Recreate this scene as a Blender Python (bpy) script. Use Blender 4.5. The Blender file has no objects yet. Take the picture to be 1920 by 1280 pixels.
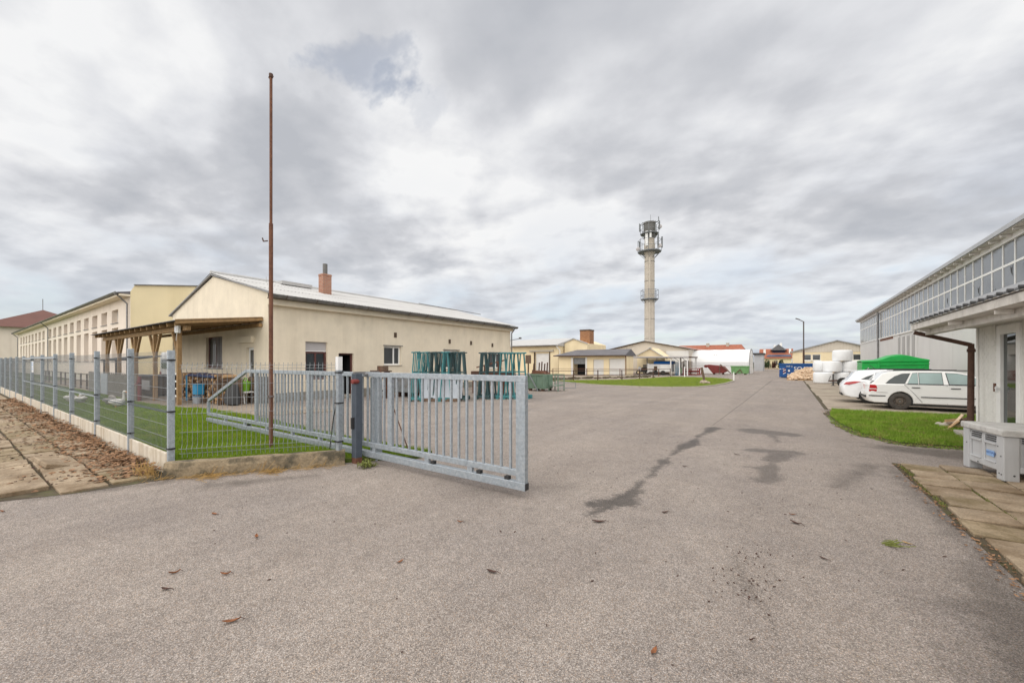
import bpy, bmesh, math, random
import numpy as np
from mathutils import Vector, Matrix
random.seed(7); rng = np.random.default_rng(7)
R = math.radians
scene = bpy.context.scene
COL = scene.collection

# ------------------------------------------------------------------ camera
EYE = 1.8
cam_d = bpy.data.cameras.new('camera'); cam = bpy.data.objects.new('camera', cam_d)
COL.objects.link(cam)
cam.location = (0, 0, EYE)
cam.rotation_euler = (R(90), 0, R(34.8))
cam_d.sensor_width = 36; cam_d.lens = 748 / 1920 * 36
cam_d.shift_y = 39 / 1920
cam_d.clip_start = 0.05; cam_d.clip_end = 6000
scene.camera = cam

# ------------------------------------------------------------------ exposure
vs = scene.view_settings
vs.view_transform = 'Standard'; vs.look = 'None'; vs.gamma = 1; vs.use_curve_mapping = False
vs.exposure = 0.3
scene.cycles.max_bounces = 6
scene.cycles.transparent_max_bounces = 8

# ------------------------------------------------------------------ node helpers
class NT:
    def __init__(s, tree): s.t = tree; s.n = tree.nodes; s.l = tree.links
    def new(s, typ, **kw):
        n = s.n.new(typ)
        for k, v in kw.items(): setattr(n, k, v)
        return n
    def link(s, a, b): s.l.new(a, b)
    def put(s, inp, v):
        if isinstance(v, bpy.types.NodeSocket): s.l.new(v, inp)
        else: inp.default_value = v
    def math(s, op, a, b=0.0, c=None, clamp=False):
        n = s.new('ShaderNodeMath', operation=op); n.use_clamp = clamp
        s.put(n.inputs[0], a); s.put(n.inputs[1], b)
        if c is not None: s.put(n.inputs[2], c)
        return n.outputs[0]
    def vmath(s, op, a, b=(0, 0, 0)):
        n = s.new('ShaderNodeVectorMath', operation=op)
        s.put(n.inputs[0], a); s.put(n.inputs[1], b)
        return n.outputs['Value'] if op in ('LENGTH', 'DOT_PRODUCT', 'DISTANCE') else n.outputs[0]
    def noise(s, vec, scale, detail=4, rough=.55, dist=0.0, out='Fac'):
        n = s.new('ShaderNodeTexNoise')
        s.link(vec, n.inputs['Vector'])
        n.inputs['Scale'].default_value = scale; n.inputs['Detail'].default_value = detail
        n.inputs['Roughness'].default_value = rough; n.inputs['Distortion'].default_value = dist
        return n.outputs[out]
    def mapr(s, v, a, b, c=0.0, d=1.0, smooth=False):
        n = s.new('ShaderNodeMapRange')
        if smooth: n.interpolation_type = 'SMOOTHSTEP'
        s.put(n.inputs[0], v)
        for i, x in enumerate((a, b, c, d)): s.put(n.inputs[i + 1], x)
        return n.outputs[0]
    def mix(s, f, a, b, blend='MIX'):
        n = s.new('ShaderNodeMix', data_type='RGBA', blend_type=blend)
        n.clamp_factor = True
        s.put(n.inputs[0], f)
        for i, v in ((6, a), (7, b)):
            if not isinstance(v, bpy.types.NodeSocket) and len(v) == 3: v = (*v, 1)
            s.put(n.inputs[i], v)
        return n.outputs[2]

# ------------------------------------------------------------------ sky
SUN_EL, SUN_AZ = 46, 184            # azimuth clockwise from +Y: veiled light from behind the camera
world = bpy.data.worlds.new('World'); scene.world = world
world.use_nodes = True
w = NT(world.node_tree); w.n.clear()
out = w.new('ShaderNodeOutputWorld'); bg = w.new('ShaderNodeBackground')
w.link(bg.outputs[0], out.inputs[0]); bg.inputs['Strength'].default_value = 0.1
sky = w.new('ShaderNodeTexSky', sky_type='NISHITA'); sky.sun_disc = False
sky.sun_elevation = R(SUN_EL); sky.sun_rotation = R(SUN_AZ)
d = w.vmath('NORMALIZE', w.new('ShaderNodeTexCoord').outputs['Generated'])
sep = w.new('ShaderNodeSeparateXYZ'); w.link(d, sep.inputs[0])
zz = w.math('ADD', w.math('MAXIMUM', sep.outputs[2], 0.0), 0.22)
cb = w.new('ShaderNodeCombineXYZ')
w.put(cb.inputs[0], w.math('DIVIDE', sep.outputs[0], zz)); w.put(cb.inputs[1], w.math('DIVIDE', sep.outputs[1], zz))
w.put(cb.inputs[2], 3.7)
mp = w.new('ShaderNodeMapping'); w.link(cb.outputs[0], mp.inputs[0])
mp.inputs['Rotation'].default_value = (0, 0, R(-20)); mp.inputs['Scale'].default_value = (1.0, 1.12, 1)
big = w.noise(mp.outputs[0], 0.8, 3, .5, .2)
med = w.noise(mp.outputs[0], 1.7, 8, .47, .15)
fin = w.noise(mp.outputs[0], 5.0, 7, .52, .15)
wob = w.vmath('SCALE', w.vmath('SUBTRACT', w.noise(d, 3.2, 6, .6, .2, out='Color'), (.5, .5, .5))); wob.node.inputs['Scale'].default_value = .55
dw = w.vmath('NORMALIZE', w.vmath('ADD', d, wob))
off = w.new('ShaderNodeVectorMath', operation='ADD'); w.link(mp.outputs[0], off.inputs[0]); off.inputs[1].default_value = (-.05, -.10, 0)
med2 = w.noise(off.outputs[0], 1.7, 8, .47, .15); fin2 = w.noise(off.outputs[0], 5.0, 7, .52, .15)
lowz = w.mapr(sep.outputs[2], .16, .70, 1, .38, True)
relief = w.math('MULTIPLY', lowz, w.math('ADD', w.math('MULTIPLY', w.math('SUBTRACT', med, med2), .85), w.math('MULTIPLY', w.math('SUBTRACT', fin, fin2), .25)))
fin = w.math('ADD', w.math('MULTIPLY', w.math('SUBTRACT', fin, .5), lowz), .5)
def blob(vec, width, amp):
    v = Vector(vec).normalized()
    dd = w.vmath('DOT_PRODUCT', dw, tuple(v))
    return w.math('MULTIPLY', w.mapr(dd, math.cos(R(width)), 1.0, 0, 1, True), amp)
acc = w.math('ADD', relief, w.math('ADD', w.math('MULTIPLY_ADD', big, .46, .075), w.math('ADD', w.math('MULTIPLY', med, .66), w.math('MULTIPLY', fin, .24))))
for vec, wd, amp in (((-1.45, .55, .62), 20, -.12), ((-1.30, .72, .50), 15, -.05), ((-1.62, .13, .80), 20, .10),
                     ((-.35, 1.0, .85), 26, -.07), ((-.62, .83, .52), 15, .045), ((.35, 1.2, .62), 20, -.05),
                     ((-1.3, .8, .26), 12, .08), ((-.35, 1.1, .1), 12, .08), ((-.95, .85, .62), 11, .06), ((.6, 1.3, .55), 14, -.06)):
    acc = w.math('ADD', acc, blob(vec, wd, amp))
ramp = w.new('ShaderNodeValToRGB'); w.put(ramp.inputs[0], acc)
e = ramp.color_ramp.elements
e[0].position = .50; e[0].color = (.44, .455, .49, 1)
e[1].position = .90; e[1].color = (.82, .82, .82, 1)
x = e.new(.65); x.color = (.535, .545, .575, 1)
x = e.new(.77); x.color = (.67, .677, .70, 1)
cl = w.new('ShaderNodeVectorMath', operation='SCALE'); w.link(ramp.outputs[0], cl.inputs[0]); cl.inputs['Scale'].default_value = 9.3
# low clouds a little bluer and paler towards the horizon
low = w.mapr(sep.outputs[2], .0, .30, 1, 0, True)
cl2 = w.mix(w.math('MULTIPLY', low, .42), cl.outputs[0], (5.3, 6.0, 6.8))
hole = w.math('ADD', blob((-.862, .625, .745), 5.0, .50), blob((-.79, .69, .66), 3.5, .30))
hole = w.math('MULTIPLY', w.mapr(w.math('ADD', hole, w.math('ADD', w.math('MULTIPLY', med, .9), w.math('MULTIPLY', fin, .35))), .74, 1.50, 0, 1, True), .85)
gaps = w.math('MULTIPLY', w.mapr(w.math('ADD', med, w.math('MULTIPLY', fin, .3)), .60, .82, 0, 1, True), w.mapr(sep.outputs[2], .05, .42, 1, .1, True))
fac = w.math('MAXIMUM', hole, w.math('MULTIPLY', gaps, .42))
w.link(w.mix(fac, cl2, sky.outputs[0]), bg.inputs['Color'])

sun_d = bpy.data.lights.new('sun', 'SUN'); sun = bpy.data.objects.new('sun', sun_d); COL.objects.link(sun)
sun_d.energy = 3.2; sun_d.angle = R(140); sun_d.color = (1.0, .95, .87)
sun.rotation_euler = (R(90 - SUN_EL), 0, R(180 - SUN_AZ)); sun.location = (-20, -30, 40)

# ------------------------------------------------------------------ materials
def srgb(r, g, b):
    f = lambda c: (c / 255 / 12.92) if c / 255 <= .04045 else ((c / 255 + .055) / 1.055) ** 2.4
    return (f(r), f(g), f(b))
MATS = {}
def M(name, col, rough=.7, var=.10, vs=2.0, bump=0.0, bs=60.0, metal=0.0, dirt=None, streak=None, spec=.4, coat=0, grain=0):
    """surface colour with soft variation, fine relief and optional dirt; dirt = (colour, scale, lo, hi, amount)"""
    m = bpy.data.materials.new(name); m.use_nodes = True
    t = NT(m.node_tree); p = t.n['Principled BSDF']
    pos = t.new('ShaderNodeNewGeometry').outputs['Position']
    n1 = t.noise(pos, vs, 6, .6)
    c = t.mix(t.mapr(n1, .3, .7), tuple(x * (1 - var) for x in col), tuple(min(1, x * (1 + var)) for x in col))
    if grain:
        c = t.mix(t.mapr(t.noise(pos, bs, 3, .6), .3, .7), t.mix(1, c, (1 - grain,) * 3, 'MULTIPLY'), c)
    if streak:           # (colour, horizontal scale, amount): rain marks running down
        mp = t.new('ShaderNodeMapping'); t.link(pos, mp.inputs[0]); mp.inputs['Scale'].default_value = (streak[1], streak[1], streak[1] * .07)
        c = t.mix(t.math('MULTIPLY', t.mapr(t.noise(mp.outputs[0], 1, 5, .65), .46, .70), streak[2]), c, streak[0])
    if dirt:
        c = t.mix(t.math('MULTIPLY', t.mapr(t.noise(pos, dirt[1], 7, .65), dirt[2], dirt[3]), dirt[4]), c, dirt[0])
    t.link(c, p.inputs['Base Color'])
    p.inputs['Roughness'].default_value = rough; p.inputs['Metallic'].default_value = metal
    p.inputs['Specular IOR Level'].default_value = spec
    if coat: p.inputs['Coat Weight'].default_value = coat; p.inputs['Coat Roughness'].default_value = .06
    if bump:
        b = t.new('ShaderNodeBump'); b.inputs['Strength'].default_value = bump; b.inputs['Distance'].default_value = .02
        t.link(t.noise(pos, bs, 4, .6), b.inputs['Height']); t.link(b.outputs[0], p.inputs['Normal'])
    MATS[name] = m
    return m
M('cream_plaster', (.82, .725, .575), .9, .07, 1.2, .6, 38, streak=((.46, .38, .27), 1.6, .22), dirt=((.36, .30, .22), 1.1, .55, .8, .22), grain=.10)
M('pink_plaster', (.76, .665, .58), .9, .04, .8, .15, 30, streak=((.48, .40, .32), 1.2, .25))
M('yellow_plaster', (.82, .70, .45), .9, .04, .6, .15, 30, streak=((.5, .4, .2), .8, .2))
M('warm_yellow_plaster', (.80, .675, .45), .9, .05, .7, .15, 30, streak=((.55, .42, .25), .8, .25))
M('beige_cladding', (.60, .54, .46), .8, .06, .5)
M('plinth_stone', (.24, .22, .19), .9, .2, 6, .4, 30)
M('fibre_cement', (.46, .455, .45), .85, .08, 1.5, .2, 30, dirt=((.28, .27, .25), 3, .5, .75, .35))
M('dark_slate', (.13, .125, .135), .7, .15, 1, .2, 20)
M('zinc', (.22, .215, .215), .5, .2, 4, 0, 60, .5, dirt=((.10, .09, .085), 5, .5, .7, .5))
M('galvanised', (.33, .37, .41), .5, .20, 26, .05, 80, .45, dirt=((.50, .52, .54), 22, .46, .68, .55), streak=((.24, .25, .26), 14, .25))
M('galvanised_post', (.34, .38, .42), .55, .18, 40, .05, 80, .35, dirt=((.56, .6, .64), 22, .5, .7, .5))
M('wire_steel', (.25, .265, .28), .5, .1, 5, 0, 60, .3)
M('dark_post', (.075, .09, .115), .55, .15, 8, .05, 60, .1)
M('rust', (.145, .065, .042), .85, .25, 9, .3, 90, .1, dirt=((.24, .11, .06), 14, .45, .7, .6))
M('rust_dark', (.10, .055, .04), .85, .25, 9, .2, 60, .1)
M('timber', (.33, .205, .095), .75, .22, 5, .15, 40, streak=((.14, .075, .03), 9, .5))
M('timber_dark', (.09, .06, .04), .8, .25, 5, .15, 40)
M('fresh_wood', (.62, .47, .33), .8, .25, 12, .2, 40)
M('bark_wood', (.15, .10, .07), .9, .4, 12, .3, 40)
M('log_end', (.44, .28, .15), .9, .3, 18, .2, 40)
M('concrete', (.47, .43, .37), .9, .10, 2, .25, 60, dirt=((.30, .26, .19), 2.2, .5, .75, .4), grain=.18)
M('concrete_board', (.66, .60, .51), .9, .10, 3, .25, 60, streak=((.30, .21, .11), 7, .8), dirt=((.40, .33, .22), 3, .52, .7, .5), grain=.12)
M('old_curb', (.33, .26, .17), .95, .2, 4, .7, 30, dirt=((.06, .055, .04), 3.5, .47, .62, .85), grain=.35)
M('slab_concrete', (.42, .325, .225), .95, .22, 2.0, .6, 45, dirt=((.17, .115, .065), 2.2, .42, .64, .85), grain=.42)
M('slab_moss', (.37, .285, .185), .95, .22, 2.0, .6, 45, dirt=((.15, .11, .05), 2.4, .43, .64, .9), grain=.4)
M('soil', (.075, .058, .036), .98, .35, 5, .6, 25, dirt=((.10, .11, .03), 4, .5, .7, .6))
M('yard_earth', (.32, .26, .205), .95, .2, 3, .4, 30, dirt=((.18, .15, .11), 1.2, .5, .7, .4), grain=.25)
M('terrain_grass', (.10, .13, .045), .95, .25, .2)
M('white_paint', (.82, .81, .79), .5, .04, 3, dirt=((.5, .47, .42), 5, .6, .8, .35))
M('white_plastic', (.74, .74, .74), .4, .03, 3)
M('white_gate', (.70, .69, .67), .5, .05, 1)
M('painted_brick', (.80, .78, .745), .75, .05, 3, .3, 18, streak=((.36, .32, .27), 3, .35), grain=.1)
M('hall_panel', (.62, .61, .595), .6, .05, .5, streak=((.45, .44, .43), .7, .18))
M('hall_dark_panel', (.36, .35, .34), .6, .08, .8)
M('hall_frame', (.80, .79, .77), .5, .04, 2)
M('roof_edge', (.42, .43, .45), .5, .08, 1)
M('soffit', (.62, .59, .55), .8, .12, 3, dirt=((.22, .19, .15), 4, .5, .75, .5))
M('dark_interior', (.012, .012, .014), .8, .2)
M('shade_interior', (.05, .05, .055), .8, .3, 2)
M('shutter_grey', (.42, .40, .40), .6, .05, 3)
M('maroon', (.11, .045, .04), .6, .15, 4)
M('brick_red', (.36, .165, .10), .9, .25, 10, .3, 30)
M('roof_tile_red', (.30, .105, .062), .85, .18, 1.2, .2, 8)
M('roof_tile_brown', (.135, .058, .045), .8, .12, .7, .2, 6)
M('solar', (.055, .06, .10), .25, .1, 2)
M('teal_paint', (.05, .205, .22), .55, .2, 4, dirt=((.10, .075, .05), 7, .55, .75, .5))
M('dark_teal_paint', (.035, .085, .092), .55, .25, 4, dirt=((.12, .08, .05), 7, .5, .7, .5))
M('sheet_metal', (.37, .40, .44), .5, .08, 3, 0, 60, .2)
M('skip_grey', (.22, .23, .24), .6, .2, 4, dirt=((.13, .09, .06), 5, .52, .7, .6))
M('skip_green', (.15, .23, .17), .6, .15, 4, dirt=((.2, .15, .1), 5, .55, .75, .5))
M('bright_green', (.006, .36, .06), .38, .1, 2, dirt=((.02, .16, .03), 3, .5, .7, .4))
M('mid_green', (.16, .33, .13), .6, .12, 3)
M('lime_plastic', (.20, .42, .035), .4, .06, 4)
M('blue_paint', (.006, .075, .26), .5, .15, 3, dirt=((.04, .06, .12), 3, .55, .75, .4))
M('blue_plastic', (.03, .27, .50), .45, .1, 3)
M('blue_tarp', (.05, .07, .16), .5, .2, 5, .3, 20)
M('red_paint', (.26, .035, .03), .6, .15, 4, dirt=((.2, .07, .05), 5, .5, .7, .5))
M('hopper_red', (.19, .035, .03), .6, .15, 4)
M('bale_wrap', (.78, .79, .80), .32, .03, 2, .35, 7)
M('car_white', (.74, .735, .72), .25, .015, 1, coat=.6, dirt=((.50, .45, .38), 3, .62, .85, .3))
M('car_white_clean', (.80, .81, .82), .2, .01, 1, coat=.8)
M('black_rubber', (.025, .025, .025), .85, .2, 8)
M('dirty_rubber', (.07, .062, .055), .9, .25, 8)
M('black_plastic', (.03, .03, .032), .5, .1, 8)
M('rim_steel', (.13, .105, .085), .7, .2, 12, metal=.2)
M('rim_alloy', (.52, .53, .55), .35, .05, 12, metal=.6)
M('tail_red', (.40, .012, .015), .15, .1, 8, coat=.6)
M('lens_white', (.70, .66, .64), .2, .05, 8, coat=.6)
M('box_plastic', (.46, .465, .475), .5, .05, 2.5, .08, 40, streak=((.26, .25, .24), 4, .3))
M('box_dark', (.05, .05, .052), .7)
M('lid_grey', (.50, .49, .47), .75, .12, 6, .3, 25, dirt=((.24, .22, .2), 8, .5, .7, .5))
M('sticker_blue', (.25, .40, .66), .5, .15, 30)
M('ink_blue', (.02, .06, .22), .6)
M('leaf_brown', (.24, .095, .04), .8, .45, 14)
M('leaf_litter', (.25, .14, .075), .85, .75, 16)
M('leaf_dark', (.07, .035, .025), .8, .3, 14)
M('dry_grass', (.42, .27, .10), .85, .35, 14)
M('weed_green', (.17, .19, .045), .8, .3, 14)
M('goose_white', (.72, .70, .66), .8, .05, 8)
M('goose_grey', (.34, .31, .28), .8, .2, 8)
M('beak_orange', (.62, .26, .05), .5)
M('tent_white', (.74, .74, .74), .55, .02, .5)
M('tent_seam', (.50, .50, .52), .6)
M('tower_concrete', (.46, .41, .35), .9, .09, 1.2, .2, 20, streak=((.32, .28, .24), 1.2, .35))
M('tower_steel', (.17, .18, .19), .55, .15, 3, metal=.3)
M('tower_dark', (.15, .145, .14), .7, .15, 2)
M('hedge', (.045, .075, .025), .9, .4, 6)
M('hedge_red', (.13, .05, .03), .9, .4, 6)
M('stone', (.40, .33, .25), .9, .25, 3, .4, 12)
M('lamp_metal', (.10, .085, .08), .6, .2, 3)
def glass(name, col, rough=.06, spec=.6):
    m = bpy.data.materials.new(name); m.use_nodes = True
    t = NT(m.node_tree); p = t.n['Principled BSDF']
    pos = t.new('ShaderNodeNewGeometry').outputs['Position']
    t.link(t.mix(t.mapr(t.noise(pos, .8, 4), .35, .65), tuple(c * .8 for c in col), tuple(c * 1.2 for c in col)), p.inputs['Base Color'])
    p.inputs['Roughness'].default_value = rough; p.inputs['Specular IOR Level'].default_value = spec
    MATS[name] = m
glass('window_glass', (.05, .055, .06))
glass('hall_glass', (.13, .135, .14), .12, .8)
glass('hall_b_glass', (.30, .27, .24), .2, .5)
glass('car_glass', (.025, .035, .035), .04, .6)
glass('car_rear_glass', (.02, .025, .028), .12, .2)
glass('car_glass_reflection', (.20, .285, .275), .03, .8)  # pale teal reflection put into the colour of the side glass

def brick_mat(name, c1, c2, mortar, bw, bh):
    m = bpy.data.materials.new(name); m.use_nodes = True
    t = NT(m.node_tree); p = t.n['Principled BSDF']
    tc = t.new('ShaderNodeNewGeometry').outputs['Position']
    s = t.new('ShaderNodeSeparateXYZ'); t.link(tc, s.inputs[0])
    c = t.new('ShaderNodeCombineXYZ'); t.put(c.inputs[0], t.math('ADD', s.outputs[0], s.outputs[1])); t.put(c.inputs[1], s.outputs[2])
    b = t.new('ShaderNodeTexBrick'); t.link(c.outputs[0], b.inputs['Vector'])
    b.inputs['Color1'].default_value = (*c1, 1); b.inputs['Color2'].default_value = (*c2, 1); b.inputs['Mortar'].default_value = (*mortar, 1)
    b.inputs['Scale'].default_value = 1; b.inputs['Brick Width'].default_value = bw; b.inputs['Row Height'].default_value = bh
    b.inputs['Mortar Size'].default_value = .012
    t.link(b.outputs[0], p.inputs['Base Color']); p.inputs['Roughness'].default_value = .9
    bp = t.new('ShaderNodeBump'); bp.inputs['Distance'].default_value = .01; bp.invert = True
    t.link(b.outputs['Fac'], bp.inputs['Height']); t.link(bp.outputs[0], p.inputs['Normal'])
    MATS[name] = m
brick_mat('chimney_brick', (.36, .13, .075), (.46, .21, .13), (.36, .30, .25), .26, .08)
brick_mat('old_chimney_brick', (.30, .12, .05), (.42, .20, .09), (.25, .16, .10), .26, .08)

def asphalt_mat():
    m = bpy.data.materials.new('asphalt'); m.use_nodes = True
    t = NT(m.node_tree); p = t.n['Principled BSDF']
    pos = t.new('ShaderNodeNewGeometry').outputs['Position']
    v = t.new('ShaderNodeTexVoronoi'); t.link(pos, v.inputs['Vector']); v.inputs['Scale'].default_value = 150
    s = t.new('ShaderNodeSeparateColor'); t.link(v.outputs['Color'], s.inputs[0])
    rp = t.new('ShaderNodeValToRGB'); t.link(s.outputs[0], rp.inputs[0])
    el = rp.color_ramp.elements
    el[0].position = 0; el[0].color = (.14, .124, .114, 1)
    el[1].position = 1; el[1].color = (.56, .512, .478, 1)
    q = el.new(.3); q.color = (.27, .238, .217, 1)
    q = el.new(.75); q.color = (.395, .352, .324, 1)
    c = rp.outputs[0]
    c = t.mix(t.mapr(s.outputs[1], .85, .95, 0, .6), c, (.42, .30, .21))
    gaps = t.mapr(v.outputs['Distance'], .35, .75, 0, .55)
    c = t.mix(gaps, c, (.15, .13, .115))
    for sc_, am in ((30, .075), (9, .05)):
        v2 = t.new('ShaderNodeTexVoronoi'); t.link(pos, v2.inputs['Vector']); v2.inputs['Scale'].default_value = sc_
        s2 = t.new('ShaderNodeSeparateColor'); t.link(v2.outputs['Color'], s2.inputs[0])
        k_ = t.mapr(s2.outputs[0], 0, 1, 1 - am, 1 + am); cc = t.new('ShaderNodeCombineColor')
        for i_ in range(3): t.link(k_, cc.inputs[i_])
        c = t.mix(1, c, cc.outputs[0], 'MULTIPLY')
    lane = t.new('ShaderNodeMapping'); t.link(pos, lane.inputs[0]); lane.inputs['Scale'].default_value = (.9, .10, 1)
    c = t.mix(t.mapr(t.noise(lane.outputs[0], 1, 4, .6), .35, .65), t.mix(1, c, (.90, .89, .89), 'MULTIPLY'), t.mix(1, c, (1.05, 1.05, 1.05), 'MULTIPLY'))
    wide = t.noise(pos, .45, 5, .6)
    c = t.mix(t.mapr(wide, .35, .65), t.mix(1, c, (.86, .85, .85), 'MULTIPLY'), t.mix(1, c, (1.04, 1.02, .99), 'MULTIPLY'))
    mid = t.noise(pos, 3.5, 5, .6)
    c = t.mix(t.mapr(mid, .35, .7, 0, .25), c, t.mix(1, c, (.72, .70, .68), 'MULTIPLY'))
    # wet hollows and stains: distance to segments on the ground, edges broken up by noise
    flat = t.vmath('MULTIPLY', pos, (1, 1, 0))
    def seg(a, b, r0, r1):
        ab = (b[0] - a[0], b[1] - a[1], 0); L2 = ab[0] ** 2 + ab[1] ** 2 + 1e-9
        ap = t.vmath('SUBTRACT', flat, (*a, 0))
        h = t.math('DIVIDE', t.vmath('DOT_PRODUCT', ap, ab), L2, clamp=True)
        sc = t.new('ShaderNodeVectorMath', operation='SCALE'); sc.inputs[0].default_value = ab; t.link(h, sc.inputs['Scale'])
        dd = t.vmath('DISTANCE', ap, sc.outputs[0])
        return t.math('SUBTRACT', dd, t.math('MULTIPLY_ADD', h, r1 - r0, r0))
    def union(segs):
        o = None
        for sg in segs:
            k = seg(*sg); o = k if o is None else t.math('SMOOTH_MIN', o, k, .15)
        return o
    nb = t.math('MULTIPLY', t.math('SUBTRACT', t.noise(pos, 2.2, 8, .7), .5), .55)
    nf = t.math('MULTIPLY', t.math('SUBTRACT', t.noise(pos, 17, 6, .75), .5), .40)
    wet = union([((-2.02, 4.72), (-1.70, 5.1), .08, .15), ((-1.80, 5.1), (-1.80, 6.3), .12, .01), ((-1.80, 6.3), (-1.88, 7.5), .01, .07),
                 ((-1.88, 7.5), (-1.86, 8.6), .03, .01), ((-1.86, 8.6), (-1.80, 9.4), .05, .19), ((-1.80, 9.6), (-1.8, 10.9), .08, .02),
                 ((-1.8, 10.9), (-1.68, 12.1), .02, .19), ((-1.95, 4.35), (-1.85, 4.75), .0, .03)])
    wet2 = union([((-.72, 12.2), (-.05, 12.1), .42, .30), ((-.62, 9.55), (.12, 9.75), .16, .18), ((-.1, 9.4), (-.26, 8.7), .22, .12),
                  ((-.26, 8.7), (-.28, 7.2), .04, .17), ((-.62, 7.95), (-.3, 8.0), .02, .09), ((-.35, 11.7), (-.2, 10.9), .08, .02)])
    a1 = t.mapr(t.math('ADD', wet, t.math('ADD', nb, nf)), -.055, .07, 1, 0, True)
    a2 = t.mapr(t.math('ADD', wet2, t.math('ADD', t.math('MULTIPLY', nb, .8), nf)), -.07, .07, 1, 0, True)
    wetm = t.math('MAXIMUM', t.math('MULTIPLY', a1, .86), t.math('MULTIPLY', a2, .60))
    # dampness by the planted strip and along the slab edge, faint drip marks in the lane
    damp = union([((1.75, 11.4), (3.6, 11.2), .30, .80), ((1.40, 9.4), (1.50, 4.9), .04, .05), ((1.40, 5.2), (1.30, 4.3), .08, .26), ((1.30, 4.3), (1.15, 3.4), .26, .20),
                  ((-7.0, 2.2), (-6.2, 3.4), .12, .04), ((-8.2, .9), (-7.7, 1.9), .16, .05), ((.55, 7.4), (1.2, 9.3), .02, .14)])
    a3 = t.math('MULTIPLY', t.mapr(t.math('ADD', damp, t.math('ADD', t.math('MULTIPLY', nb, 1.3), nf)), -.22, .22, 1, 0, True), .62)
    drip = union([((-.40, 4.2), (-.28, 3.7), .06, .09), ((-.28, 3.7), (-.05, 3.2), .10, .02), ((-.3, 6.2), (-.4, 4.6), .02, .02)])
    a4 = t.math('MULTIPLY', t.mapr(t.math('ADD', drip, t.math('MULTIPLY', t.math('SUBTRACT', t.noise(pos, 26, 4, .7), .42), .9)), -.05, .07, 1, 0, True), .42)
    patch = union([((-2.7, 5.2), (-3.6, 4.3), .05, .12)])
    a5 = t.math('MULTIPLY', t.mapr(t.math('ADD', patch, nb), -.2, .35, 1, 0, True), .25)
    # open joints between paving lanes
    jn = t.math('MULTIPLY', t.math('SUBTRACT', t.noise(pos, 1.6, 6, .7), .5), .12)
    joint = union([((-5.35, 7.2), (-5.3, 14.5), .008, .008), ((-5.3, 14.5), (-4.95, 24), .010, .012), ((-1.8, 12.6), (-1.7, 20), .012, .02), ((-1.7, 20), (-1.4, 50), .02, .05),
                   ((-19, 17.0), (-5, 16.4), .006, .006), ((-5, 27.4), (1.2, 25.7), .01, .02), ((-9, 11.5), (-5, 12.2), .004, .004)])
    a6 = t.math('MULTIPLY', t.mapr(t.math('ADD', joint, t.math('ABSOLUTE', jn)), .0, .022, 1, 0, True), .38)
    dark = t.math('MAXIMUM', t.math('MAXIMUM', t.math('MAXIMUM', wetm, a3), t.math('MAXIMUM', a4, a5)), a6)
    c = t.mix(dark, c, t.mix(1, c, (.24, .235, .23), 'MULTIPLY'))
    t.link(c, p.inputs['Base Color'])
    t.put(p.inputs['Roughness'], t.mapr(wetm, 0, 1, .88, .55)); p.inputs['Specular IOR Level'].default_value = .3
    b = t.new('ShaderNodeBump'); b.inputs['Strength'].default_value = .55; b.inputs['Distance'].default_value = .006; b.invert = True
    t.link(v.outputs['Distance'], b.inputs['Height']); t.link(b.outputs[0], p.inputs['Normal'])
    MATS['asphalt'] = m
asphalt_mat()

def apron_mat():
    m = bpy.data.materials.new('apron_concrete'); m.use_nodes = True
    t = NT(m.node_tree); p = t.n['Principled BSDF']
    pos = t.new('ShaderNodeNewGeometry').outputs['Position']
    c = t.mix(t.mapr(t.noise(pos, .6, 6, .6), .3, .7), (.28, .225, .17), (.42, .355, .28))
    c = t.mix(t.mapr(t.noise(pos, 40, 3, .6), .3, .7, 0, .5), c, t.mix(1, c, (.6, .6, .6), 'MULTIPLY'))
    c = t.mix(t.mapr(t.noise(pos, 1.3, 7, .7), .52, .7, 0, .7), c, (.13, .10, .08))
    t.link(c, p.inputs['Base Color']); p.inputs['Roughness'].default_value = .9
    MATS['apron_concrete'] = m
apron_mat()

def grass_mat(name, c0, c1, dry):
    m = bpy.data.materials.new(name); m.use_nodes = True
    t = NT(m.node_tree); p = t.n['Principled BSDF']
    pos = t.new('ShaderNodeNewGeometry').outputs['Position']
    c = t.mix(t.mapr(t.noise(pos, 1.3, 5, .6), .3, .7), c0, c1)
    f = t.noise(pos, 60, 2, .6)
    c = t.mix(t.mapr(f, .3, .7), t.mix(1, c, (.6, .65, .55), 'MULTIPLY'), c)
    c = t.mix(t.mapr(t.noise(pos, 1.9, 8, .75), .50, .72, 0, .75), c, dry)
    c = t.mix(t.mapr(t.noise(pos, 7, 4, .7), .55, .75, 0, .5), c, t.mix(1, c, (.45, .5, .4), 'MULTIPLY'))
    t.link(c, p.inputs['Base Color']); p.inputs['Roughness'].default_value = .75
    p.inputs['Specular IOR Level'].default_value = .2
    p.inputs['Subsurface Weight'].default_value = 0
    MATS[name] = m
grass_mat('lawn', (.19, .30, .022), (.30, .42, .035), (.34, .34, .07))
grass_mat('lawn_soil', (.07, .10, .02), (.10, .13, .03), (.10, .08, .04))
grass_mat('patch_grass', (.19, .31, .035), (.31, .47, .055), (.42, .33, .13))
grass_mat('island_grass', (.24, .33, .045), (.36, .45, .07), (.40, .36, .12))

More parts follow.
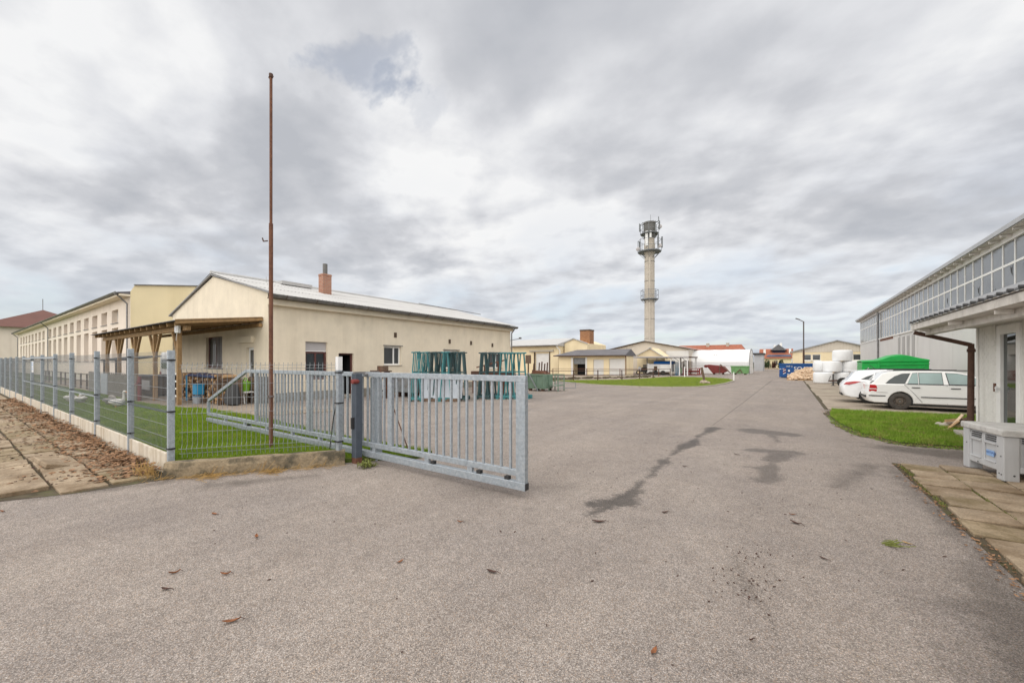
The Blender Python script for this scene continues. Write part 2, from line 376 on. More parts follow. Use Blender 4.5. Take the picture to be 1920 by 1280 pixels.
# ------------------------------------------------------------------ geometry helpers
class B:
    """collects simple shapes; build() links them as ONE mesh object"""
    def __init__(s): s.v = []; s.f = []
    def add(s, vs, fs):
        o = len(s.v); s.v += [tuple(p) for p in vs]; s.f += [tuple(i + o for i in f) for f in fs]; return s
    def box(s, x0, x1, y0, y1, z0, z1):
        return s.add([(x0, y0, z0), (x1, y0, z0), (x1, y1, z0), (x0, y1, z0), (x0, y0, z1), (x1, y0, z1), (x1, y1, z1), (x0, y1, z1)],
                     [(0, 3, 2, 1), (4, 5, 6, 7), (0, 1, 5, 4), (1, 2, 6, 5), (2, 3, 7, 6), (3, 0, 4, 7)])
    def bar(s, p0, p1, w, h=None, up=(0, 0, 1)):
        h = h or w; p0, p1 = Vector(p0), Vector(p1); dz = (p1 - p0).normalized()
        u = Vector(up)
        if abs(dz.dot(u)) > .98: u = Vector((0, 1, 0))
        dx = dz.cross(u).normalized(); dy = dx.cross(dz).normalized()
        a, b = dx * w / 2, dy * h / 2
        return s.add([p0 - a - b, p0 + a - b, p0 + a + b, p0 - a + b, p1 - a - b, p1 + a - b, p1 + a + b, p1 - a + b],
                     [(0, 3, 2, 1), (4, 5, 6, 7), (0, 1, 5, 4), (1, 2, 6, 5), (2, 3, 7, 6), (3, 0, 4, 7)])
    def cyl(s, p0, p1, r, n=10, r1=None, caps=True):
        r1 = r if r1 is None else r1; p0, p1 = Vector(p0), Vector(p1); dz = (p1 - p0).normalized()
        u = Vector((0, 0, 1)) if abs(dz.z) < .98 else Vector((1, 0, 0))
        dx = dz.cross(u).normalized(); dy = dz.cross(dx).normalized()
        ring = [(dx * math.cos(2 * math.pi * i / n) + dy * math.sin(2 * math.pi * i / n)) for i in range(n)]
        vs = [p0 + q * r for q in ring] + [p1 + q * r1 for q in ring]
        fs = [(i, (i + 1) % n, n + (i + 1) % n, n + i) for i in range(n)]
        if caps: fs += [tuple(range(n))[::-1], tuple(range(n, 2 * n))]
        return s.add(vs, fs)
    def lathe(s, prof, n=16, c=(0, 0, 0), axis='z'):
        vs = []; fs = []
        for r, h in prof:
            for i in range(n):
                a = 2 * math.pi * i / n; x, y = r * math.cos(a), r * math.sin(a)
                q = (x, y, h) if axis == 'z' else ((h, x, y) if axis == 'x' else (x, h, y))
                vs.append((q[0] + c[0], q[1] + c[1], q[2] + c[2]))
        for k in range(len(prof) - 1):
            for i in range(n): fs.append((k * n + i, k * n + (i + 1) % n, (k + 1) * n + (i + 1) % n, (k + 1) * n + i))
        return s.add(vs, fs)
    def prism(s, poly, fn0, fn1):
        """poly of 2-D points; fn0/fn1 place it in space at either end"""
        n = len(poly); vs = [fn0(*p) for p in poly] + [fn1(*p) for p in poly]
        return s.add(vs, [tuple(range(n))[::-1], tuple(range(n, 2 * n))] + [(i, (i + 1) % n, n + (i + 1) % n, n + i) for i in range(n)])
    def quad(s, a, b, c, d): return s.add([a, b, c, d], [(0, 1, 2, 3)])
    def build(s, name, m, parent=None, loc=None, bevel=0, smooth=False, seg=2):
        """vertices are world coordinates unless loc is given (then they are local and the object sits at loc)"""
        off = Vector((0, 0, 0))
        if loc is None and parent is not None: off = origin(parent)
        me = bpy.data.meshes.new(name)
        me.from_pydata([(p[0] - off.x, p[1] - off.y, p[2] - off.z) for p in s.v], [], s.f)
        bm = bmesh.new(); bm.from_mesh(me); bmesh.ops.recalc_face_normals(bm, faces=bm.faces); bm.to_mesh(me); bm.free()
        if m: me.materials.append(MATS[m] if isinstance(m, str) else m)
        if smooth:
            for p in me.polygons: p.use_smooth = True
            me.set_sharp_from_angle(angle=R(40))
        o = bpy.data.objects.new(name, me); COL.objects.link(o)
        if parent is not None: o.parent = parent
        if loc is not None: o.location = loc
        if bevel:
            md = o.modifiers.new('bevel', 'BEVEL'); md.width = bevel; md.segments = seg; md.limit_method = 'ANGLE'; md.angle_limit = R(35)
        return o
def origin(o):
    v = Vector(o.location)
    while o.parent: o = o.parent; v += Vector(o.location)
    return v
def thing(name, label, cat, loc, group=None, rz=0):
    o = bpy.data.objects.new(name, None); COL.objects.link(o); o.empty_display_size = .3
    o.location = loc; o.rotation_euler = (0, 0, rz)
    return tag(o, label, cat, group)
def tag(o, label, cat, group=None):
    o['label'] = label; o['category'] = cat
    if group: o['group'] = group
    return o
def struct(o): o['kind'] = 'structure'; return o
def stuff(o): o['kind'] = 'stuff'; return o
def copy_part(o, parent, loc, rot=None, scale=None):
    c = o.copy(); COL.objects.link(c); c.parent = parent; c.location = loc
    if rot is not None: c.rotation_euler = rot
    if scale is not None: c.scale = scale
    return c
def copy_tree(o, loc, label, rz=None, parent=None):
    c = o.copy(); COL.objects.link(c)
    if parent is None:
        c.location = loc; c['label'] = label
        if rz is not None: c.rotation_euler = (0, 0, rz)
    else: c.parent = parent
    for ch in list(o.children): copy_tree(ch, None, None, parent=c)
    return c
def tri(poly, z):
    """flat sheet from a 2-D outline"""
    b = B(); b.add([(x, y, z) for x, y in poly], [tuple(range(len(poly)))]); return b
def slab(poly, z0, z1):
    b = B(); b.prism(poly, lambda x, y: (x, y, z0), lambda x, y: (x, y, z1)); return b
def wall_open(b, O, U, u0, u1, z0, z1, opens, depth, N):
    """a wall face with openings and their reveals; U along the wall, N outward"""
    O, U, N = Vector(O), Vector(U), Vector(N)
    P = lambda u, z, k=0: O + U * u + Vector((0, 0, z)) - N * k
    us = sorted({u0, u1, *[q for o in opens for q in o[:2]]}); zs = sorted({z0, z1, *[q for o in opens for q in o[2:4]]})
    for i in range(len(us) - 1):
        for j in range(len(zs) - 1):
            cu, cz = (us[i] + us[i + 1]) / 2, (zs[j] + zs[j + 1]) / 2
            if any(o[0] < cu < o[1] and o[2] < cz < o[3] for o in opens): continue
            b.quad(P(us[i], zs[j]), P(us[i + 1], zs[j]), P(us[i + 1], zs[j + 1]), P(us[i], zs[j + 1]))
    for a, c, lo, hi in opens:
        b.quad(P(a, lo), P(a, hi), P(a, hi, depth), P(a, lo, depth)); b.quad(P(c, lo), P(c, lo, depth), P(c, hi, depth), P(c, hi))
        b.quad(P(a, hi), P(c, hi), P(c, hi, depth), P(a, hi, depth)); b.quad(P(a, lo), P(a, lo, depth), P(c, lo, depth), P(c, lo))
    return P
def blades(name, m, poly, n, h0, h1, wid, z=0.0, lean=.5, fade=None):
    """a mat of single-triangle grass blades spread over a polygon"""
    P = np.array(poly); lo, hi = P.min(0), P.max(0)
    pts = np.zeros((0, 2))
    while len(pts) < n:
        q = rng.uniform(lo, hi, (n * 2, 2)); ins = np.zeros(len(q), bool); j = len(P) - 1
        for i in range(len(P)):
            c = ((P[i, 1] > q[:, 1]) != (P[j, 1] > q[:, 1])) & (q[:, 0] < (P[j, 0] - P[i, 0]) * (q[:, 1] - P[i, 1]) / (P[j, 1] - P[i, 1] + 1e-12) + P[i, 0])
            ins ^= c; j = i
        q = q[ins]
        if fade is not None: q = q[rng.random(len(q)) < fade(q)]
        pts = np.vstack([pts, q])
    pts = pts[:n]; a = rng.uniform(0, 2 * np.pi, n); h = rng.uniform(h0, h1, n) * (.6 + .5 * np.sin(pts[:, 0] * 2.1 + np.sin(pts[:, 1] * 3.3) * 2) ** 2)
    wv = wid * rng.uniform(.6, 1.3, n); la = rng.uniform(0, 2 * np.pi, n); ll = h * lean * rng.random(n)
    V = np.zeros((n, 3, 3))
    V[:, 0, 0] = pts[:, 0] + np.cos(a) * wv; V[:, 0, 1] = pts[:, 1] + np.sin(a) * wv; V[:, 0, 2] = z
    V[:, 1, 0] = pts[:, 0] - np.cos(a) * wv; V[:, 1, 1] = pts[:, 1] - np.sin(a) * wv; V[:, 1, 2] = z
    V[:, 2, 0] = pts[:, 0] + np.cos(la) * ll; V[:, 2, 1] = pts[:, 1] + np.sin(la) * ll; V[:, 2, 2] = z + h
    me = bpy.data.meshes.new(name)
    me.vertices.add(n * 3); me.vertices.foreach_set('co', V.reshape(-1))
    me.loops.add(n * 3); me.loops.foreach_set('vertex_index', np.arange(n * 3, dtype=np.int32))
    me.polygons.add(n); me.polygons.foreach_set('loop_start', np.arange(0, n * 3, 3, dtype=np.int32))
    try: me.polygons.foreach_set('loop_total', np.full(n, 3, dtype=np.int32))
    except Exception: pass
    me.update(calc_edges=True); me.materials.append(MATS[m])
    o = bpy.data.objects.new(name, me); COL.objects.link(o); return stuff(o)
def text_part(txt, name, m, parent, size, mat4, extrude=.004):
    cu = bpy.data.curves.new(name, 'FONT'); cu.body = txt; cu.size = size; cu.extrude = extrude
    tmp = bpy.data.objects.new(name + '_curve', cu); COL.objects.link(tmp)
    me = bpy.data.meshes.new_from_object(tmp.evaluated_get(bpy.context.evaluated_depsgraph_get()))
    bpy.data.objects.remove(tmp); bpy.data.curves.remove(cu)
    me.transform(mat4); me.materials.clear(); me.materials.append(MATS[m])
    o = bpy.data.objects.new(name, me); COL.objects.link(o); o.parent = parent
    return o

# ------------------------------------------------------------------ ground
b = B(); b.quad((-2500, -600, -.06), (2500, -600, -.06), (2500, 4000, -.06), (-2500, 4000, -.06)); struct(b.build('ground', 'terrain_grass'))
struct(tri([(-60, -40), (9, -40), (9, 125), (-60, 125)], 0).build('asphalt_yard', 'asphalt'))
# concrete apron with the parked cars: cast bays with open joints
apron = struct(thing('concrete_apron', '', '', (1.25, 19.4, 0))); del apron['label'], apron['category']
y0 = 19.35
k = 0
while y0 < 60:
    L = 3.6 + .35 * math.sin(k * 2.3)
    for (xa, xb) in ((1.22, 4.45), (4.49, 7.74)):
        dx = .05 * math.sin(k * 1.7)
        b = slab([(xa + (dx if xa < 2 else 0), y0), (xb, y0), (xb, y0 + L - .04), (xa + (dx if xa < 2 else 0), y0 + L - .04)], -.05, .022 + .006 * math.sin(k * 3.1 + xa))
        b.build('concrete_bay', 'apron_concrete', apron)
    y0 += L; k += 1
struct(tri([(1.1, 19.2), (7.8, 19.2), (7.8, 64), (1.1, 64)], .005).build('apron_bed', 'soil'))
# lawn behind the fence, a little higher than the drive
lawn_poly = [(-8.0, 2.17), (-6.55, 4.15), (-6.05, 4.75), (-5.7, 4.95), (-5.72, 5.5), (-8.4, 5.45), (-11.2, 5.6), (-14.5, 5.85), (-17.9, 5.75), (-19.4, 5.2), (-23, 5.0), (-40, 5.2), (-60, 5.2), (-60, 2.17)]
struct(slab(lawn_poly, -.04, .07).build('lawn', 'lawn_soil'))
near = lambda q: np.clip((14 / (np.hypot(q[:, 0], q[:, 1]) + 2)) ** 2, .04, 1)
blades('lawn_grass', 'lawn', [p for p in lawn_poly if p[0] > -41] + [(-40, 2.2)], 170000, .03, .085, .005, .07, .6, near)
# earth yard in front of the shelter, rough grass further left
struct(slab([(-60, 5.2), (-40, 5.2), (-23, 5.0), (-19.4, 5.2), (-17.9, 5.75), (-14.5, 5.85), (-13.6, 8.4), (-19.03, 8.36), (-60, 8.36)], -.04, .03).build('earth_yard', 'yard_earth'))
# small planted strip on the right
patch = [(1.3, 19.0), (1.12, 16.9), (1.2, 15.2), (1.5, 13.2), (2.05, 12.2), (3.0, 12.3), (3.86, 12.5), (3.86, 14.95), (7.7, 14.95), (7.7, 19.3), (4.7, 19.35), (3.0, 19.1)]
struct(slab(patch, -.04, .03).build('grass_strip', 'lawn_soil'))
blades('strip_grass', 'patch_grass', patch, 120000, .02, .13, .006, .03, .8)
fr_ = []
for i in range(60):
    t_ = i / 59; k_ = t_ * 5; j_ = min(4, int(k_)); P_ = [(1.12, 18.9), (1.05, 15.4), (1.28, 13.2), (1.9, 11.95), (2.9, 12.0), (3.86, 12.25)]
    a_ = k_ - j_; fr_.append((P_[j_][0] + (P_[j_ + 1][0] - P_[j_][0]) * a_ + random.uniform(-.13, .10), P_[j_][1] + (P_[j_ + 1][1] - P_[j_][1]) * a_ + random.uniform(-.16, .08)))
struct(tri(fr_ + [(3.86, 13.2), (2.2, 13.2), (1.7, 15), (1.6, 18.9)], .006).build('soil_fringe', 'soil'))
edge = [(1.05, 17.2), (1.0, 15.0), (1.3, 12.9), (1.95, 11.85), (3.2, 11.9), (3.2, 12.5), (2.1, 12.5), (1.6, 13.4), (1.25, 15.3), (1.2, 17)]
blades('edge_weeds', 'patch_grass', edge, 2600, .015, .05, .005, .003, .9)
# the island with its kerb
isl = [(-18.6, 33.6), (-18.02, 33.02), (-15.2, 30.9), (-12.33, 29.3), (-8.8, 28.77), (-6.77, 29.45), (-5.3, 31.0), (-4.7, 33.6), (-4.38, 37.44), (-4.3, 43), (-5.2, 47.5), (-6.9, 49.86), (-11.51, 50.56), (-12.3, 46), (-13.4, 39.2), (-15.2, 37.2), (-17.2, 35.2)]
struct(slab(isl, -.04, .06).build('grass_island', 'lawn_soil'))
blades('island_grass', 'island_grass', isl, 60000, .03, .08, .012, .06, .6)
kerb = struct(thing('island_kerb', '', '', (-10, 30, 0))); del kerb['label'], kerb['category']
ring = isl[1:13]
for (a, c) in zip(ring[:-1], ring[1:]):
    va, vc = Vector((*a, 0)), Vector((*c, 0)); n = max(1, round((vc - va).length / 1.0))
    for i in range(n):
        p, q = va.lerp(vc, (i + .012) / n), va.lerp(vc, (i + .988) / n)
        bb = B(); bb.bar(p + Vector((0, 0, .02)), q + Vector((0, 0, .02)), .10, .14); bb.build('kerb_stone', 'concrete', kerb)
# bare soil bed behind the rails
bed = [(-19.5, 34.2), (-17.2, 35.3), (-15.2, 37.3), (-13.5, 39.3), (-12.4, 46), (-12.0, 52), (-24, 51.6), (-29, 51), (-28, 42)]
struct(slab(bed, -.04, .045).build('soil_bed', 'yard_earth'))
bm_ = B()
for i in range(170):
    t = random.random(); x = -19 + 6.5 * t + random.uniform(-3.2, -.3); y = 34.5 + 14 * t ** 1.4 + random.uniform(0, 2.5)
    s_ = random.uniform(.08, .32); bm_.lathe([(0, 0), (s_, .02), (s_ * .8, s_ * .5), (0, s_ * .62)], 6, (x, y, .03))
stuff(bm_.build('soil_clods', 'soil'))

# ------------------------------------------------------------------ slab pavements
walk = struct(thing('sidewalk', '', '', (-12, 1, 0))); del walk['label'], walk['category']
tri([(-45, -3.2), (-8.35, -3.2), (-8.45, .3), (-8.05, 1.1), (-7.85, 2.09), (-45, 2.09)], .004).build('slab_bed', 'soil', walk)
n_s = 0
for r, (ya, yb) in enumerate(((-.58, -.08), (-.05, .42), (.45, .91), (.94, 1.42), (1.45, 1.93))):
    xx = -8.35 + .25 * math.sin(r * 2.1) if r < 3 else -8.12
    while xx > -36:
        L = random.choice((.98, .98, 1.0, .72, 1.2))
        if r == 2 and -10.8 < xx < -9.6: L = .5
        tilt = random.uniform(-.012, .012); zt = .034 + random.uniform(-.014, .02)
        j = random.uniform(.025, .07)
        bb = B(); a0 = random.uniform(-.014, .014)
        c = [(xx - L + j, ya + a0), (xx, ya - a0), (xx, yb - .01 - a0), (xx - L + j, yb - .01 + a0)]
        z_ = [zt + tilt, zt - tilt, zt - tilt + a0 * .6, zt + tilt + a0 * .6]
        bb.add([(*p, -.03) for p in c] + [(*p, q) for p, q in zip(c, z_)], [(0, 3, 2, 1), (4, 5, 6, 7), (0, 1, 5, 4), (1, 2, 6, 5), (2, 3, 7, 6), (3, 0, 4, 7)])
        if not (r == 1 and -9.6 < xx < -8.6) and not (r == 0 and random.random() < .25):
            bb.build('paving_slab', random.choice(('slab_concrete', 'slab_concrete', 'slab_moss')), walk, bevel=.008 if xx > -16 else 0, seg=1)
        xx -= L; n_s += 1
# a lifted slab near the road end, its white edge up
bb = B(); bb.bar((-11.15, 1.10, .045), (-9.95, 1.13, .075), .27, .07, up=(0, .25, 1)); bb.build('lifted_slab', 'slab_concrete', walk, bevel=.01, seg=1)
path = struct(thing('slab_path', '', '', (2.1, 8, 0))); del path['label'], path['category']
tri([(1.56, 3.5), (4.0, 3.5), (4.0, 9.75), (1.5, 9.75)], .004).build('slab_bed', 'soil', path)
yy = 9.62; k = 0
while yy > 3.9:
    L = (.47, .52, .5, .55, .5, .5, .53, .5)[k % 8]
    for col_, (xa, xb) in enumerate(((1.60, 2.08), (2.11, 2.62), (2.65, 3.15), (3.18, 3.7))):
        tilt = random.uniform(-.010, .010); zt = .032 + random.uniform(-.010, .016); sh = .0 if col_ == 0 else .18 * (col_ % 2)
        a0 = random.uniform(-.012, .012); e0 = .04 * math.sin(k * 1.9) if col_ == 0 else 0
        c = [(xa + e0, yy - L + .05 + sh + a0), (xb, yy - L + .05 + sh - a0), (xb, yy + sh - a0), (xa + e0, yy + sh + a0)]
        bb = B(); bb.add([(*p, -.03) for p in c] + [(p[0], p[1], zt + (tilt if i in (0, 3) else -tilt)) for i, p in enumerate(c)],
                         [(0, 3, 2, 1), (4, 5, 6, 7), (0, 1, 5, 4), (1, 2, 6, 5), (2, 3, 7, 6), (3, 0, 4, 7)])
        bb.build('paving_slab', 'slab_moss' if random.random() < .45 else 'slab_concrete', path, bevel=.008, seg=1)
    yy -= L; k += 1
for nm, ln, cnt in (('joint_moss', [((2.095, 9.5), (2.095, 5.2)), ((1.62, 8.9), (2.6, 8.9)), ((1.6, 8.4), (2.1, 8.4)), ((1.58, 9.5), (1.58, 7.0))], 5200),):
    for i, (a, c) in enumerate(ln):
        pl = [(a[0] - .03, a[1] - .02), (a[0] + .03, a[1] + .02), (c[0] + .03, c[1] + .02), (c[0] - .03, c[1] - .02)]
        blades(nm, 'weed_green', pl, 500 if i else 1100, .012, .04, .005, .01, .9)

# fallen leaves heaped along the fence foot (nobody could count them)
def leaf_heap(name, m, n, fn, s0, s1, lift=.05):
    b = B()
    for i in range(n):
        x, y, z = fn(); a = random.uniform(0, 6.283); s = random.uniform(s0, s1); r = s * random.uniform(.35, .6)
        tx, ty = random.uniform(-.5, .5), random.uniform(-.5, .5)
        loc = lambda u, v: (x + u * math.cos(a) - v * math.sin(a), y + u * math.sin(a) + v * math.cos(a), max(.004, z + abs(u) * tx * .6 + v * ty + lift * random.random() * .3))
        b.add([loc(-s, 0), loc(-s * .3, -r), loc(s * .5, -r * .7), loc(s, 0), loc(s * .5, r * .7), loc(-s * .3, r)], [(0, 1, 2, 3), (0, 3, 4, 5)])
    return stuff(b.build(name, m))
def heap():
    while True:
        x = -8.3 - 22 * random.random() ** 1.5; y = 2.06 - abs(random.gauss(0, .34))
        dens = .35 + .65 * (0.5 + .5 * math.sin(x * 1.9 + 1.2)) if x < -9.2 else .25
        if y > .3 and random.random() < dens:
            return x, y, .045 + .10 * max(0, 1 - (2.06 - y) / .35) * random.random()
leaf_heap('leaf_litter', 'leaf_litter', 3600, heap, .025, .06)
leaf_heap('leaf_scatter', 'leaf_litter', 420, lambda: (-8.4 - 16 * random.random(), random.uniform(-.3, 2.0), .045), .02, .05)
leaf_heap('leaf_scraps', 'leaf_dark', 700, lambda: (-8.4 - 14 * random.random(), random.uniform(.0, 2.0), .04), .02, .04)
leaf_heap('strip_edge_leaves', 'leaf_litter', 160, lambda: ((lambda q: (q[0] + random.gauss(.06, .10), q[1] + random.gauss(.05, .12), .03))(random.choice(fr_))), .012, .03)
leaf_heap('lawn_leaves', 'leaf_litter', 90, lambda: (random.uniform(1.5, 3.6), random.uniform(12.3, 16.5), .08), .02, .04)
leaf_heap('path_edge_leaves', 'leaf_litter', 260, lambda: ((lambda t: (1.52 + random.gauss(0, .06), 4.6 + 5 * t, .012))(random.random() ** 1.3)), .01, .028)
b = B()
for i in range(330):         # dry stalks lying along the foot of the low wall
    t = random.random(); x = -8.05 + 1.5 * t + random.gauss(0, .05) + .1; y = 1.93 + 2.05 * t - abs(random.gauss(0, .07)) - .05
    if random.random() < .45: t = random.choice((.28, .62)); x = -8.05 + 1.5 * t + random.gauss(.12, .09); y = 1.9 + 2.05 * t - abs(random.gauss(.08, .09))
    a = random.uniform(-.2, 1.9); l = random.uniform(.05, .22); up = random.uniform(0, .06) if random.random() < .9 else random.uniform(.05, .2)
    b.bar((x, y, .008), (x + l * math.cos(a), y + l * math.sin(a), .01 + up), .005, .003)
stuff(b.build('dry_stalks', 'dry_grass'))
b = B()
for i in range(120):
    x = -8.3 + random.gauss(0, .18); y = 1.95 - abs(random.gauss(0, .1)); a = random.uniform(0, 6.28); l = random.uniform(.03, .1)
    b.bar((x, y, .02), (x + l * math.cos(a), y + l * math.sin(a), .03 + random.uniform(0, .22)), .004, .003)
stuff(b.build('dry_weeds', 'dry_grass'))

# ------------------------------------------------------------------ fences
POSTS = [-8.1, -10.43, -13.28, -16.34, -19.08, -21.8, -24.5, -27.2, -29.9, -32.6, -35.3, -38.0, -40.7]
FY = 2.12
fence = thing('mesh_fence', 'long galvanised mesh fence on pale concrete base boards beside the slab sidewalk', 'fence', (-8.1, FY, 0))
def mesh_panel(p0, p1, z0, z1, nv, vb, zs, wv=.0042, wh=.006):
    """welded wire panel: upright wires with a V fold, pairs of cross wires"""
    p0, p1 = Vector(p0), Vector(p1); dr = (p1 - p0); n = Vector((dr.y, -dr.x, 0)).normalized(); b = B()
    for i in range(nv):
        q = p0 + dr * ((i + .5) / nv); pts = [q + Vector((0, 0, z0))]
        for zc in vb:
            pts += [q + Vector((0, 0, zc - .09)), q + Vector((0, 0, zc)) + n * .035, q + Vector((0, 0, zc + .06))]
        pts.append(q + Vector((0, 0, z1)))
        for a, c in zip(pts[:-1], pts[1:]): b.bar(a, c, wv, wv)
    for z in zs:
        off = n * (.035 if z in vb else 0)
        b.bar(p0 + off + Vector((0, 0, z)), p1 + off + Vector((0, 0, z)), wh, wh)
    return b
post_o = None; clamp_o = None
for i, x in enumerate(POSTS):
    top = 1.99 if i == 0 else 2.06
    if post_o is None:
        bb = B(); bb.box(-.03, .03, -.045, .045, 0, 2.06); post_o = bb.build('post', 'galvanised_post', fence, (x + 8.1, 0, 0), bevel=.006)
        bb = B(); bb.box(-.037, .037, -.052, .052, -.012, .012); bb.box(-.055, -.037, -.02, .02, -.015, .015); bb.box(.037, .055, -.02, .02, -.015, .015)
        clamp_o = bb.build('clamp', 'black_plastic', post_o, (0, 0, .44)); po = post_o
        po.scale.z = top / 2.06
    else:
        po = copy_part(post_o, fence, (x + 8.1, 0, 0), scale=(1, 1, 1))
        if i < 7: copy_part(clamp_o, po, (0, 0, .44))
    if i < 7:
        for z in (1.05, 1.90): copy_part(clamp_o, po, (0, 0, z))
for i in range(len(POSTS) - 1):
    a, c = POSTS[i] - .03, POSTS[i + 1] + .03; step = .012 * (i % 3)
    hi = 1.98 if i < 3 else 2.0 + .02 * (i % 2)
    zz_ = [.38, .58, .78, 1.0, 1.18, 1.38, 1.58, 1.80, 1.90]
    mesh_panel((a, FY, 0), (c, FY, 0), .36, hi, int((a - c) / (.066 if i < 5 else .075)), (1.0, 1.80), zz_).build('wire_panel', 'wire_steel', fence)
    bb = B(); bb.box(c - .028, a + .028, FY - .025, FY + .02, -.02, .335 + step); bb.build('base_board', 'concrete_board', fence, bevel=.006, seg=1)
    if i in (0, 1, 2, 3, 4, 5, 6):        # stiffening rails clipped to the panel
        bb = B(); bb.bar((a, FY - .03, 1.0 - .02 * (i % 2)), (c, FY - .03, 1.0 - .02 * (i % 2)), .016, .014); bb.bar((a, FY - .05, 1.03), (c, FY - .05, 1.03), .008, .008)
        bb.build('fold_rail', 'dark_post' if i < 2 else 'galvanised_post', fence)
        if i > 3: bb = B(); bb.bar((a, FY - .03, hi - .05), (c, FY - .03, hi - .05), .022, .05); bb.build('top_rail', 'galvanised_post', fence)
sg = thing('notice_board', 'small white notice plate hung on the far fence panel', 'sign', (-23.6, FY - .07, 1.42))
B().box(-23.85, -23.35, FY - .075, FY - .065, 1.42, 1.84).build('plate', 'white_plastic', sg)
bb = B()
for z, h in ((1.76, .03), (1.68, .04), (1.60, .02), (1.52, .03)): bb.box(-23.80, -23.42, FY - .079, FY - .0755, z, z + h)
bb.build('print', 'sticker_blue', sg)

# short panel between the corner post and the gate post, on an old low wall
cw = thing('low_wall', 'old stained concrete low wall under the fence panel by the gate', 'wall', (-7.3, 3.1, 0))
A0, A1 = Vector((-7.98, 2.03, 0)), Vector((-6.50, 4.14, 0)); dv = (A1 - A0).normalized(); nn = Vector((dv.y, -dv.x, 0))
N_ = 14; vs_ = []; fs_ = []
prof = [(-.02, .10), (.14, .105), (.235, .085), (.245, .05), (.245, -.05), (.235, -.08), (-.02, -.09)]
for i in range(N_ + 1):
    q = A0.lerp(A1, i / N_)
    for (z, o_) in prof:
        jz = random.uniform(-.008, .008) if z > .2 else 0
        vs_.append(q + nn * (o_ + random.uniform(-.008, .008)) + Vector((0, 0, z + jz)))
m_ = len(prof)
for i in range(N_):
    for j in range(m_ - 1): fs_.append((i * m_ + j, i * m_ + j + 1, (i + 1) * m_ + j + 1, (i + 1) * m_ + j))
fs_ += [tuple(range(m_)), tuple(range(N_ * m_, N_ * m_ + m_))[::-1]]
bb = B(); bb.add(vs_, fs_); bb.build('wall_body', 'old_curb', cw)
sf = thing('fence_section', 'single mesh fence panel standing on the old low wall beside the sliding gate', 'fence', (-6.55, 4.1, 0))
P0 = Vector((-7.99, 2.20, 0)); P1 = Vector((-6.62, 4.07, 0))
mesh_panel(P0, P1, .27, 1.80, 34, (.42, .98, 1.70), [.34, .42, .68, .98, 1.22, 1.45, 1.70, 1.755], .005, .0055).build('wire_panel', 'wire_steel', sf)
bb = B(); bb.box(-6.60, -6.52, 4.02, 4.10, 0, 1.90); pst = bb.build('post', 'galvanised', sf, bevel=.008)
B().box(-6.601, -6.519, 4.019, 4.101, 1.66, 1.90).build('cap', 'white_plastic', pst)
for z in (.40, 1.08, 1.62):
    bb = B(); bb.box(-6.615, -6.505, 4.005, 4.115, z - .012, z + .012); bb.build('clamp', 'black_plastic', pst)
bb = B(); bb.cyl((-6.70, 3.97, .26), (-6.72, 4.05, .8), .009, 8); bb.cyl((-6.72, 4.05, .8), (-6.66, 4.12, 1.25), .009, 8); bb.cyl((-6.66, 4.12, 1.25), (-6.60, 4.14, 1.32), .009, 8)
tag(bb.build('hose', 'black_rubber'), 'black hose leaning on the fence beside the light gate post', 'hose')

# ------------------------------------------------------------------ sliding gate
GY = 4.47
gate = thing('sliding_gate', 'half open galvanised steel sliding gate with square bars across the drive', 'gate', (-6, GY, 0))
bx = lambda b, x0, x1, z0, z1, dy=.03: b.box(x0, x1, GY - dy, GY + dy, z0, z1)
bx(B(), -13.85, -2.87, .09, .20, .045).build('track_beam', 'galvanised', gate, bevel=.008)
bx(B(), -13.85, -3.02, .27, .355).build('lower_rail', 'galvanised', gate, bevel=.006)
bx(B(), -11.30, -2.87, 1.535, 1.62).build('top_rail', 'galvanised', gate, bevel=.006)
bx(B(), -3.02, -2.87, .20, 1.535, .04).build('end_stile', 'galvanised', gate, bevel=.006)
bx(B(), -2.868, -2.86, .10, .19, .04).build('end_cap', 'black_plastic', gate)
for x in (-10.75, -8.33, -5.66): bx(B(), x - .055, x + .055, .355, 1.535).build('stile', 'galvanised', gate, bevel=.006)
bx(B(), -13.85, -13.75, .355, .66).build('tail_stile', 'galvanised', gate, bevel=.006)
bb = B(); bb.bar((-13.80, GY, .69), (-11.32, GY, 1.575), .06, .085, up=(0, 0, 1)); bb.build('tail_brace', 'galvanised', gate, bevel=.006)
bar_xs = [-10.54 + .149 * i for i in range(14)] + [-8.19 + .157 * i for i in range(17)] + [-5.5 + .158 * i for i in range(16)]
bar_o = None
for x in bar_xs:
    if x > -3.05: continue
    if bar_o is None: bar_o = bx(B(), x - .0155, x + .0155, .355, 1.535, .0155).build('bar', 'galvanised', gate)
    else: copy_part(bar_o, gate, (x - bar_xs[0], 0, 0))
for x in (-12.6, -11.4, -10.2, -9.0, -7.9, -6.1, -4.75, -3.85): bx(B(), x - .045, x + .045, .20, .27, .025).build('spacer', 'galvanised', gate)
for x in (-11.2, -10.0, -4.62, -3.68, -3.18): bx(B(), x - .035, x + .035, .20, .245, .032).build('buffer', 'black_plastic', gate)
gp = thing('gate_post', 'dark blue grey steel guide post with red lamp holding the sliding gate', 'post', (-6.36, 4.28, 0))
B().box(-6.425, -6.295, 4.22, 4.35, .10, 1.60).build('shaft', 'dark_post', gp, bevel=.008)
B().box(-6.423, -6.297, 4.222, 4.348, 0, .10).build('rusty_foot', 'rust', gp)
bb = B(); bb.lathe([(0, 0), (.042, .0), (.042, .05), (.03, .075), (0, .08)], 12, (-6.30, 4.2, 1.46), 'y'); bb.lathe([(.042, .0), (.042, -.05), (0, -.06)], 12, (-6.30, 4.2, 1.46), 'y'); bb.build('lamp', 'hopper_red', gp, smooth=True)
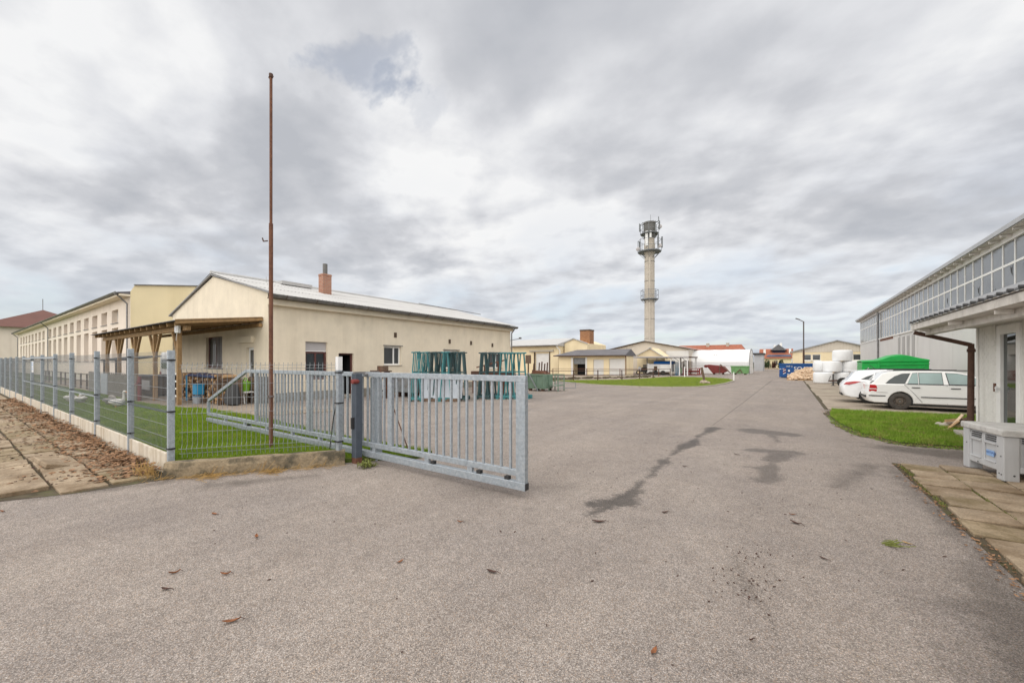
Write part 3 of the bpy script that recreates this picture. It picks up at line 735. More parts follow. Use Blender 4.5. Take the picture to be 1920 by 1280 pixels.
bb = B(); bb.box(-6.38, -6.34, 4.17, 4.22, .62, .82); bb.build('lock', 'black_plastic', gp)
bb = B(); bb.bar((-6.36, 4.22, 1.61), (-6.36, 4.75, 1.61), .05, .04); bb.cyl((-6.28, 4.38, 1.58), (-6.28, 4.56, 1.58), .03, 10); bb.build('roller_arm', 'zinc', gp)
g2 = thing('guide_post', 'grey blue galvanised guide post seen through the gate bars', 'post', (-6.25, 4.66, 0))
B().box(-6.42, -6.22, 4.60, 4.72, 0, 1.52).build('shaft', 'galvanised_post', g2, bevel=.008)
B().box(-6.46, -6.18, 4.56, 4.76, 0, .03).build('base_plate', 'galvanised_post', g2)
bb = B(); bb.cyl((-6.0, 5.2, .0), (-6.35, 4.74, 1.72), .012, 6)
tag(bb.build('steel_rod', 'rust'), 'thin rusty rod leaning against the guide post behind the gate', 'rod')
wd = B()
for i in range(90):
    a = random.uniform(0, 6.28); l = random.uniform(.05, .15); x, y = -5.97 + random.gauss(0, .05), 4.22 + random.gauss(0, .05); h = random.uniform(.02, .13)
    px_, py_ = x + l * math.cos(a), y + l * math.sin(a); qx, qy = -math.sin(a) * .014, math.cos(a) * .014
    wd.add([(x, y, .005), ((x + px_) / 2 + qx, (y + py_) / 2 + qy, h), (px_, py_, h * .8), ((x + px_) / 2 - qx, (y + py_) / 2 - qy, h)], [(0, 1, 2, 3)])
tag(wd.build('weed', 'weed_green'), 'yellow green weed growing at the foot of the dark gate post', 'weed')

# ------------------------------------------------------------------ rusty flagpole
fp = thing('flagpole', 'tall thin rusty steel pole standing alone on the lawn', 'pole', (-8.60, 3.84, .05))
bb = B(); bb.cyl((-8.6, 3.84, .0), (-8.6, 3.84, 4.6), .038, 14); bb.build('lower_tube', 'rust', fp, smooth=True)
bb = B(); bb.cyl((-8.6, 3.84, 4.6), (-8.6, 3.84, 7.55), .027, 12); bb.build('upper_tube', 'rust', fp, smooth=True)
bb = B(); bb.cyl((-8.6, 3.84, 7.55), (-8.6, 3.84, 7.62), .038, 10); bb.cyl((-8.65, 3.84, 7.56), (-8.55, 3.84, 7.56), .03, 8); bb.build('pole_cap', 'rust_dark', fp)
bb = B(); bb.cyl((-8.65, 3.80, 4.25), (-8.72, 3.75, 4.24), .012, 6); bb.cyl((-8.72, 3.75, 4.24), (-8.74, 3.74, 4.31), .012, 6); bb.build('cleat', 'rust_dark', fp)
bb = B(); bb.lathe([(.038, 0), (.052, .01), (.052, .05), (.038, .06)], 12, (-8.6, 3.84, 1.08)); bb.build('collar', 'rust_dark', fp)

# ================================================================== buildings
# ---- long cream workshop (gable towards the road, long side along the drive)
WX, GYW, WY1, WXL = -19.0, 8.36, 27.1, -31.6
ws = thing('workshop', 'long cream rendered workshop with pale corrugated roof and brick chimney beside the drive', 'building', (-25, 17, 0))
b = B()
P = wall_open(b, (WX, 0, 0), (0, 1, 0), GYW, WY1, 0, 4.72, [(10.03, 11.13, .95, 2.80), (11.74, 12.59, .12, 2.27), (14.53, 15.75, 1.64, 2.74), (19.32, 20.79, 1.39, 2.62), (24.23, 25.97, 1.33, 2.54)], .18, (1, 0, 0))
wall_open(b, (0, GYW, 0), (1, 0, 0), WXL, WX, 0, 4.72, [(-26.2, -24.0, 1.50, 3.15), (-21.2, -20.4, .35, 2.5)], .20, (0, -1, 0))
b.add([(WXL, GYW, 4.72), (WX, GYW, 4.72), (WX, GYW, 4.92), (-25.2, GYW, 6.36), (WXL, GYW, 4.8)], [(0, 1, 2, 3, 4)])
b.quad((WXL, GYW, 0), (WXL, WY1, 0), (WXL, WY1, 4.72), (WXL, GYW, 4.72))
b.add([(WXL, WY1, 0), (WX, WY1, 0), (WX, WY1, 4.9), (-25.2, WY1, 6.36), (WXL, WY1, 4.8)], [(0, 1, 2, 3, 4)])
b.build('wall', 'cream_plaster', ws)
bb = B(); bb.box(WX + .001, WX + .035, GYW + .3, 11.70, .0, .40); bb.box(WX + .001, WX + .035, 12.63, WY1, .0, .40); bb.build('plinth', 'plinth_stone', ws)
bb = B(); bb.box(WX, WX + .26, GYW - .03, WY1 + .1, 4.34, 4.62); bb.build('cornice', 'cream_plaster', ws, bevel=.02)
bb = B(); bb.box(WX - .02, WX + .33, GYW - .02, WY1 + .1, 4.63, 4.69); bb.build('eaves_board', 'timber_dark', ws)
def corrugated(p00, p01, p10, p11, n, amp, name, m, parent, th=.0):
    """sheet with waves running from the p00-p01 edge to the p10-p11 edge"""
    p00, p01, p10, p11 = map(Vector, (p00, p01, p10, p11)); nrm = (p01 - p00).cross(p10 - p00).normalized()
    if nrm.z < 0: nrm = -nrm
    vs = []; fs = []
    for i in range(n + 1):
        t = i / n; o = nrm * amp * math.sin(i * math.pi / 2)
        vs += [p00.lerp(p01, t) + o, p10.lerp(p11, t) + o]
    for i in range(n): fs.append((2 * i, 2 * i + 2, 2 * i + 3, 2 * i + 1))
    bb = B(); bb.add(vs, fs); return bb.build(name, m, parent, smooth=True)
# three courses of sheets on the visible slope, lapped
RX, RZ, EX, EZ = -25.2, 6.50, WX + .42, 4.80
for k in range(3):
    t0, t1 = k / 3, min(1, (k + 1) / 3 + .02); lf = .02 * (2 - k)
    a = lambda t, y: (EX + (RX - EX) * t, y, EZ + (RZ - EZ) * t + .05 * k * .4)
    corrugated(a(t0, GYW - .12), a(t0, WY1 + .2), a(t1, GYW - .12), a(t1, WY1 + .2), 420, .028, 'roof_course', 'fibre_cement', ws)
corrugated((RX, GYW - .12, RZ + .04), (RX, WY1 + .2, RZ + .04), (WXL - .4, GYW - .12, 4.66), (WXL - .4, WY1 + .2, 4.66), 200, .028, 'rear_roof', 'fibre_cement', ws)
bb = B(); bb.cyl((RX, GYW - .12, RZ + .06), (RX, WY1 + .2, RZ + .06), .11, 8); bb.build('ridge_cap', 'fibre_cement', ws, smooth=True)
bb = B()          # verge trim on the gable
bb.bar((WX + .38, GYW - .06, 4.86), (RX, GYW - .06, 6.46), .12, .07); bb.bar((WXL - .35, GYW - .06, 4.70), (RX, GYW - .06, 6.46), .12, .07)
bb.build('verge', 'zinc', ws)
def gutter(p0, p1, r, name, m, parent, n=7):
    p0, p1 = Vector(p0), Vector(p1); dr = (p1 - p0).normalized(); sd = dr.cross(Vector((0, 0, 1)))
    vs = []; fs = []
    for p in (p0, p1):
        for k in (r, r - .008):
            vs += [p + sd * (k * math.cos(math.pi * i / n)) - Vector((0, 0, 1)) * (k * math.sin(math.pi * i / n)) for i in range(n + 1)]
    q = n + 1
    for i in range(n): fs += [(i, i + 1, 2 * q + i + 1, 2 * q + i), (q + i, 3 * q + i, 3 * q + i + 1, q + i + 1), (i, q + i, q + i + 1, i + 1), (2 * q + i, 2 * q + i + 1, 3 * q + i + 1, 3 * q + i)]
    bb = B(); bb.add(vs, fs); return bb.build(name, m, parent, smooth=True)
gutter((WX + .52, GYW - .1, 4.77), (WX + .52, WY1 + .2, 4.70), .16, 'gutter', 'zinc', ws)
br_o = None
for i in range(14):
    y = GYW + .5 + i * 1.4; zg = 4.77 - .07 * i / 14
    if br_o is None:
        bb = B()
        for k in range(7):
            a0, a1 = math.pi * k / 7, math.pi * (k + 1) / 7
            bb.bar((.168 * math.cos(a0), 0, -.168 * math.sin(a0)), (.168 * math.cos(a1), 0, -.168 * math.sin(a1)), .03, .01, up=(0, 1, 0))
        br_o = bb.build('gutter_bracket', 'rust_dark', ws, Vector((WX + .52, y, zg)) - Vector(ws.location))
    else: copy_part(br_o, ws, Vector((WX + .52, y, zg)) - Vector(ws.location))
bb = B(); bb.cyl((WX + .5, WY1, 4.62), (WX + .12, WY1 + .02, 4.2), .05, 8); bb.cyl((WX + .12, WY1 + .02, 4.2), (WX + .12, WY1 + .02, .1), .05, 8); bb.build('downpipe', 'zinc', ws, smooth=True)
bb = B(); bb.bar((WX + .05, WY1 - .1, 3.6), (WX + .75, WY1 + .3, 3.75), .05); bb.box(WX + .70, WX + .85, WY1 + .2, WY1 + .4, 3.72, 3.85); bb.build('lamp_bracket', 'zinc', ws)
# chimney
ch = B().box(-22.83, -22.36, 12.83, 13.36, 5.35, 7.0).build('chimney', 'chimney_brick', ws)
B().box(-22.85, -22.34, 12.81, 13.38, 6.90, 6.97).build('chimney_collar', 'chimney_brick', ch)
bb = B(); bb.cyl((-22.6, 13.1, 7.0), (-22.6, 13.1, 7.62), .13, 12); bb.build('flue', 'tower_dark', ch, smooth=True)
bb = B(); bb.cyl((-24.3, 10.6, 6.2), (-24.3, 10.6, 6.62), .02, 6); bb.box(-24.9, -24.2, 11.4, 13.2, 6.36, 6.56); bb.build('roof_vent', 'fibre_cement', ws)
bb = B(); bb.bar((-24.4, 22.0, 6.52), (-22.0, 26.9, 5.95), .05, .05); bb.build('roof_rail', 'zinc', ws)
# openings on the long side
X0 = WX - .18
sw = B(); sw.box(X0 - .02, X0 + .05, 10.03, 11.13, 2.34, 2.80); sw = sw.build('shutter_box', 'shutter_grey', ws)
fr = B()
for (ya, yb, za, zb) in ((10.03, 10.13, .95, 2.34), (11.03, 11.13, .95, 2.34), (10.13, 11.03, .95, 1.05), (10.13, 11.03, 2.24, 2.34), (10.54, 10.62, 1.05, 2.24)): fr.box(X0 - .02, X0 + .06, ya, yb, za, zb)
fr = fr.build('window', 'maroon', ws)
B().box(X0 - .03, X0 + .01, 10.14, 11.02, 1.06, 2.23).build('pane', 'window_glass', fr)
B().box(X0 + .05, X0 + .09, 10.05, 11.11, 2.325, 2.36).build('shutter_bar', 'white_paint', ws)
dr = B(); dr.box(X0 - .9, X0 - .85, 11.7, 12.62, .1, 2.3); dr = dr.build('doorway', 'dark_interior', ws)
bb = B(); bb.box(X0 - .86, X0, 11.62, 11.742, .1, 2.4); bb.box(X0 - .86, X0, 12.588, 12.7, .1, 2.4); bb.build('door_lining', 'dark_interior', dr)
bb = B(); bb.box(X0, X0 + .06, 12.50, 12.588, .12, 2.268); bb.box(X0, X0 + .06, 11.742, 11.79, .12, 2.268); bb.box(X0, X0 + .06, 11.79, 12.5, 2.2, 2.268); bb.build('door_frame', 'maroon', dr)
bb = B(); bb.box(WX + .0, WX + .75, 11.5, 12.8, 0, .12); bb.build('doorstep', 'plinth_stone', ws, bevel=.01)
for (ya, yb, za, zb) in ((14.53, 15.75, 1.64, 2.74), (19.32, 20.79, 1.39, 2.62), (24.23, 25.97, 1.33, 2.54)):
    f = B()
    for q in ((ya, ya + .08, za, zb), (yb - .08, yb, za, zb), (ya + .08, yb - .08, za, za + .08), (ya + .08, yb - .08, zb - .10, zb), ((ya + yb) / 2 + .12, (ya + yb) / 2 + .2, za + .08, zb - .1)): f.box(X0 - .02, X0 + .05, *q)
    f = f.build('window', 'white_paint', ws)
    B().box(X0 - .02, X0 + .01, ya + .07, yb - .07, za + .07, zb - .09).build('pane', 'window_glass', f)
    B().box(WX - .02, WX + .05, ya - .04, yb + .04, za - .045, za - .003).build('sill', 'concrete', f)
    B().box(WX + .001, WX + .05, ya - .05, yb + .1, zb + .005, zb + .05).build('drip_strip', 'zinc', f)
for (y, z) in ((15.32, 3.4), (19.88, 3.22), (24.64, 3.13), (22.1, 3.2)):
    bb = B(); bb.box(WX + .001, WX + .04, y - .09, y + .09, z - .14, z + .14); v = bb.build('vent', 'timber_dark', ws)
# gable window with bars and the narrow white door
fr = B()
for q in ((-26.2, -26.1, 1.5, 3.15), (-24.1, -24.0, 1.5, 3.15), (-26.1, -24.1, 1.5, 1.6), (-26.1, -24.1, 3.05, 3.15), (-25.14, -25.06, 1.6, 3.05)): fr.box(q[0], q[1], GYW + .13, GYW + .20, q[2], q[3])
fr = fr.build('window', 'maroon', ws)
B().box(-26.1, -24.1, GYW + .16, GYW + .19, 1.6, 3.05).build('pane', 'window_glass', fr)
bo = None
for i in range(7):
    x = -25.35 + i * .19
    if bo is None: bo = B().box(x - .013, x + .013, GYW + .04, GYW + .07, 1.52, 3.12).build('bar', 'shutter_grey', fr)
    else: copy_part(bo, fr, (i * .19, 0, 0))
B().box(-26.3, -23.9, GYW - .05, GYW + .10, 1.44, 1.497).build('sill', 'plinth_stone', fr)
fr = B()
for q in ((-21.2, -21.08, .35, 2.5), (-20.52, -20.4, .35, 2.5), (-21.08, -20.52, 2.38, 2.5), (-21.08, -20.52, .35, .7)): fr.box(q[0], q[1], GYW + .12, GYW + .2, q[2], q[3])
fr = fr.build('door', 'white_paint', ws)
B().box(-21.08, -20.52, GYW + .14, GYW + .17, .7, 2.38).build('pane', 'window_glass', fr)
bb = B(); bb.box(-21.75, -20.35, GYW - .14, GYW - .001, 2.72, 3.02); bb.build('door_canopy', 'cream_plaster', ws, bevel=.01)

# ---- wooden shelter leaning on the gable
AY, AZ = 5.73, 3.08
sh = thing('timber_shelter', 'brown timber lean to shelter with Y braced posts against the cream gable', 'shelter', (-26.5, AY, 0))
PX = [-20.86, -24.08, -27.22, -30.45, -33.18]
po = None
for i, x in enumerate(PX):
    L = Vector((x, AY, 0)) - Vector(sh.location)
    if po is None: bb = B(); bb.box(-.075, .075, -.075, .075, .02, AZ); po = bb.build('post', 'timber', sh, L, bevel=.008)
    else: copy_part(po, sh, L)
    for s in (-1, 1):
        if (i == 0 and s > 0) or (i == 4 and s < 0): continue
        bb = B(); bb.bar((x + s * .05, AY, 2.05), (x + s * .82, AY, AZ + .03), .09, .11); bb.build('brace', 'timber', sh)
B().box(-33.9, -19.75, AY - .075, AY + .075, AZ, AZ + .19).build('beam', 'timber', sh, bevel=.008)
B().box(-34.0, -19.5, GYW - .14, GYW - .02, 3.40, 3.56).build('wall_plate', 'timber', sh)
ro = None
for i in range(16):
    x = -33.8 + i * .93
    if ro is None:
        bb = B(); bb.bar((0, AY - .42, AZ + .235), (0, GYW - .02, AZ + .62), .09, .15); ro = bb.build('rafter', 'timber', sh, Vector((x, 0, 0)) - Vector((sh.location.x, sh.location.y, 0)))
    else: copy_part(ro, sh, Vector((x, 0, 0)) - Vector((sh.location.x, sh.location.y, 0)))
corrugated((-34.2, AY - .55, AZ + .33), (-19.42, AY - .55, AZ + .33), (-34.2, GYW - .01, AZ + .735), (-19.42, GYW - .01, AZ + .735), 340, .02, 'roof', 'dark_slate', sh)
bb = B(); bb.bar((-19.46, AY - .5, AZ + .30), (-19.46, GYW - .02, AZ + .68), .03, .17); bb.build('barge_board', 'timber', sh)
for k in range(5):
    bb = B(); y = AY - .3 + k * .6; z = AZ + .31 + (y - AY + .4) * .142; bb.bar((-34, y, z), (-19.6, y, z), .10, .03); bb.build('batten', 'timber_dark', sh)
lb = thing('floodlight', 'pale square floodlight fixed to the near end of the shelter beam', 'lamp', (-20.3, 5.6, 3.1))
B().box(-20.52, -20.16, 5.48, 5.60, 2.98, 3.42).build('housing', 'white_plastic', lb, bevel=.03)
B().box(-20.46, -20.22, 5.465, 5.478, 3.05, 3.30).build('lens', 'lens_white', lb)
bb = B(); bb.cyl((-20.5, 5.62, 3.2), (-20.75, 5.63, 3.12), .012, 6); bb.cyl((-20.75, 5.63, 3.12), (-20.86, 5.63, 2.7), .012, 6); bb.build('cable', 'white_plastic', lb)

# ---- far hall with two rows of windows, its yellow end wall to the drive
HX, HY = -41.4, 8.4
hb = thing('window_hall', 'long pale pink hall with two rows of windows and a yellow end wall', 'building', (-75, 16, 0))
ZE = 7.0; bays = []
x = -45.0
i = 0
opens = []
while x > -112:
    wv = 2.15; opens += [(x - wv, x, 5.05, 6.15), (x - wv, x, 1.9, 4.65)]; bays.append((x - wv, x))
    x -= 3.75 if i != 9 else 5.6
    i += 1
b = B(); wall_open(b, (0, HY, 0), (1, 0, 0), -116, HX, 0, ZE, opens, .38, (0, -1, 0)); b.build('wall', 'pink_plaster', hb)
B().box(-116, HX - .01, HY - .03, HY - .001, 0, .75).build('plinth', 'beige_cladding', hb)
b = B(); b.add([(HX, HY, 0), (HX, HY + 18, 0), (HX, HY + 18, ZE + .2), (HX, HY + 9, ZE + 1.9), (HX, HY + .25, ZE + .72), (HX, HY, ZE + .2)], [(0, 1, 2, 3, 4, 5)]); b.build('end_wall', 'yellow_plaster', hb)
b = B(); b.quad((-116, HY, 0), (-116, HY, ZE), (-116, HY + 18, ZE), (-116, HY + 18, 0)); b.quad((-116, HY + 18, 0), (-116, HY + 18, ZE), (HX, HY + 18, ZE), (HX, HY + 18, 0)); b.build('rear_walls', 'pink_plaster', hb)
b = B(); b.box(-116.2, HX + .02, HY - .62, HY - .001, ZE - .16, ZE - .02); b.build('eaves_soffit', 'cream_plaster', hb)
b = B(); b.prism([(HY - .7, ZE + .0), (HY - .7, ZE + .1), (HY + 9, ZE + 1.86), (HY + 18.6, ZE + .1), (HY + 18.6, ZE)], lambda y, z: (-116.3, y, z), lambda y, z: (HX - .05, y, z)); b.build('roof', 'dark_slate', hb)
b = B(); b.bar((HX + .03, HY + .2, ZE + .75), (HX + .03, HY + 9, ZE + 1.95), .2, .07); b.build('parapet_cap', 'zinc', hb)
gutter((-116.2, HY - .72, ZE + .08), (HX + .05, HY - .72, ZE + .12), .12, 'gutter', 'zinc', hb)
for gx in (HX - .35, -80.5, -115.5):
    bb = B(); bb.cyl((gx, HY - .72, ZE - .02), (gx, HY - .12, ZE - .7), .055, 8); bb.cyl((gx, HY - .12, ZE - .7), (gx, HY - .12, .1), .055, 8); bb.lathe([(.1, 0), (.16, .12), (.16, .22)], 8, (gx, HY - .72, ZE - .12)); bb.build('downpipe', 'zinc', hb, smooth=True)
fo = {}
def hall_window(w, zb, zt):
    """frame with a middle upright, pane as a child; shared between bays"""
    f = B()
    for q in ((0, .09, zb, zt), (w - .09, w, zb, zt), (.09, w - .09, zb, zb + .08), (.09, w - .09, zt - .08, zt), (w / 2 - .05, w / 2 + .05, zb + .08, zt - .08)): f.box(q[0], q[1], 0, .06, q[2], q[3])
    f = f.build('window', 'white_paint', hb, (0, 0, 0))
    p = B(); p.box(.09, w - .09, .03, .05, zb + .08, zt - .08); p.build('pane', 'hall_b_glass', f, (0, 0, 0))
    s = B(); s.box(-.03, w + .03, -.44, .0, zb - .05, zb - .003); s.build('sill', 'zinc', f, (0, 0, 0))
    return f
for (zb, zt) in ((5.05, 6.15), (1.9, 4.65)):
    f0 = None
    for (xa, xb) in bays:
        loc = Vector((xa, HY + .36, 0)) - Vector((hb.location.x, hb.location.y, 0))
        if f0 is None: f0 = hall_window(xb - xa, zb, zt); f0.location = loc
        else:
            c = copy_part(f0, hb, loc)
            for chd in f0.children: copy_part(chd, c, (0, 0, 0))

# ---- hipped roof house at the far left
hs = thing('hipped_house', 'far pink house with dark red brown hipped roof at the left edge', 'house', (-140, 4.5, 0))
cx, cy = -143.5, 14.0
b = B()
for (x0, x1, y0, y1) in ((cx - 11, cx + 11, cy - 9, cy + 9),): b.box(x0, x1, y0, y1, 0, 9.2)
b.build('wall', 'pink_plaster', hs)
b = B(); b.add([(cx - 12, cy - 10, 9.1), (cx + 12, cy - 10, 9.1), (cx + 12, cy + 10, 9.1), (cx - 12, cy + 10, 9.1), (cx - .5, cy, 14.0), (cx + .5, cy, 14.0)], [(0, 1, 5, 4), (1, 2, 5), (2, 3, 4, 5), (3, 0, 4), (0, 3, 2, 1)]); b.build('roof', 'roof_tile_brown', hs)
b = B(); b.cyl((cx, cy, 13.9), (cx, cy, 16.6), .06, 6); b.build('spire_rod', 'zinc', hs)

# ---- grey hall on the right with its long band of glazing
DX, DY0, DY1 = 7.8, 15.2, 70.0
hd = thing('glazed_hall', 'long grey panelled hall with a full length band of white framed upper windows', 'building', (11, 40, 0))
ZG0, ZG1, ZT = 4.22, 6.98, 6.02
b = B(); b.quad((DX, DY0, 0), (DX, DY1, 0), (DX, DY1, ZG0), (DX, DY0, ZG0))
b.quad((DX, DY1, 0), (DX + 14, DY1, 0), (DX + 14, DY1, 7.2), (DX, DY1, 7.2)); b.quad((DX, DY0, 0), (DX, DY0, 7.2), (DX + 14, DY0, 7.2), (DX + 14, DY0, 0))
b.quad((DX + 14, DY0, 0), (DX + 14, DY0, 7.2), (DX + 14, DY1, 7.2), (DX + 14, DY1, 0)); b.build('wall', 'hall_panel', hd)
pn = None
yy = DY0 + .02
while yy < 69:
    hi = min(yy + 4.56, DY1)
    if not 40.9 < yy + 2.3 < 48.2:
        bb = B(); bb.box(DX - .04, DX - .001, yy + .01, hi - .01, .25, ZG0 - .05); bb.build('wall_panel', 'hall_panel', hd)
    yy = hi
for i in range(9):
    y = 41.1 + i * .79
    bb = B(); bb.box(DX - .065 - .02 * (i % 2), DX - .001, y, y + .74, .1, ZG0 - .3); bb.build('door_leaf', 'hall_dark_panel' if i % 2 else 'hall_panel', hd)
bb = B(); bb.box(DX - .06, DX - .001, 49.6, 55.8, ZG0 - .26, ZG0 - .02); bb.build('rust_strip', 'rust', hd)
B().box(DX - .10, DX + .05, DY0, DY1, ZG0 - .04, ZG0 + .06).build('lower_sill', 'hall_frame', hd)
B().box(DX - .03, DX + .05, DY0, DY1, ZT - .05, ZT + .05).build('transom', 'hall_frame', hd)
B().box(DX - .10, DX + .05, DY0, DY1, ZG1, ZG1 + .22).build('head_rail', 'hall_frame', hd)
B().box(DX - .5, DX + 6.5, DY0 - .4, DY1 + .4, 7.32, 7.40).build('roof', 'roof_edge', hd)
B().box(DX - .52, DX - .44, DY0 - .4, DY1 + .4, 7.24, 7.43).build('roof_edge', 'roof_edge', hd)
B().box(DX - .46, DX + .0, DY0, DY1, 7.205, 7.23).build('soffit', 'soffit', hd)
B().box(DX + .16, DX + .2, DY0, DY1, ZG0, ZG1 + .2).build('blind', 'shutter_grey', hd)
ro = None; step = 1.165; n = int((DY1 - DY0) / step)
mo = po_ = pu = ro = None
for i in range(n + 1):
    y = DY0 + .1 + i * step; q = Vector((DX, y, 0)) - Vector((hd.location.x, hd.location.y, 0))
    if mo is None:
        bb = B(); bb.box(-.035, .05, -.036, .036, ZG0 + .06, ZT - .05); bb.box(-.035, .05, -.036, .036, ZT + .05, ZG1); mo = bb.build('mullion', 'hall_frame', hd, q)
        bb = B(); bb.box(-.01, .01, .036, step - .036, ZG0 + .06, ZT - .05); po_ = bb.build('lower_pane', 'hall_glass', hd, q)
        bb = B(); bb.box(-.01, .01, .036, step - .036, ZT + .05, ZG1); pu = bb.build('upper_pane', 'hall_glass', hd, q)
        bb = B(); bb.box(-.44, -.1, -.04, .04, 7.10, 7.20); ro = bb.build('roof_bracket', 'soffit', hd, q)
    else:
        copy_part(mo, hd, q)
        if i < n: copy_part(po_, hd, q); copy_part(pu, hd, q)
        if i % 1 == 0: copy_part(ro, hd, q)
for (y, z) in ((25.0, 5.55), (26.2, 5.65), (29.8, 5.3), (32.2, 4.75), (34.6, 5.4), (27.9, 4.9), (37.0, 4.8), (40.3, 4.7)):   # bird stickers
    bb = B(); bb.add([(DX - .013, y, z), (DX - .013, y + .08, z + .28), (DX - .013, y - .05, z + .16), (DX - .013, y - .16, z + .30), (DX - .013, y - .13, z - .02), (DX - .013, y - .22, z - .22)], [(0, 1, 2), (0, 2, 3), (0, 3, 4), (0, 4, 5)])
    bb.build('bird_sticker', 'box_dark', hd)
bb = B(); bb.cyl((DX - .12, 56.6, 7.1), (DX - .12, 56.6, .1), .08, 8); bb.build('downpipe', 'zinc', hd, smooth=True)

# ---- low painted brick annex with its canopy
AX, AYC = 3.9, 14.9
an = thing('brick_annex', 'low white painted brick annex with glazed door and overhanging canopy at the right edge', 'building', (5.8, 10, 0))
DYA, DYB = 12.62, 13.74
b = B(); wall_open(b, (AX, 0, 0), (0, 1, 0), -4, AYC, 0, 2.95, [(DYA, DYB, .18, 2.62)], .16, (-1, 0, 0))
b.quad((AX, AYC, 0), (DX, AYC, 0), (DX, AYC, 2.95), (AX, AYC, 2.95)); b.quad((AX, -4, 0), (AX, -4, 2.95), (DX, -4, 2.95), (DX, -4, 0)); b.build('wall', 'painted_brick', an)
# courses of painted bricks standing proud by a hair
RNG = random.Random(3); brk = None; nb_ = 0; many = B()
for r in range(int(2.62 / .083)):
    z = .06 + r * .083; y = AYC - .01 - (.13 if r % 2 else 0)
    while y > 9.6:
        ya = max(y - .25, 9.5)
        if not (z + .075 > .16 and z < 2.64 and y > DYA - .06 and ya < DYB + .06):
            ov = RNG.uniform(.002, .004)
            if nb_ < 300 and y > 12.9 or (nb_ < 300 and z > .8):
                if brk is None:
                    bb = B(); bb.box(-.01, .02, -.24, 0, 0, .072); brk = bb.build('brick', 'painted_brick', an, Vector((AX + .008 - ov, y, z)) - Vector((5.8, 10, 0)))
                else: copy_part(brk, an, Vector((AX + .008 - ov, y, z)) - Vector((5.8, 10, 0)))
                nb_ += 1
            else: many.box(AX - .002 - ov, AX + .02, y - .24, y, z, z + .072)
        y -= .25
stuff(many.build('brickwork', 'painted_brick', an))
fr = B()
for q in ((DYA, DYA + .17, .18, 2.62), (DYB - .20, DYB, .18, 2.62), (DYA + .17, DYB - .2, 2.42, 2.62), (DYA + .17, DYB - .2, .18, .30)): fr.box(AX - .035, AX + .08, q[0], q[1], q[2], q[3])
fr = fr.build('door', 'white_paint', an, bevel=.008)
B().box(AX + .02, AX + .03, DYA + .17, DYB - .2, .30, 2.42).build('pane', 'car_glass', fr)
bb = B(); bb.box(AX - .075, AX - .03, DYB - .13, DYB - .08, 1.14, 1.26); bb.bar((AX - .08, DYB - .10, 1.22), (AX - .08, DYB - .24, 1.22), .022); bb.build('handle', 'white_plastic', fr)
bb = B(); bb.box(AX - .045, AX - .008, DYB + .04, DYB + .13, 1.13, 1.32); bb.build('lock_plate', 'rust', an)
bb = B(); bb.box(AX - .05, AX - .008, DYB + .02, DYB + .08, 2.25, 2.75); bb.box(AX - .07, AX - .008, DYB + .0, DYB + .13, 2.18, 2.30); bb.build('cable_box', 'painted_brick', an, bevel=.01)
B().box(AX - .6, AX - .01, 12.9, 14.2, .0, .16).build('doorstep', 'concrete', an, bevel=.01)
bb = B(); bb.cyl((AX - .03, AYC - .04, .02), (AX - .03, AYC - .04, 2.68), .024, 8); bb.build('corner_trim', 'white_paint', an)
b = B(); b.box(2.74, 7.75, -4, AYC + .05, 2.90, 2.96); b.build('canopy_roof', 'roof_edge', an)
b = B(); b.box(2.70, 2.735, -4, AYC + .08, 2.66, 2.80); b.build('fascia', 'soffit', an)
b = B(); b.box(2.735, 3.885, -4, AYC + .05, 2.655, 2.68); b.build('canopy_soffit', 'soffit', an)
b = B(); b.box(2.96, 3.10, -4, AYC + .02, 2.52, 2.652); b.build('canopy_beam', 'soffit', an)
ro = None
for i in range(7):
    y = AYC - .5 - i * 2.3
    if ro is None: bb = B(); bb.box(-.83, -.63, -.022, .022, 2.58, 2.653); ro = bb.build('joist', 'soffit', an, Vector((3.57, y, 0)) - Vector((5.8, 10, 0)))
    else: copy_part(ro, an, Vector((3.57, y, 0)) - Vector((5.8, 10, 0)))
vs = []; fs = []; n = 240
for i in range(n + 1):
    y = -4 + (AYC + 4.1) * i / n; w_ = (0, 0, 1, 1)[i % 4] * .012
    vs += [(2.66, y, 2.815 + w_), (4.6, y, 3.03 + w_)]
for i in range(n): fs.append((2 * i, 2 * i + 2, 2 * i + 3, 2 * i + 1))
bb = B(); bb.add(vs, fs); bb.build('roof_sheet', 'hall_frame', an)
tl = None
for i in range(28):
    y = AYC - .2 - i * .36
    if tl is None: bb = B(); bb.cyl((-.03, 0, 0), (.03, 0, 0), .028, 8); tl = bb.build('bolt_cap', 'box_dark', an, Vector((2.65, y, 2.85)) - Vector((5.8, 10, 0)))
    else: copy_part(tl, an, Vector((2.65, y, 2.85)) - Vector((5.8, 10, 0)))
dp = thing('brown_downpipe', 'dark brown bent rain pipe running from the canopy edge down the annex corner', 'downpipe', (3.8, 14.98, 0))
bb = B(); bb.cyl((2.76, 15.0, 2.60), (3.80, 15.0, 2.24), .052, 12); bb.build('slanted_pipe', 'rust_dark', dp, smooth=True)
bb = B(); bb.cyl((3.80, 15.0, 2.27), (3.80, 15.0, 2.10), .058, 12); bb.build('elbow', 'rust_dark', dp, smooth=True)
bb = B(); bb.cyl((3.79, 15.0, .0), (3.80, 15.0, 2.18), .066, 12, .062); bb.build('upright_pipe', 'rust_dark', dp, smooth=True)
bb = B(); bb.lathe([(.07, 0), (.08, .01), (.08, .05), (.07, .06)], 12, (3.80, 15.0, 2.08)); bb.box(3.72, 3.90, 14.93, 15.0, 2.06, 2.10); bb.build('pipe_clip', 'rust_dark', dp)

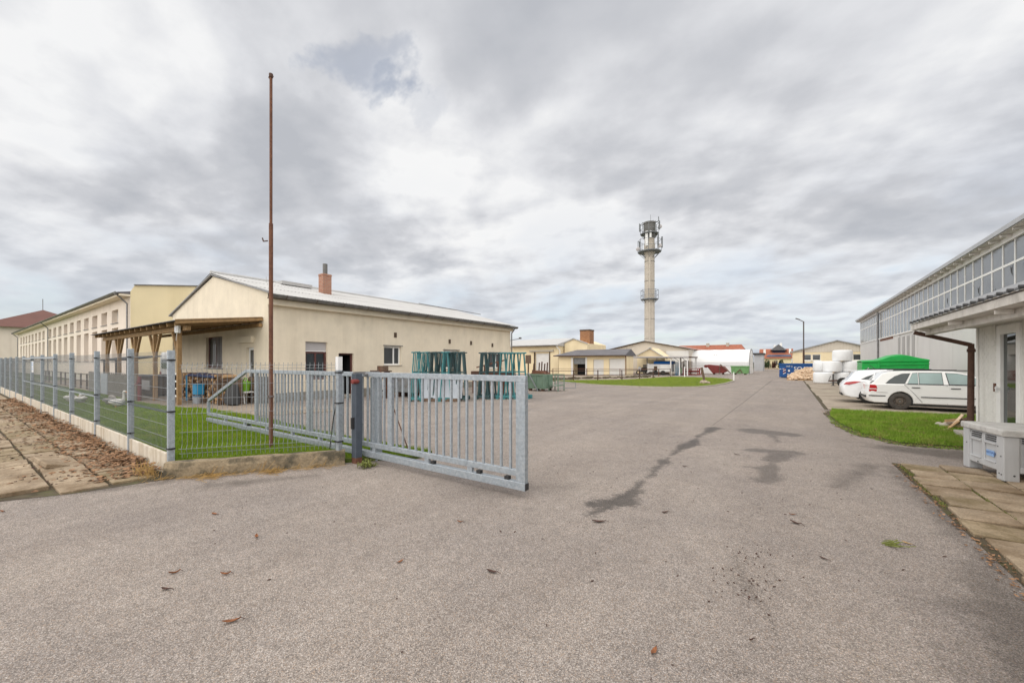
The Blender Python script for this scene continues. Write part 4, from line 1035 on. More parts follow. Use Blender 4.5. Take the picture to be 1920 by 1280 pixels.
# ---- yellow works buildings in the middle distance
def roller_door(b_, x0, x1, y, z0, z1, m, parent, lintel=True, n=9):
    d_ = B(); d_.box(x0, x1, y + .16, y + .2, z0, z1); d_ = d_.build('door', m, parent)
    h = (z1 - z0) / n
    for i in range(n):
        bb = B(); bb.box(x0 + .01, x1 - .01, y + .13, y + .159, z0 + i * h + .03, z0 + (i + 1) * h - .03); bb.build('door_panel', m, d_)
    return d_
e = thing('yellow_works', 'pale yellow works building with white roller door and grey roof beyond the racks', 'building', (-33, 58, 0))
b = B(); wall_open(b, (0, 54, 0), (1, 0, 0), -41, -28.92, 0, 4.35, [(-33.0, -30.5, 0, 3.2)], .25, (0, -1, 0))
b.quad((-28.92, 54, 0), (-28.92, 64, 0), (-28.92, 64, 4.35), (-28.92, 54, 4.35)); b.build('wall', 'warm_yellow_plaster', e)
roller_door(b, -33.0, -30.5, 54, 0, 3.2, 'white_gate', e)
B().box(-34.0, -29.7, 53.7, 54.0, 3.45, 3.70).build('door_canopy', 'concrete', e)
bb = B(); bb.box(-33.25, -33.0, 53.9, 53.99, 0, 3.4); bb.box(-30.5, -30.35, 53.9, 53.99, 0, 3.4); bb.build('door_frame', 'timber_dark', e)
b = B(); b.prism([(53.4, 4.3), (53.4, 4.5), (58.6, 5.7), (64.2, 4.5), (64.2, 4.3)], lambda y, z: (-42, y, z), lambda y, z: (-28.75, y, z)); b.build('roof', 'fibre_cement', e)
gutter((-37, 53.3, 4.4), (-28.8, 53.3, 4.4), .13, 'gutter', 'zinc', e)
bb = B(); bb.cyl((-28.95, 53.3, 4.3), (-28.6, 53.9, 3.6), .06, 6); bb.cyl((-28.6, 53.9, 3.6), (-28.6, 53.9, .1), .06, 6); bb.build('downpipe', 'white_paint', e)
e2 = thing('gabled_block', 'pale yellow gabled block rising behind the slate roof next to an old brick chimney', 'building', (-27.5, 56, 0))
b = B(); b.prism([(-28.7, 0), (-24.9, 0), (-24.9, 4.6), (-27.1, 5.35), (-28.7, 4.75)], lambda x, z: (x, 55.6, z), lambda x, z: (x, 63, z)); b.build('wall', 'warm_yellow_plaster', e2)
bb = B(); bb.bar((-28.9, 55.5, 4.75), (-27.1, 55.5, 5.45), .3, .1); bb.bar((-27.1, 55.5, 5.45), (-24.8, 55.5, 4.62), .3, .1); bb.build('roof_edge', 'roof_edge', e2)
oc = thing('old_chimney', 'square old red brick chimney between the yellow gable and the slate roof', 'chimney', (-25.8, 57.5, 0))
b = B(); b.box(-26.55, -24.95, 56.6, 58.2, 0, 6.7); b.build('shaft', 'old_chimney_brick', oc)
b = B(); b.box(-26.6, -24.9, 56.55, 58.25, 6.62, 6.82); b.build('rim', 'timber_dark', oc)
f = thing('garage_block', 'low yellow garage block with dark hipped slate roof and three doors', 'building', (-22.5, 56, 0))
b = B(); wall_open(b, (0, 52, 0), (1, 0, 0), -27.8, -17.75, 0, 2.78, [(-25.44, -23.54, 0, 2.45), (-22.4, -20.86, 0, 2.2), (-20.1, -17.9, 0, 2.3)], .3, (0, -1, 0))
b.add([(-17.75, 52, 0), (-17.75, 55, 0), (-17.75, 55, 2.78), (-17.75, 53.6, 3.5), (-17.75, 52, 2.78)], [(0, 1, 2, 3, 4)]); b.build('wall', 'warm_yellow_plaster', f)
b = B(); b.add([(-28.3, 51.4, 2.78), (-17.6, 51.4, 2.78), (-17.6, 55.8, 2.78), (-28.3, 55.8, 2.78), (-25.6, 53.6, 3.62), (-17.6, 53.6, 3.62), (-28.3, 51.4, 2.66), (-17.6, 51.4, 2.66), (-17.6, 55.8, 2.66), (-28.3, 55.8, 2.66)],
                 [(0, 1, 5, 4), (1, 2, 5), (2, 3, 4, 5), (3, 0, 4), (6, 7, 1, 0), (7, 8, 2, 1), (8, 9, 3, 2), (9, 6, 0, 3), (6, 9, 8, 7)]); b.build('roof', 'dark_slate', f)
gutter((-28.3, 51.32, 2.76), (-17.6, 51.32, 2.72), .09, 'gutter', 'rust_dark', f)
op = B().box(-25.44, -23.54, 53.4, 53.5, 0, 2.45).build('open_doorway', 'dark_interior', f)
B().box(-25.44, -23.54, 52.1, 52.2, 1.55, 2.45).build('raised_shutter', 'skip_grey', op)
bb = B(); bb.box(-25.75, -25.45, 51.93, 52.0, 0, 2.5); bb.box(-23.54, -23.3, 51.93, 52.0, 0, 2.5); bb.build('door_frame', 'white_gate', op)
roller_door(b, -22.4, -20.86, 52, 0, 2.2, 'white_gate', f, n=6)
roller_door(b, -20.1, -17.9, 52, 0, 2.3, 'white_gate', f, n=6)
bb = B(); bb.cyl((-17.75, 51.8, 2.7), (-17.75, 51.93, 2.4), .06, 6); bb.cyl((-17.75, 51.93, 2.4), (-17.75, 51.93, .1), .06, 6); bb.build('downpipe', 'rust', f)
g_ = thing('beige_hall', 'wide beige gabled hall behind the open carport and the tower foot', 'building', (-20, 78, 0))
b = B(); b.prism([(-28.4, 0), (-13.5, 0), (-13.5, 3.95), (-20.6, 5.35), (-28.4, 3.7)], lambda x, z: (x, 70, z), lambda x, z: (x, 88, z)); b.build('wall', 'beige_cladding', g_)
bb = B(); bb.bar((-28.8, 69.8, 3.72), (-20.6, 69.8, 5.45), .5, .12); bb.bar((-20.6, 69.8, 5.45), (-13.2, 69.8, 3.98), .5, .12); bb.build('roof_edge', 'timber_dark', g_)
bb = B(); bb.quad((-28.8, 69.7, 3.8), (-20.6, 69.7, 5.52), (-20.6, 88.3, 5.52), (-28.8, 88.3, 3.8)); bb.quad((-20.6, 69.7, 5.52), (-13.1, 69.7, 4.05), (-13.1, 88.3, 4.05), (-20.6, 88.3, 5.52)); bb.build('roof', 'fibre_cement', g_)
B().box(-17.0, -13.5, 69.93, 69.99, 0, 3.7).build('side_panel', 'white_gate', g_)
sy = thing('small_gable', 'small pale yellow gabled store behind the carport roof', 'building', (-18, 62, 0))
b = B(); b.prism([(-20.2, 0), (-15.9, 0), (-15.9, 2.5), (-18.0, 4.1), (-20.2, 2.9)], lambda x, z: (x, 64.6, z), lambda x, z: (x, 69, z)); b.build('wall', 'warm_yellow_plaster', sy)
bb = B(); bb.bar((-18.3, 64.4, 4.12), (-15.5, 64.4, 2.35), .25, .09); bb.bar((-20.4, 64.4, 2.85), (-17.9, 64.4, 4.15), .25, .09); bb.build('roof_edge', 'fibre_cement', sy)

# ---- open carport with things stored under it
cp = thing('carport', 'open steel carport with thin white posts and flat roof', 'shelter', (-15, 61, 0))
b = B(); b.box(-19.3, -11.15, 57.6, 64.3, 2.45, 2.60); b.build('roof', 'rust_dark', cp)
B().box(-19.35, -11.1, 57.54, 57.59, 2.44, 2.62).build('roof_edge', 'shutter_grey', cp)
po = None
for (x, y) in ((-13.45, 57.8), (-12.3, 57.8), (-11.3, 57.8), (-19.0, 57.9), (-18.4, 63.8), (-16.9, 63.8), (-13.4, 63.8), (-11.3, 63.8)):
    q = Vector((x, y, 0)) - Vector(cp.location)
    if po is None: bb = B(); bb.box(-.07, .07, -.07, .07, 0, 2.45); po = bb.build('post', 'white_gate', cp, q)
    else: copy_part(po, cp, q)
bb = B(); bb.bar((-12.3, 57.8, 1.9), (-13.0, 57.8, 2.4), .06); bb.bar((-11.3, 57.8, 1.8), (-11.95, 57.8, 2.4), .06); bb.build('brace', 'tower_steel', cp)
B().box(-19.2, -15.2, 64.3, 64.42, 0, 1.45).build('back_wall', 'plinth_stone', cp)
tr = thing('market_trailer', 'cream box trailer with blue cover under the carport', 'trailer', (-15, 59.5, 0))
b = B(); b.box(-16.6, -13.6, 58.3, 60.3, .45, 1.55); b.build('body', 'white_gate', tr)
b = B(); b.prism([(58.2, 1.55), (60.4, 1.55), (60.1, 2.0), (58.5, 1.95)], lambda y, z: (-15.9, y, z), lambda y, z: (-13.4, y, z)); b.build('cover', 'blue_paint', tr)
b = B(); b.box(-16.75, -16.6, 58.25, 60.35, .3, 1.62); b.build('front_board', 'white_paint', tr)
B().box(-15.85, -15.4, 58.27, 58.299, .6, 1.25).build('hatch', 'timber_dark', tr)
for i in range(3): B().box(-14.95, -13.65, 58.27, 58.299, .6 + i * .3, .82 + i * .3).build('side_panel', 'white_paint', tr)
for x in (-15.6, -14.6): bb = B(); bb.cyl((x, 58.2, .32), (x, 58.4, .32), .32, 14); bb.build('wheel', 'black_rubber', tr)
bt = thing('motorcycle', 'dark motorcycle with white fairing parked in the carport left of the trailer', 'motorcycle', (-17.6, 59, 0))
for x in (-18.3, -16.95):
    bb = B(); bb.lathe([(.18, -.06), (.31, -.06), (.33, 0), (.31, .06), (.18, .06), (.18, -.06)], 16, (x, 59, .33), 'y'); bb.build('wheel', 'black_rubber', bt, smooth=True)
bb = B(); bb.prism([(-18.2, .5), (-17.8, .35), (-17.2, .4), (-16.9, .75), (-17.5, .95), (-18.1, 1.0)], lambda x, z: (x, 58.85, z), lambda x, z: (x, 59.15, z)); bb.build('body', 'box_dark', bt, bevel=.05)
bb = B(); bb.prism([(-18.35, .7), (-17.9, .55), (-17.8, .95), (-18.2, 1.2)], lambda x, z: (x, 58.8, z), lambda x, z: (x, 59.2, z)); bb.build('fairing', 'white_plastic', bt, bevel=.04)
bb = B(); bb.bar((-17.75, 59, 1.0), (-16.9, 59, .95), .24, .1); bb.build('saddle', 'black_rubber', bt, bevel=.03)
bb = B(); bb.cyl((-18.05, 58.7, 1.2), (-18.05, 59.3, 1.2), .02, 6); bb.build('handlebar', 'zinc', bt)
for i, (x, y, c_, lb_, hgt) in enumerate(((-12.95, 59.6, 'blue_plastic', 'tall blue wrapped stack behind the trailer end under the carport', 1.9), (-12.55, 60.2, 'bark_wood', 'dark stack of crates with green sheet beside the second carport post', 1.95), (-12.0, 60.4, 'timber_dark', 'tall dark stack of pallets left of the last carport posts', 2.1), (-11.55, 60.6, 'bark_wood', 'brown pallet stack right under the carport edge', 2.0))):
    st = thing('pallet_stack', lb_, 'pallets', (x, y, 0), 'stacks stored under the carport')
    nl = 12
    for k in range(nl):
        z = hgt * k / nl
        bb = B()
        for q in (-.2, 0, .2): bb.box(x - .28, x + .28, y + q * 2 - .06, y + q * 2 + .06, z + .07, z + .09)
        for q in (-.24, 0, .24): bb.box(x + q - .035, x + q + .035, y - .5, y + .5, z, z + .07)
        bb.build('pallet', c_, st)
    if i == 1: B().box(x - .3, x + .1, y - .55, y - .52, .3, 1.0).build('green_sheet', 'mid_green', st)

# ---- white arched storage tent
tt = thing('storage_tent', 'large white arched fabric storage tent behind the grass island', 'tent', (-9.5, 76, 0))
prof = [(72.0, 0), (71.9, 1.2), (72.1, 2.2), (72.9, 3.1), (74.2, 3.75), (76.0, 3.95), (78, 3.75), (79.3, 3.1), (80.0, 2.2), (80.1, 0)]
b = B(); n = 10
for k in range(n + 1):
    x = -14.0 + 8.9 * k / n; sag = 0 if k % 2 == 0 else -.04
    b.v += [(x, y + (.02 if k % 2 else 0), max(0, z + sag * (z > 1))) for y, z in prof]
m_ = len(prof)
for k in range(n):
    for j in range(m_ - 1): b.f.append((k * m_ + j, k * m_ + j + 1, (k + 1) * m_ + j + 1, (k + 1) * m_ + j))
b.f += [tuple(range(m_)), tuple(range(n * m_, n * m_ + m_))]
b.build('cover', 'tent_white', tt, smooth=True)
for z, y in ((1.2, 71.86), (1.45, 71.9), (1.75, 71.97)):
    bb = B(); bb.bar((-14, y, z), (-5.1, y, z), .03, .05); bb.build('lashing', 'tent_seam', tt)
bb = B()
for x in (-5.1,):
    for (a, c) in zip(prof[:-1], prof[1:]): bb.bar((x, a[0], a[1]), (x, c[0], c[1]), .09, .09)
bb.build('end_frame', 'zinc', tt)
B().box(-5.08, -5.0, 73.2, 77.5, 0, 2.9).build('end_door', 'white_gate', tt)
b = B(); b.add([(-10.2, 72.15, 2.95), (-10.05, 72.4, 3.2), (-9.9, 72.15, 2.95), (-9.7, 72.3, 3.05), (-9.4, 72.0, 2.8)], [(0, 1, 2), (2, 3, 4)]); b.build('print', 'shutter_grey', tt)

# ---- far barn and houses
bn = thing('yellow_barn', 'pale yellow barn with shallow gable and dark windows behind the white bales', 'building', (6.5, 92, 0))
b = B(); wall_open(b, (0, 85, 0), (1, 0, 0), .5, 12.5, 0, 3.6, [(1.96, 3.10, 2.1, 3.15), (3.22, 4.35, 2.1, 3.15), (8.5, 9.7, 2.1, 3.15)], .2, (0, -1, 0))
b.quad((.5, 85, 0), (.5, 100, 0), (.5, 100, 3.6), (.5, 85, 3.6)); b.build('wall', 'warm_yellow_plaster', bn)
b = B(); b.add([(.5, 84.99, 3.6), (12.5, 84.99, 3.6), (6.5, 84.99, 5.35)], [(0, 1, 2)]); b.build('gable', 'beige_cladding', bn)
bo = None
for i in range(30):
    x = .7 + i * .4; hgt = 3.62 + (1.72 - abs(x - 6.5) * .287)
    bb = B(); bb.box(x - .17, x + .17, 84.93, 84.985, 3.5, max(3.6, hgt)); bb.build('gable_board', 'beige_cladding', bn)
bb = B(); bb.bar((0.2, 84.8, 3.58), (6.5, 84.8, 5.43), .5, .1); bb.bar((6.5, 84.8, 5.43), (12.8, 84.8, 3.58), .5, .1); bb.build('verge', 'roof_edge', bn)
bb = B(); bb.quad((0.1, 84.6, 3.64), (6.5, 84.6, 5.5), (6.5, 100.3, 5.5), (.1, 100.3, 3.64)); bb.quad((6.5, 84.6, 5.5), (12.9, 84.6, 3.64), (12.9, 100.3, 3.64), (6.5, 100.3, 5.5)); bb.build('roof', 'roof_edge', bn)
for (xa, xb) in ((1.96, 3.10), (3.22, 4.35), (8.5, 9.7)):
    ff = B()
    for q in ((xa, xa + .08, 2.1, 3.15), (xb - .08, xb, 2.1, 3.15), (xa + .08, xb - .08, 2.1, 2.2), (xa + .08, xb - .08, 3.05, 3.15)): ff.box(q[0], q[1], 85.1, 85.18, q[2], q[3])
    ff = ff.build('window', 'white_paint', bn)
    B().box(xa + .08, xb - .08, 85.13, 85.16, 2.2, 3.05).build('pane', 'window_glass', ff)
    B().box(xa - .1, xb + .1, 84.9, 85.0, 1.98, 2.09).build('sill', 'white_paint', ff)
hr = thing('red_roof_house', 'far yellow house with red tiled roof, solar panels and small gable', 'house', (-3, 154, 0))
b = B(); b.box(-7.4, .6, 150.2, 158, 0, 3.2); b.build('wall', 'warm_yellow_plaster', hr)
b = B(); b.prism([(149.4, 3.05), (154, 6.1), (158.6, 3.05)], lambda y, z: (-8.0, y, z), lambda y, z: (1.0, y, z)); b.build('roof', 'roof_tile_red', hr)
b = B(); b.prism([(-5.0, 5.6), (-.6, 5.6), (-2.8, 7.5)], lambda x, z: (x, 151.6, z), lambda x, z: (x, 157, z)); b.build('roof_gable', 'dark_slate', hr)
b = B(); b.add([(-6.0, 149.9, 3.55), (.6, 149.9, 3.55), (.4, 150.9, 4.2), (-5.6, 150.9, 4.2)], [(0, 1, 2, 3)]); b.build('solar_panels', 'solar', hr)
b = B(); b.add([(-4.6, 151.9, 4.9), (-1.0, 151.9, 4.9), (-1.2, 152.8, 5.5), (-4.2, 152.8, 5.5)], [(0, 1, 2, 3)]); b.build('solar_panels', 'solar', hr)
for x, y, z in ((-6.5, 151.5, 5.9), (-2.2, 155, 8.0), (-3.9, 155, 7.4), (.2, 152, 6.0)): B().box(x - .3, x + .3, y - .3, y + .3, 4, z).build('chimney', 'white_paint', hr)
for x in (-5.3, -3.7, -3.2, -2.2):
    w_ = B().box(x - .18, x + .18, 150.12, 150.19, 1.0 if x > -3.5 else .4, 2.3).build('window', 'window_glass', hr)
b = B(); b.prism([(150.2, 3.2), (158, 3.2), (154, 6.0)], lambda y, z: (.61, y, z), lambda y, z: (.75, y, z)); b.build('gable_wall', 'warm_yellow_plaster', hr)
rr = thing('long_red_roof', 'long far red tiled roof with chimneys just above the white tent', 'house', (-14, 116, 0))
b = B(); b.box(-25, -9, 112, 119, 0, 4.3); b.build('wall', 'pink_plaster', rr)
b = B(); b.prism([(111.4, 4.2), (115.5, 6.3), (119.6, 4.2)], lambda y, z: (-25.5 + (z - 4.2) * .4, y, z), lambda y, z: (-8.6 - (z - 4.2) * .6, y, z)); b.build('roof', 'roof_tile_red', rr)
for x in (-17.5, -12.9): B().box(x - .35, x + .35, 114.6, 115.3, 5.6, 6.75).build('chimney', 'concrete', rr)
gs = thing('grey_shed', 'small grey shed with dark roof just right of the white tent', 'building', (-5.4, 100, 0))
b = B(); b.box(-6.1, -4.5, 98, 104, 0, 3.4); b.build('wall', 'roof_edge', gs)
b = B(); b.box(-6.3, -4.3, 97.6, 104.3, 3.4, 3.75); b.build('roof', 'box_dark', gs)

# ---- telecom tower
tw = thing('telecom_tower', 'tall slender concrete telecom tower with antenna platforms', 'tower', (-23.0, 81.4, 0))
TX, TY = -23.0, 81.4
b = B(); b.lathe([(1.0, 0), (.98, 8), (.95, 23.4)], 24, (TX, TY, 0)); b.build('shaft', 'tower_concrete', tw, smooth=True)
for z in (6.5, 10.4, 14.2, 18.0, 21.9): bb = B(); bb.lathe([(1.0, -.035), (1.01, -.03), (1.01, .03), (1.0, .035)], 24, (TX, TY, z)); bb.build('joint', 'tower_dark', tw)
b = B(); b.lathe([(.95, 23.4), (1.05, 23.6), (1.05, 25.4), (.95, 25.5), (.95, 26.5)], 24, (TX, TY, 0)); b.build('upper_shaft', 'tower_concrete', tw, smooth=True)
b = B(); b.lathe([(.93, 26.5), (1.12, 26.8), (1.12, 29.4), (1.22, 29.45), (1.22, 29.75), (0, 29.8)], 24, (TX, TY, 0)); b.build('head', 'tower_dark', tw, smooth=True)
def platform(z, r, hgt, n, deep):
    pl = B(); pl.lathe([(1.0, 0), (r, 0), (r, .16), (1.0, .16), (1.0, 0)], 12, (TX, TY, z)); pl = pl.build('platform', 'tower_steel', tw)
    bb = B()
    for k in range(n):
        a = 2 * math.pi * (k + .25) / n; c, s = math.cos(a), math.sin(a); a2 = 2 * math.pi * (k + 1.25) / n; c2, s2 = math.cos(a2), math.sin(a2)
        bb.bar((TX + r * c, TY + r * s, z), (TX + r * c, TY + r * s, z + hgt), .07)
        for q in (.45, .95): bb.bar((TX + r * c, TY + r * s, z + hgt * q), (TX + r * c2, TY + r * s2, z + hgt * q), .05)
    bb.build('railing', 'tower_steel', pl)
    bb = B()
    for k in range(n):
        a = 2 * math.pi * (k + .25) / n; c, s = math.cos(a), math.sin(a)
        bb.bar((TX + r * .95 * c, TY + r * .95 * s, z), (TX + 1.0 * c, TY + 1.0 * s, z - deep), .08)
    bb.build('strut', 'tower_steel', pl)
    return pl
platform(14.3, 1.65, 2.0, 8, .6)
platform(23.8, 2.25, 2.5, 8, 1.2)
platform(27.4, 1.75, 2.2, 8, .9)
for k, (a, r, z0, z1, w_) in enumerate(((-1.75, 1.35, 25.4, 28.3, .5), (-1.15, 1.5, 26.9, 28.2, .35), (.25, 2.6, 25.0, 27.2, .25), (2.9, 2.5, 24.6, 27.0, .25), (2.2, 2.5, 25, 27.2, .25), (-.5, 2.5, 25.2, 27.4, .22), (-2.8, 2.1, 28.6, 30.2, .2), (.1, 2.1, 28.6, 30.3, .2))):
    r *= .90; x, y = TX + r * math.cos(a), TY + r * math.sin(a); B().box(x - w_ / 2, x + w_ / 2, y - .1, y + .1, z0 - .5, z1 - .5).build('antenna', 'white_plastic' if k < 2 else 'tower_steel', tw)
for (a, r, z) in ((-.35, 2.6, 25.1), (-2.6, 2.5, 25.0), (.2, 2.2, 29.2)):
    bb = B(); bb.lathe([(0, 0), (.3, .03), (.42, .14)], 14, (TX + r * .9 * math.cos(a), TY + r * .9 * math.sin(a) - .2, z - .5), 'y'); bb.build('dish', 'shutter_grey', tw, smooth=True)
bb = B(); bb.bar((TX + .2, TY, 29.7), (TX + .2, TY, 31.3), .05); bb.bar((TX + 1.1, TY, 29.5), (TX + 1.8, TY, 29.8), .12); bb.bar((TX + 1.8, TY, 29.8), (TX + 1.75, TY, 30.6), .14); bb.bar((TX - 1.1, TY, 29.5), (TX - 1.6, TY, 29.7), .1)
bb.bar((TX - .6, TY, 29.7), (TX - .6, TY, 30.2), .04); bb.bar((TX + .7, TY, 29.7), (TX + .7, TY, 30.2), .04); bb.build('mast_rods', 'tower_steel', tw)
bb = B(); bb.bar((TX + .3, TY - .99, .5), (TX + .3, TY - 1.02, 24.0), .35, .06); bb.build('ladder', 'tower_concrete', tw)

# ================================================================== things in the yard
# ---- teal A-frame glass racks
def make_rack(m, label):
    t = thing('glass_rack', label, 'rack', (0, 0, 0), 'A frame racks standing in front of the workshop')
    for s in (-1, 1):
        bb = B(); bb.box(-.34, .34, s * .5 - .05, s * .5 + .05, .08, .18); bb.build('base_beam', m, t, (0, 0, 0))
        bb = B(); bb.bar((-.24, s * .5, .18), (-.085, s * .5, 2.24), .045, .05); bb.bar((.24, s * .5, .18), (.085, s * .5, 2.24), .045, .05); bb.bar((-.20, s * .5, 2.25), (.20, s * .5, 2.27), .055); bb.build('end_frame', m, t, (0, 0, 0))
        bb = B(); bb.bar((-.17, s * .5, 1.32), (.17, s * .5, 1.32), .045); bb.build('tie_bar', m, t, (0, 0, 0))
        bb = B(); bb.bar((s * .08, -.72, 2.24), (s * .08, .72, 2.28), .045); bb.build('top_bar', m, t, (0, 0, 0))
        bb = B(); bb.bar((s * .155, -.5, 1.35), (s * .155, .5, 1.35), .045); bb.build('side_rail', m, t, (0, 0, 0))
    for x in (-.28, .28): bb = B(); bb.box(x - .05, x + .05, -.6, .6, .10, .17); bb.build('base_beam', m, t, (0, 0, 0))
    for s in (-1, 1):
        for q in (-.27, .27): bb = B(); bb.box(q - .07, q + .07, s * .5 - .07, s * .5 + .07, 0, .08); bb.build('foot', m, t, (0, 0, 0))
    for y in (-.25, .0, .25):
        bb = B(); bb.bar((-.23, y, .18), (-.08, y, 2.22), .035); bb.bar((.23, y, .18), (.08, y, 2.22), .035); bb.build('rung', m, t, (0, 0, 0))
    return t
spots = [(-14.35, 12.95, -0.06, 'bright teal glass rack, leftmost of the left rack group', 0), (-14.24, 13.41, 0.0, 'bright teal glass rack, second from the left of the left rack group', 0), (-13.91, 13.5, 0.06, 'dark glass rack, third from the left of the left rack group', 1), (-13.58, 13.59, -0.03, 'dark teal glass rack, in the middle of the left rack group', 1), (-13.25, 13.68, 0.03, 'bright teal glass rack, third from the right of the left rack group', 0), (-13.14, 14.15, -0.06, 'dark glass rack, second from the right of the left rack group', 1), (-12.81, 14.24, 0.0, 'dark teal glass rack, rightmost of the left rack group', 1), (-12.55, 15.6, -0.06, 'dark glass rack, leftmost of the right rack group', 1), (-12.46, 16.06, 0.0, 'dark teal glass rack, second from the left of the right rack group', 1), (-12.15, 16.15, 0.06, 'dark glass rack, third from the left of the right rack group', 1), (-11.83, 16.24, -0.03, 'bright teal glass rack, in the middle of the right rack group', 0), (-11.52, 16.33, 0.03, 'bright teal glass rack, third from the right of the right rack group', 0), (-11.43, 16.8, -0.06, 'bright teal glass rack, second from the right of the right rack group', 0), (-11.11, 16.89, 0.0, 'bright teal glass rack, rightmost of the right rack group', 0)]
protos = {}
for x, y, a, lb_, k in spots:
    if k not in protos: r_ = make_rack(('teal_paint', 'dark_teal_paint')[k], lb_); r_.location = (x, y, 0); r_.rotation_euler = (0, 0, R(35) + a); protos[k] = r_
    else: copy_tree(protos[k], (x, y, 0), lb_, R(35) + a)
for gi, (ox, oy, nm) in enumerate(((-14.2, 13.85, 'left'), (-12.6, 16.6, 'right'))):
    copy_tree(protos[1 - gi], (ox + .75, oy + .45, 0), 'glass rack standing alone behind the %s rack group' % nm, R(35))
lbm = thing('loose_beam', 'short loose teal beam on the asphalt right of the racks', 'beam', (-10.75, 16.9, 0))
bb = B(); bb.box(-10.95, -10.55, 16.78, 16.98, .05, .19); bb.build('beam_body', 'teal_paint', lbm, bevel=.01)
for x in (-10.88, -10.62): B().box(x - .05, x + .05, 16.76, 17.0, 0, .05).build('foot', 'teal_paint', lbm)
for i, (x, y, lb_) in enumerate(((-13.55, 12.95, 'left grey flat sheet leaning on the front of the left racks'), (-12.75, 13.45, 'right grey flat sheet leaning on the front of the left racks'))):
    t = thing('leaning_sheet', lb_, 'sheet', (x, y, 0), 'grey sheets leaning on the racks'); dx, dy = math.cos(R(30)), math.sin(R(30))
    L = .55 if i == 0 else .38
    bb = B(); n_ = Vector((-dy, dx, 0)); c0 = Vector((x, y, .14)); u_ = Vector((dx, dy, 0)) * L; up = Vector((0, 0, .92)) + n_ * .25
    for k in range(3):
        o_ = n_ * (.035 * k) + Vector((dx, dy, 0)) * .05 * k
        a = [c0 - u_ + o_, c0 + u_ + o_, c0 + u_ + up + o_, c0 - u_ + up + o_]; f = n_ * .02
        bb.add(a + [p + f for p in a], [(0, 1, 2, 3), (7, 6, 5, 4), (0, 4, 5, 1), (1, 5, 6, 2), (2, 6, 7, 3), (3, 7, 4, 0)])
    bb.build('panel', 'sheet_metal', t)
    bb = B(); bb.bar(c0 - u_ * 1.1 - Vector((0, 0, .07)), c0 + u_ * 1.1 - Vector((0, 0, .07)), .18, .12); bb.build('timber_block', 'bark_wood', t)
sk = thing('grey_skip', 'low grey steel skip with rusty foot left of the teal racks', 'skip', (-16.2, 14.2, 0))
bb = B(); bb.prism([(-17.2, .25), (-15.5, .25), (-15.25, 1.15), (-17.45, 1.15)], lambda x, z: (x, 13.7, z), lambda x, z: (x, 15.0, z)); bb.build('tub', 'skip_grey', sk, bevel=.02)
bb = B(); bb.box(-17.5, -15.2, 13.64, 13.72, 1.08, 1.17); bb.box(-17.5, -15.2, 14.98, 15.06, 1.08, 1.17); bb.build('rim', 'skip_grey', sk)
for x in (-16.9, -15.8): B().box(x - .1, x + .1, 13.8, 14.9, 0, .25).build('skid', 'rust_dark', sk)
wb = thing('wrapped_bundle', 'white wrapped bundle on the ground beside the grey skip', 'bundle', (-17.9, 13.4, 0))
bb = B(); bb.lathe([(0, 0), (.30, .02), (.36, .3), (.33, .62), (.2, .8), (0, .86)], 12, (-17.9, 13.4, 0)); bb.build('cover', 'white_plastic', wb, smooth=True)
bb = B(); bb.lathe([(.365, .28), (.375, .31), (.365, .34)], 12, (-17.9, 13.4, 0)); bb.build('strap', 'box_dark', wb)
rt = thing('rusty_table', 'rusty steel workbench frame between the two rack groups', 'table', (-14, 17.5, 0))
bb = B(); bb.box(-15.3, -12.9, 17.8, 18.8, 1.02, 1.28); bb.build('top', 'rust_dark', rt)
for x in (-15.2, -13.0):
    for y in (17.9, 18.7): B().box(x - .04, x + .04, y - .04, y + .04, 0, 1.02).build('leg', 'rust', rt)
bb = B(); bb.bar((-15.2, 18.2, 1.5), (-13.0, 18.2, 1.95), .06); bb.bar((-14.6, 18.2, 1.28), (-14.6, 18.2, 1.65), .07); bb.bar((-13.6, 18.2, 1.28), (-13.6, 18.2, 1.85), .07); bb.build('rusty_frame', 'rust', rt)
sp = thing('junction_box', 'small brown box on a thin post to the right of the teal racks', 'box', (-14.25, 22.4, 0))
bb = B(); bb.bar((-14.25, 22.4, 0), (-14.25, 22.4, 1.8), .07); bb.build('post', 'timber_dark', sp)
B().box(-14.43, -14.07, 22.33, 22.47, 1.72, 2.28).build('box', 'bark_wood', sp)
cs = thing('crate_box', 'brown box standing on a rusty bench behind the gate', 'box', (-17.2, 12.9, 0))
bb = B(); bb.box(-17.6, -16.5, 12.6, 13.1, 1.32, 1.38); bb.box(-17.55, -17.48, 12.7, 13.0, 0, 1.32); bb.box(-16.6, -16.53, 12.7, 13.0, 0, 1.32); bb.build('bench', 'rust_dark', cs)
B().box(-17.15, -16.65, 12.7, 13.0, 1.38, 1.62).build('box', 'bark_wood', cs)
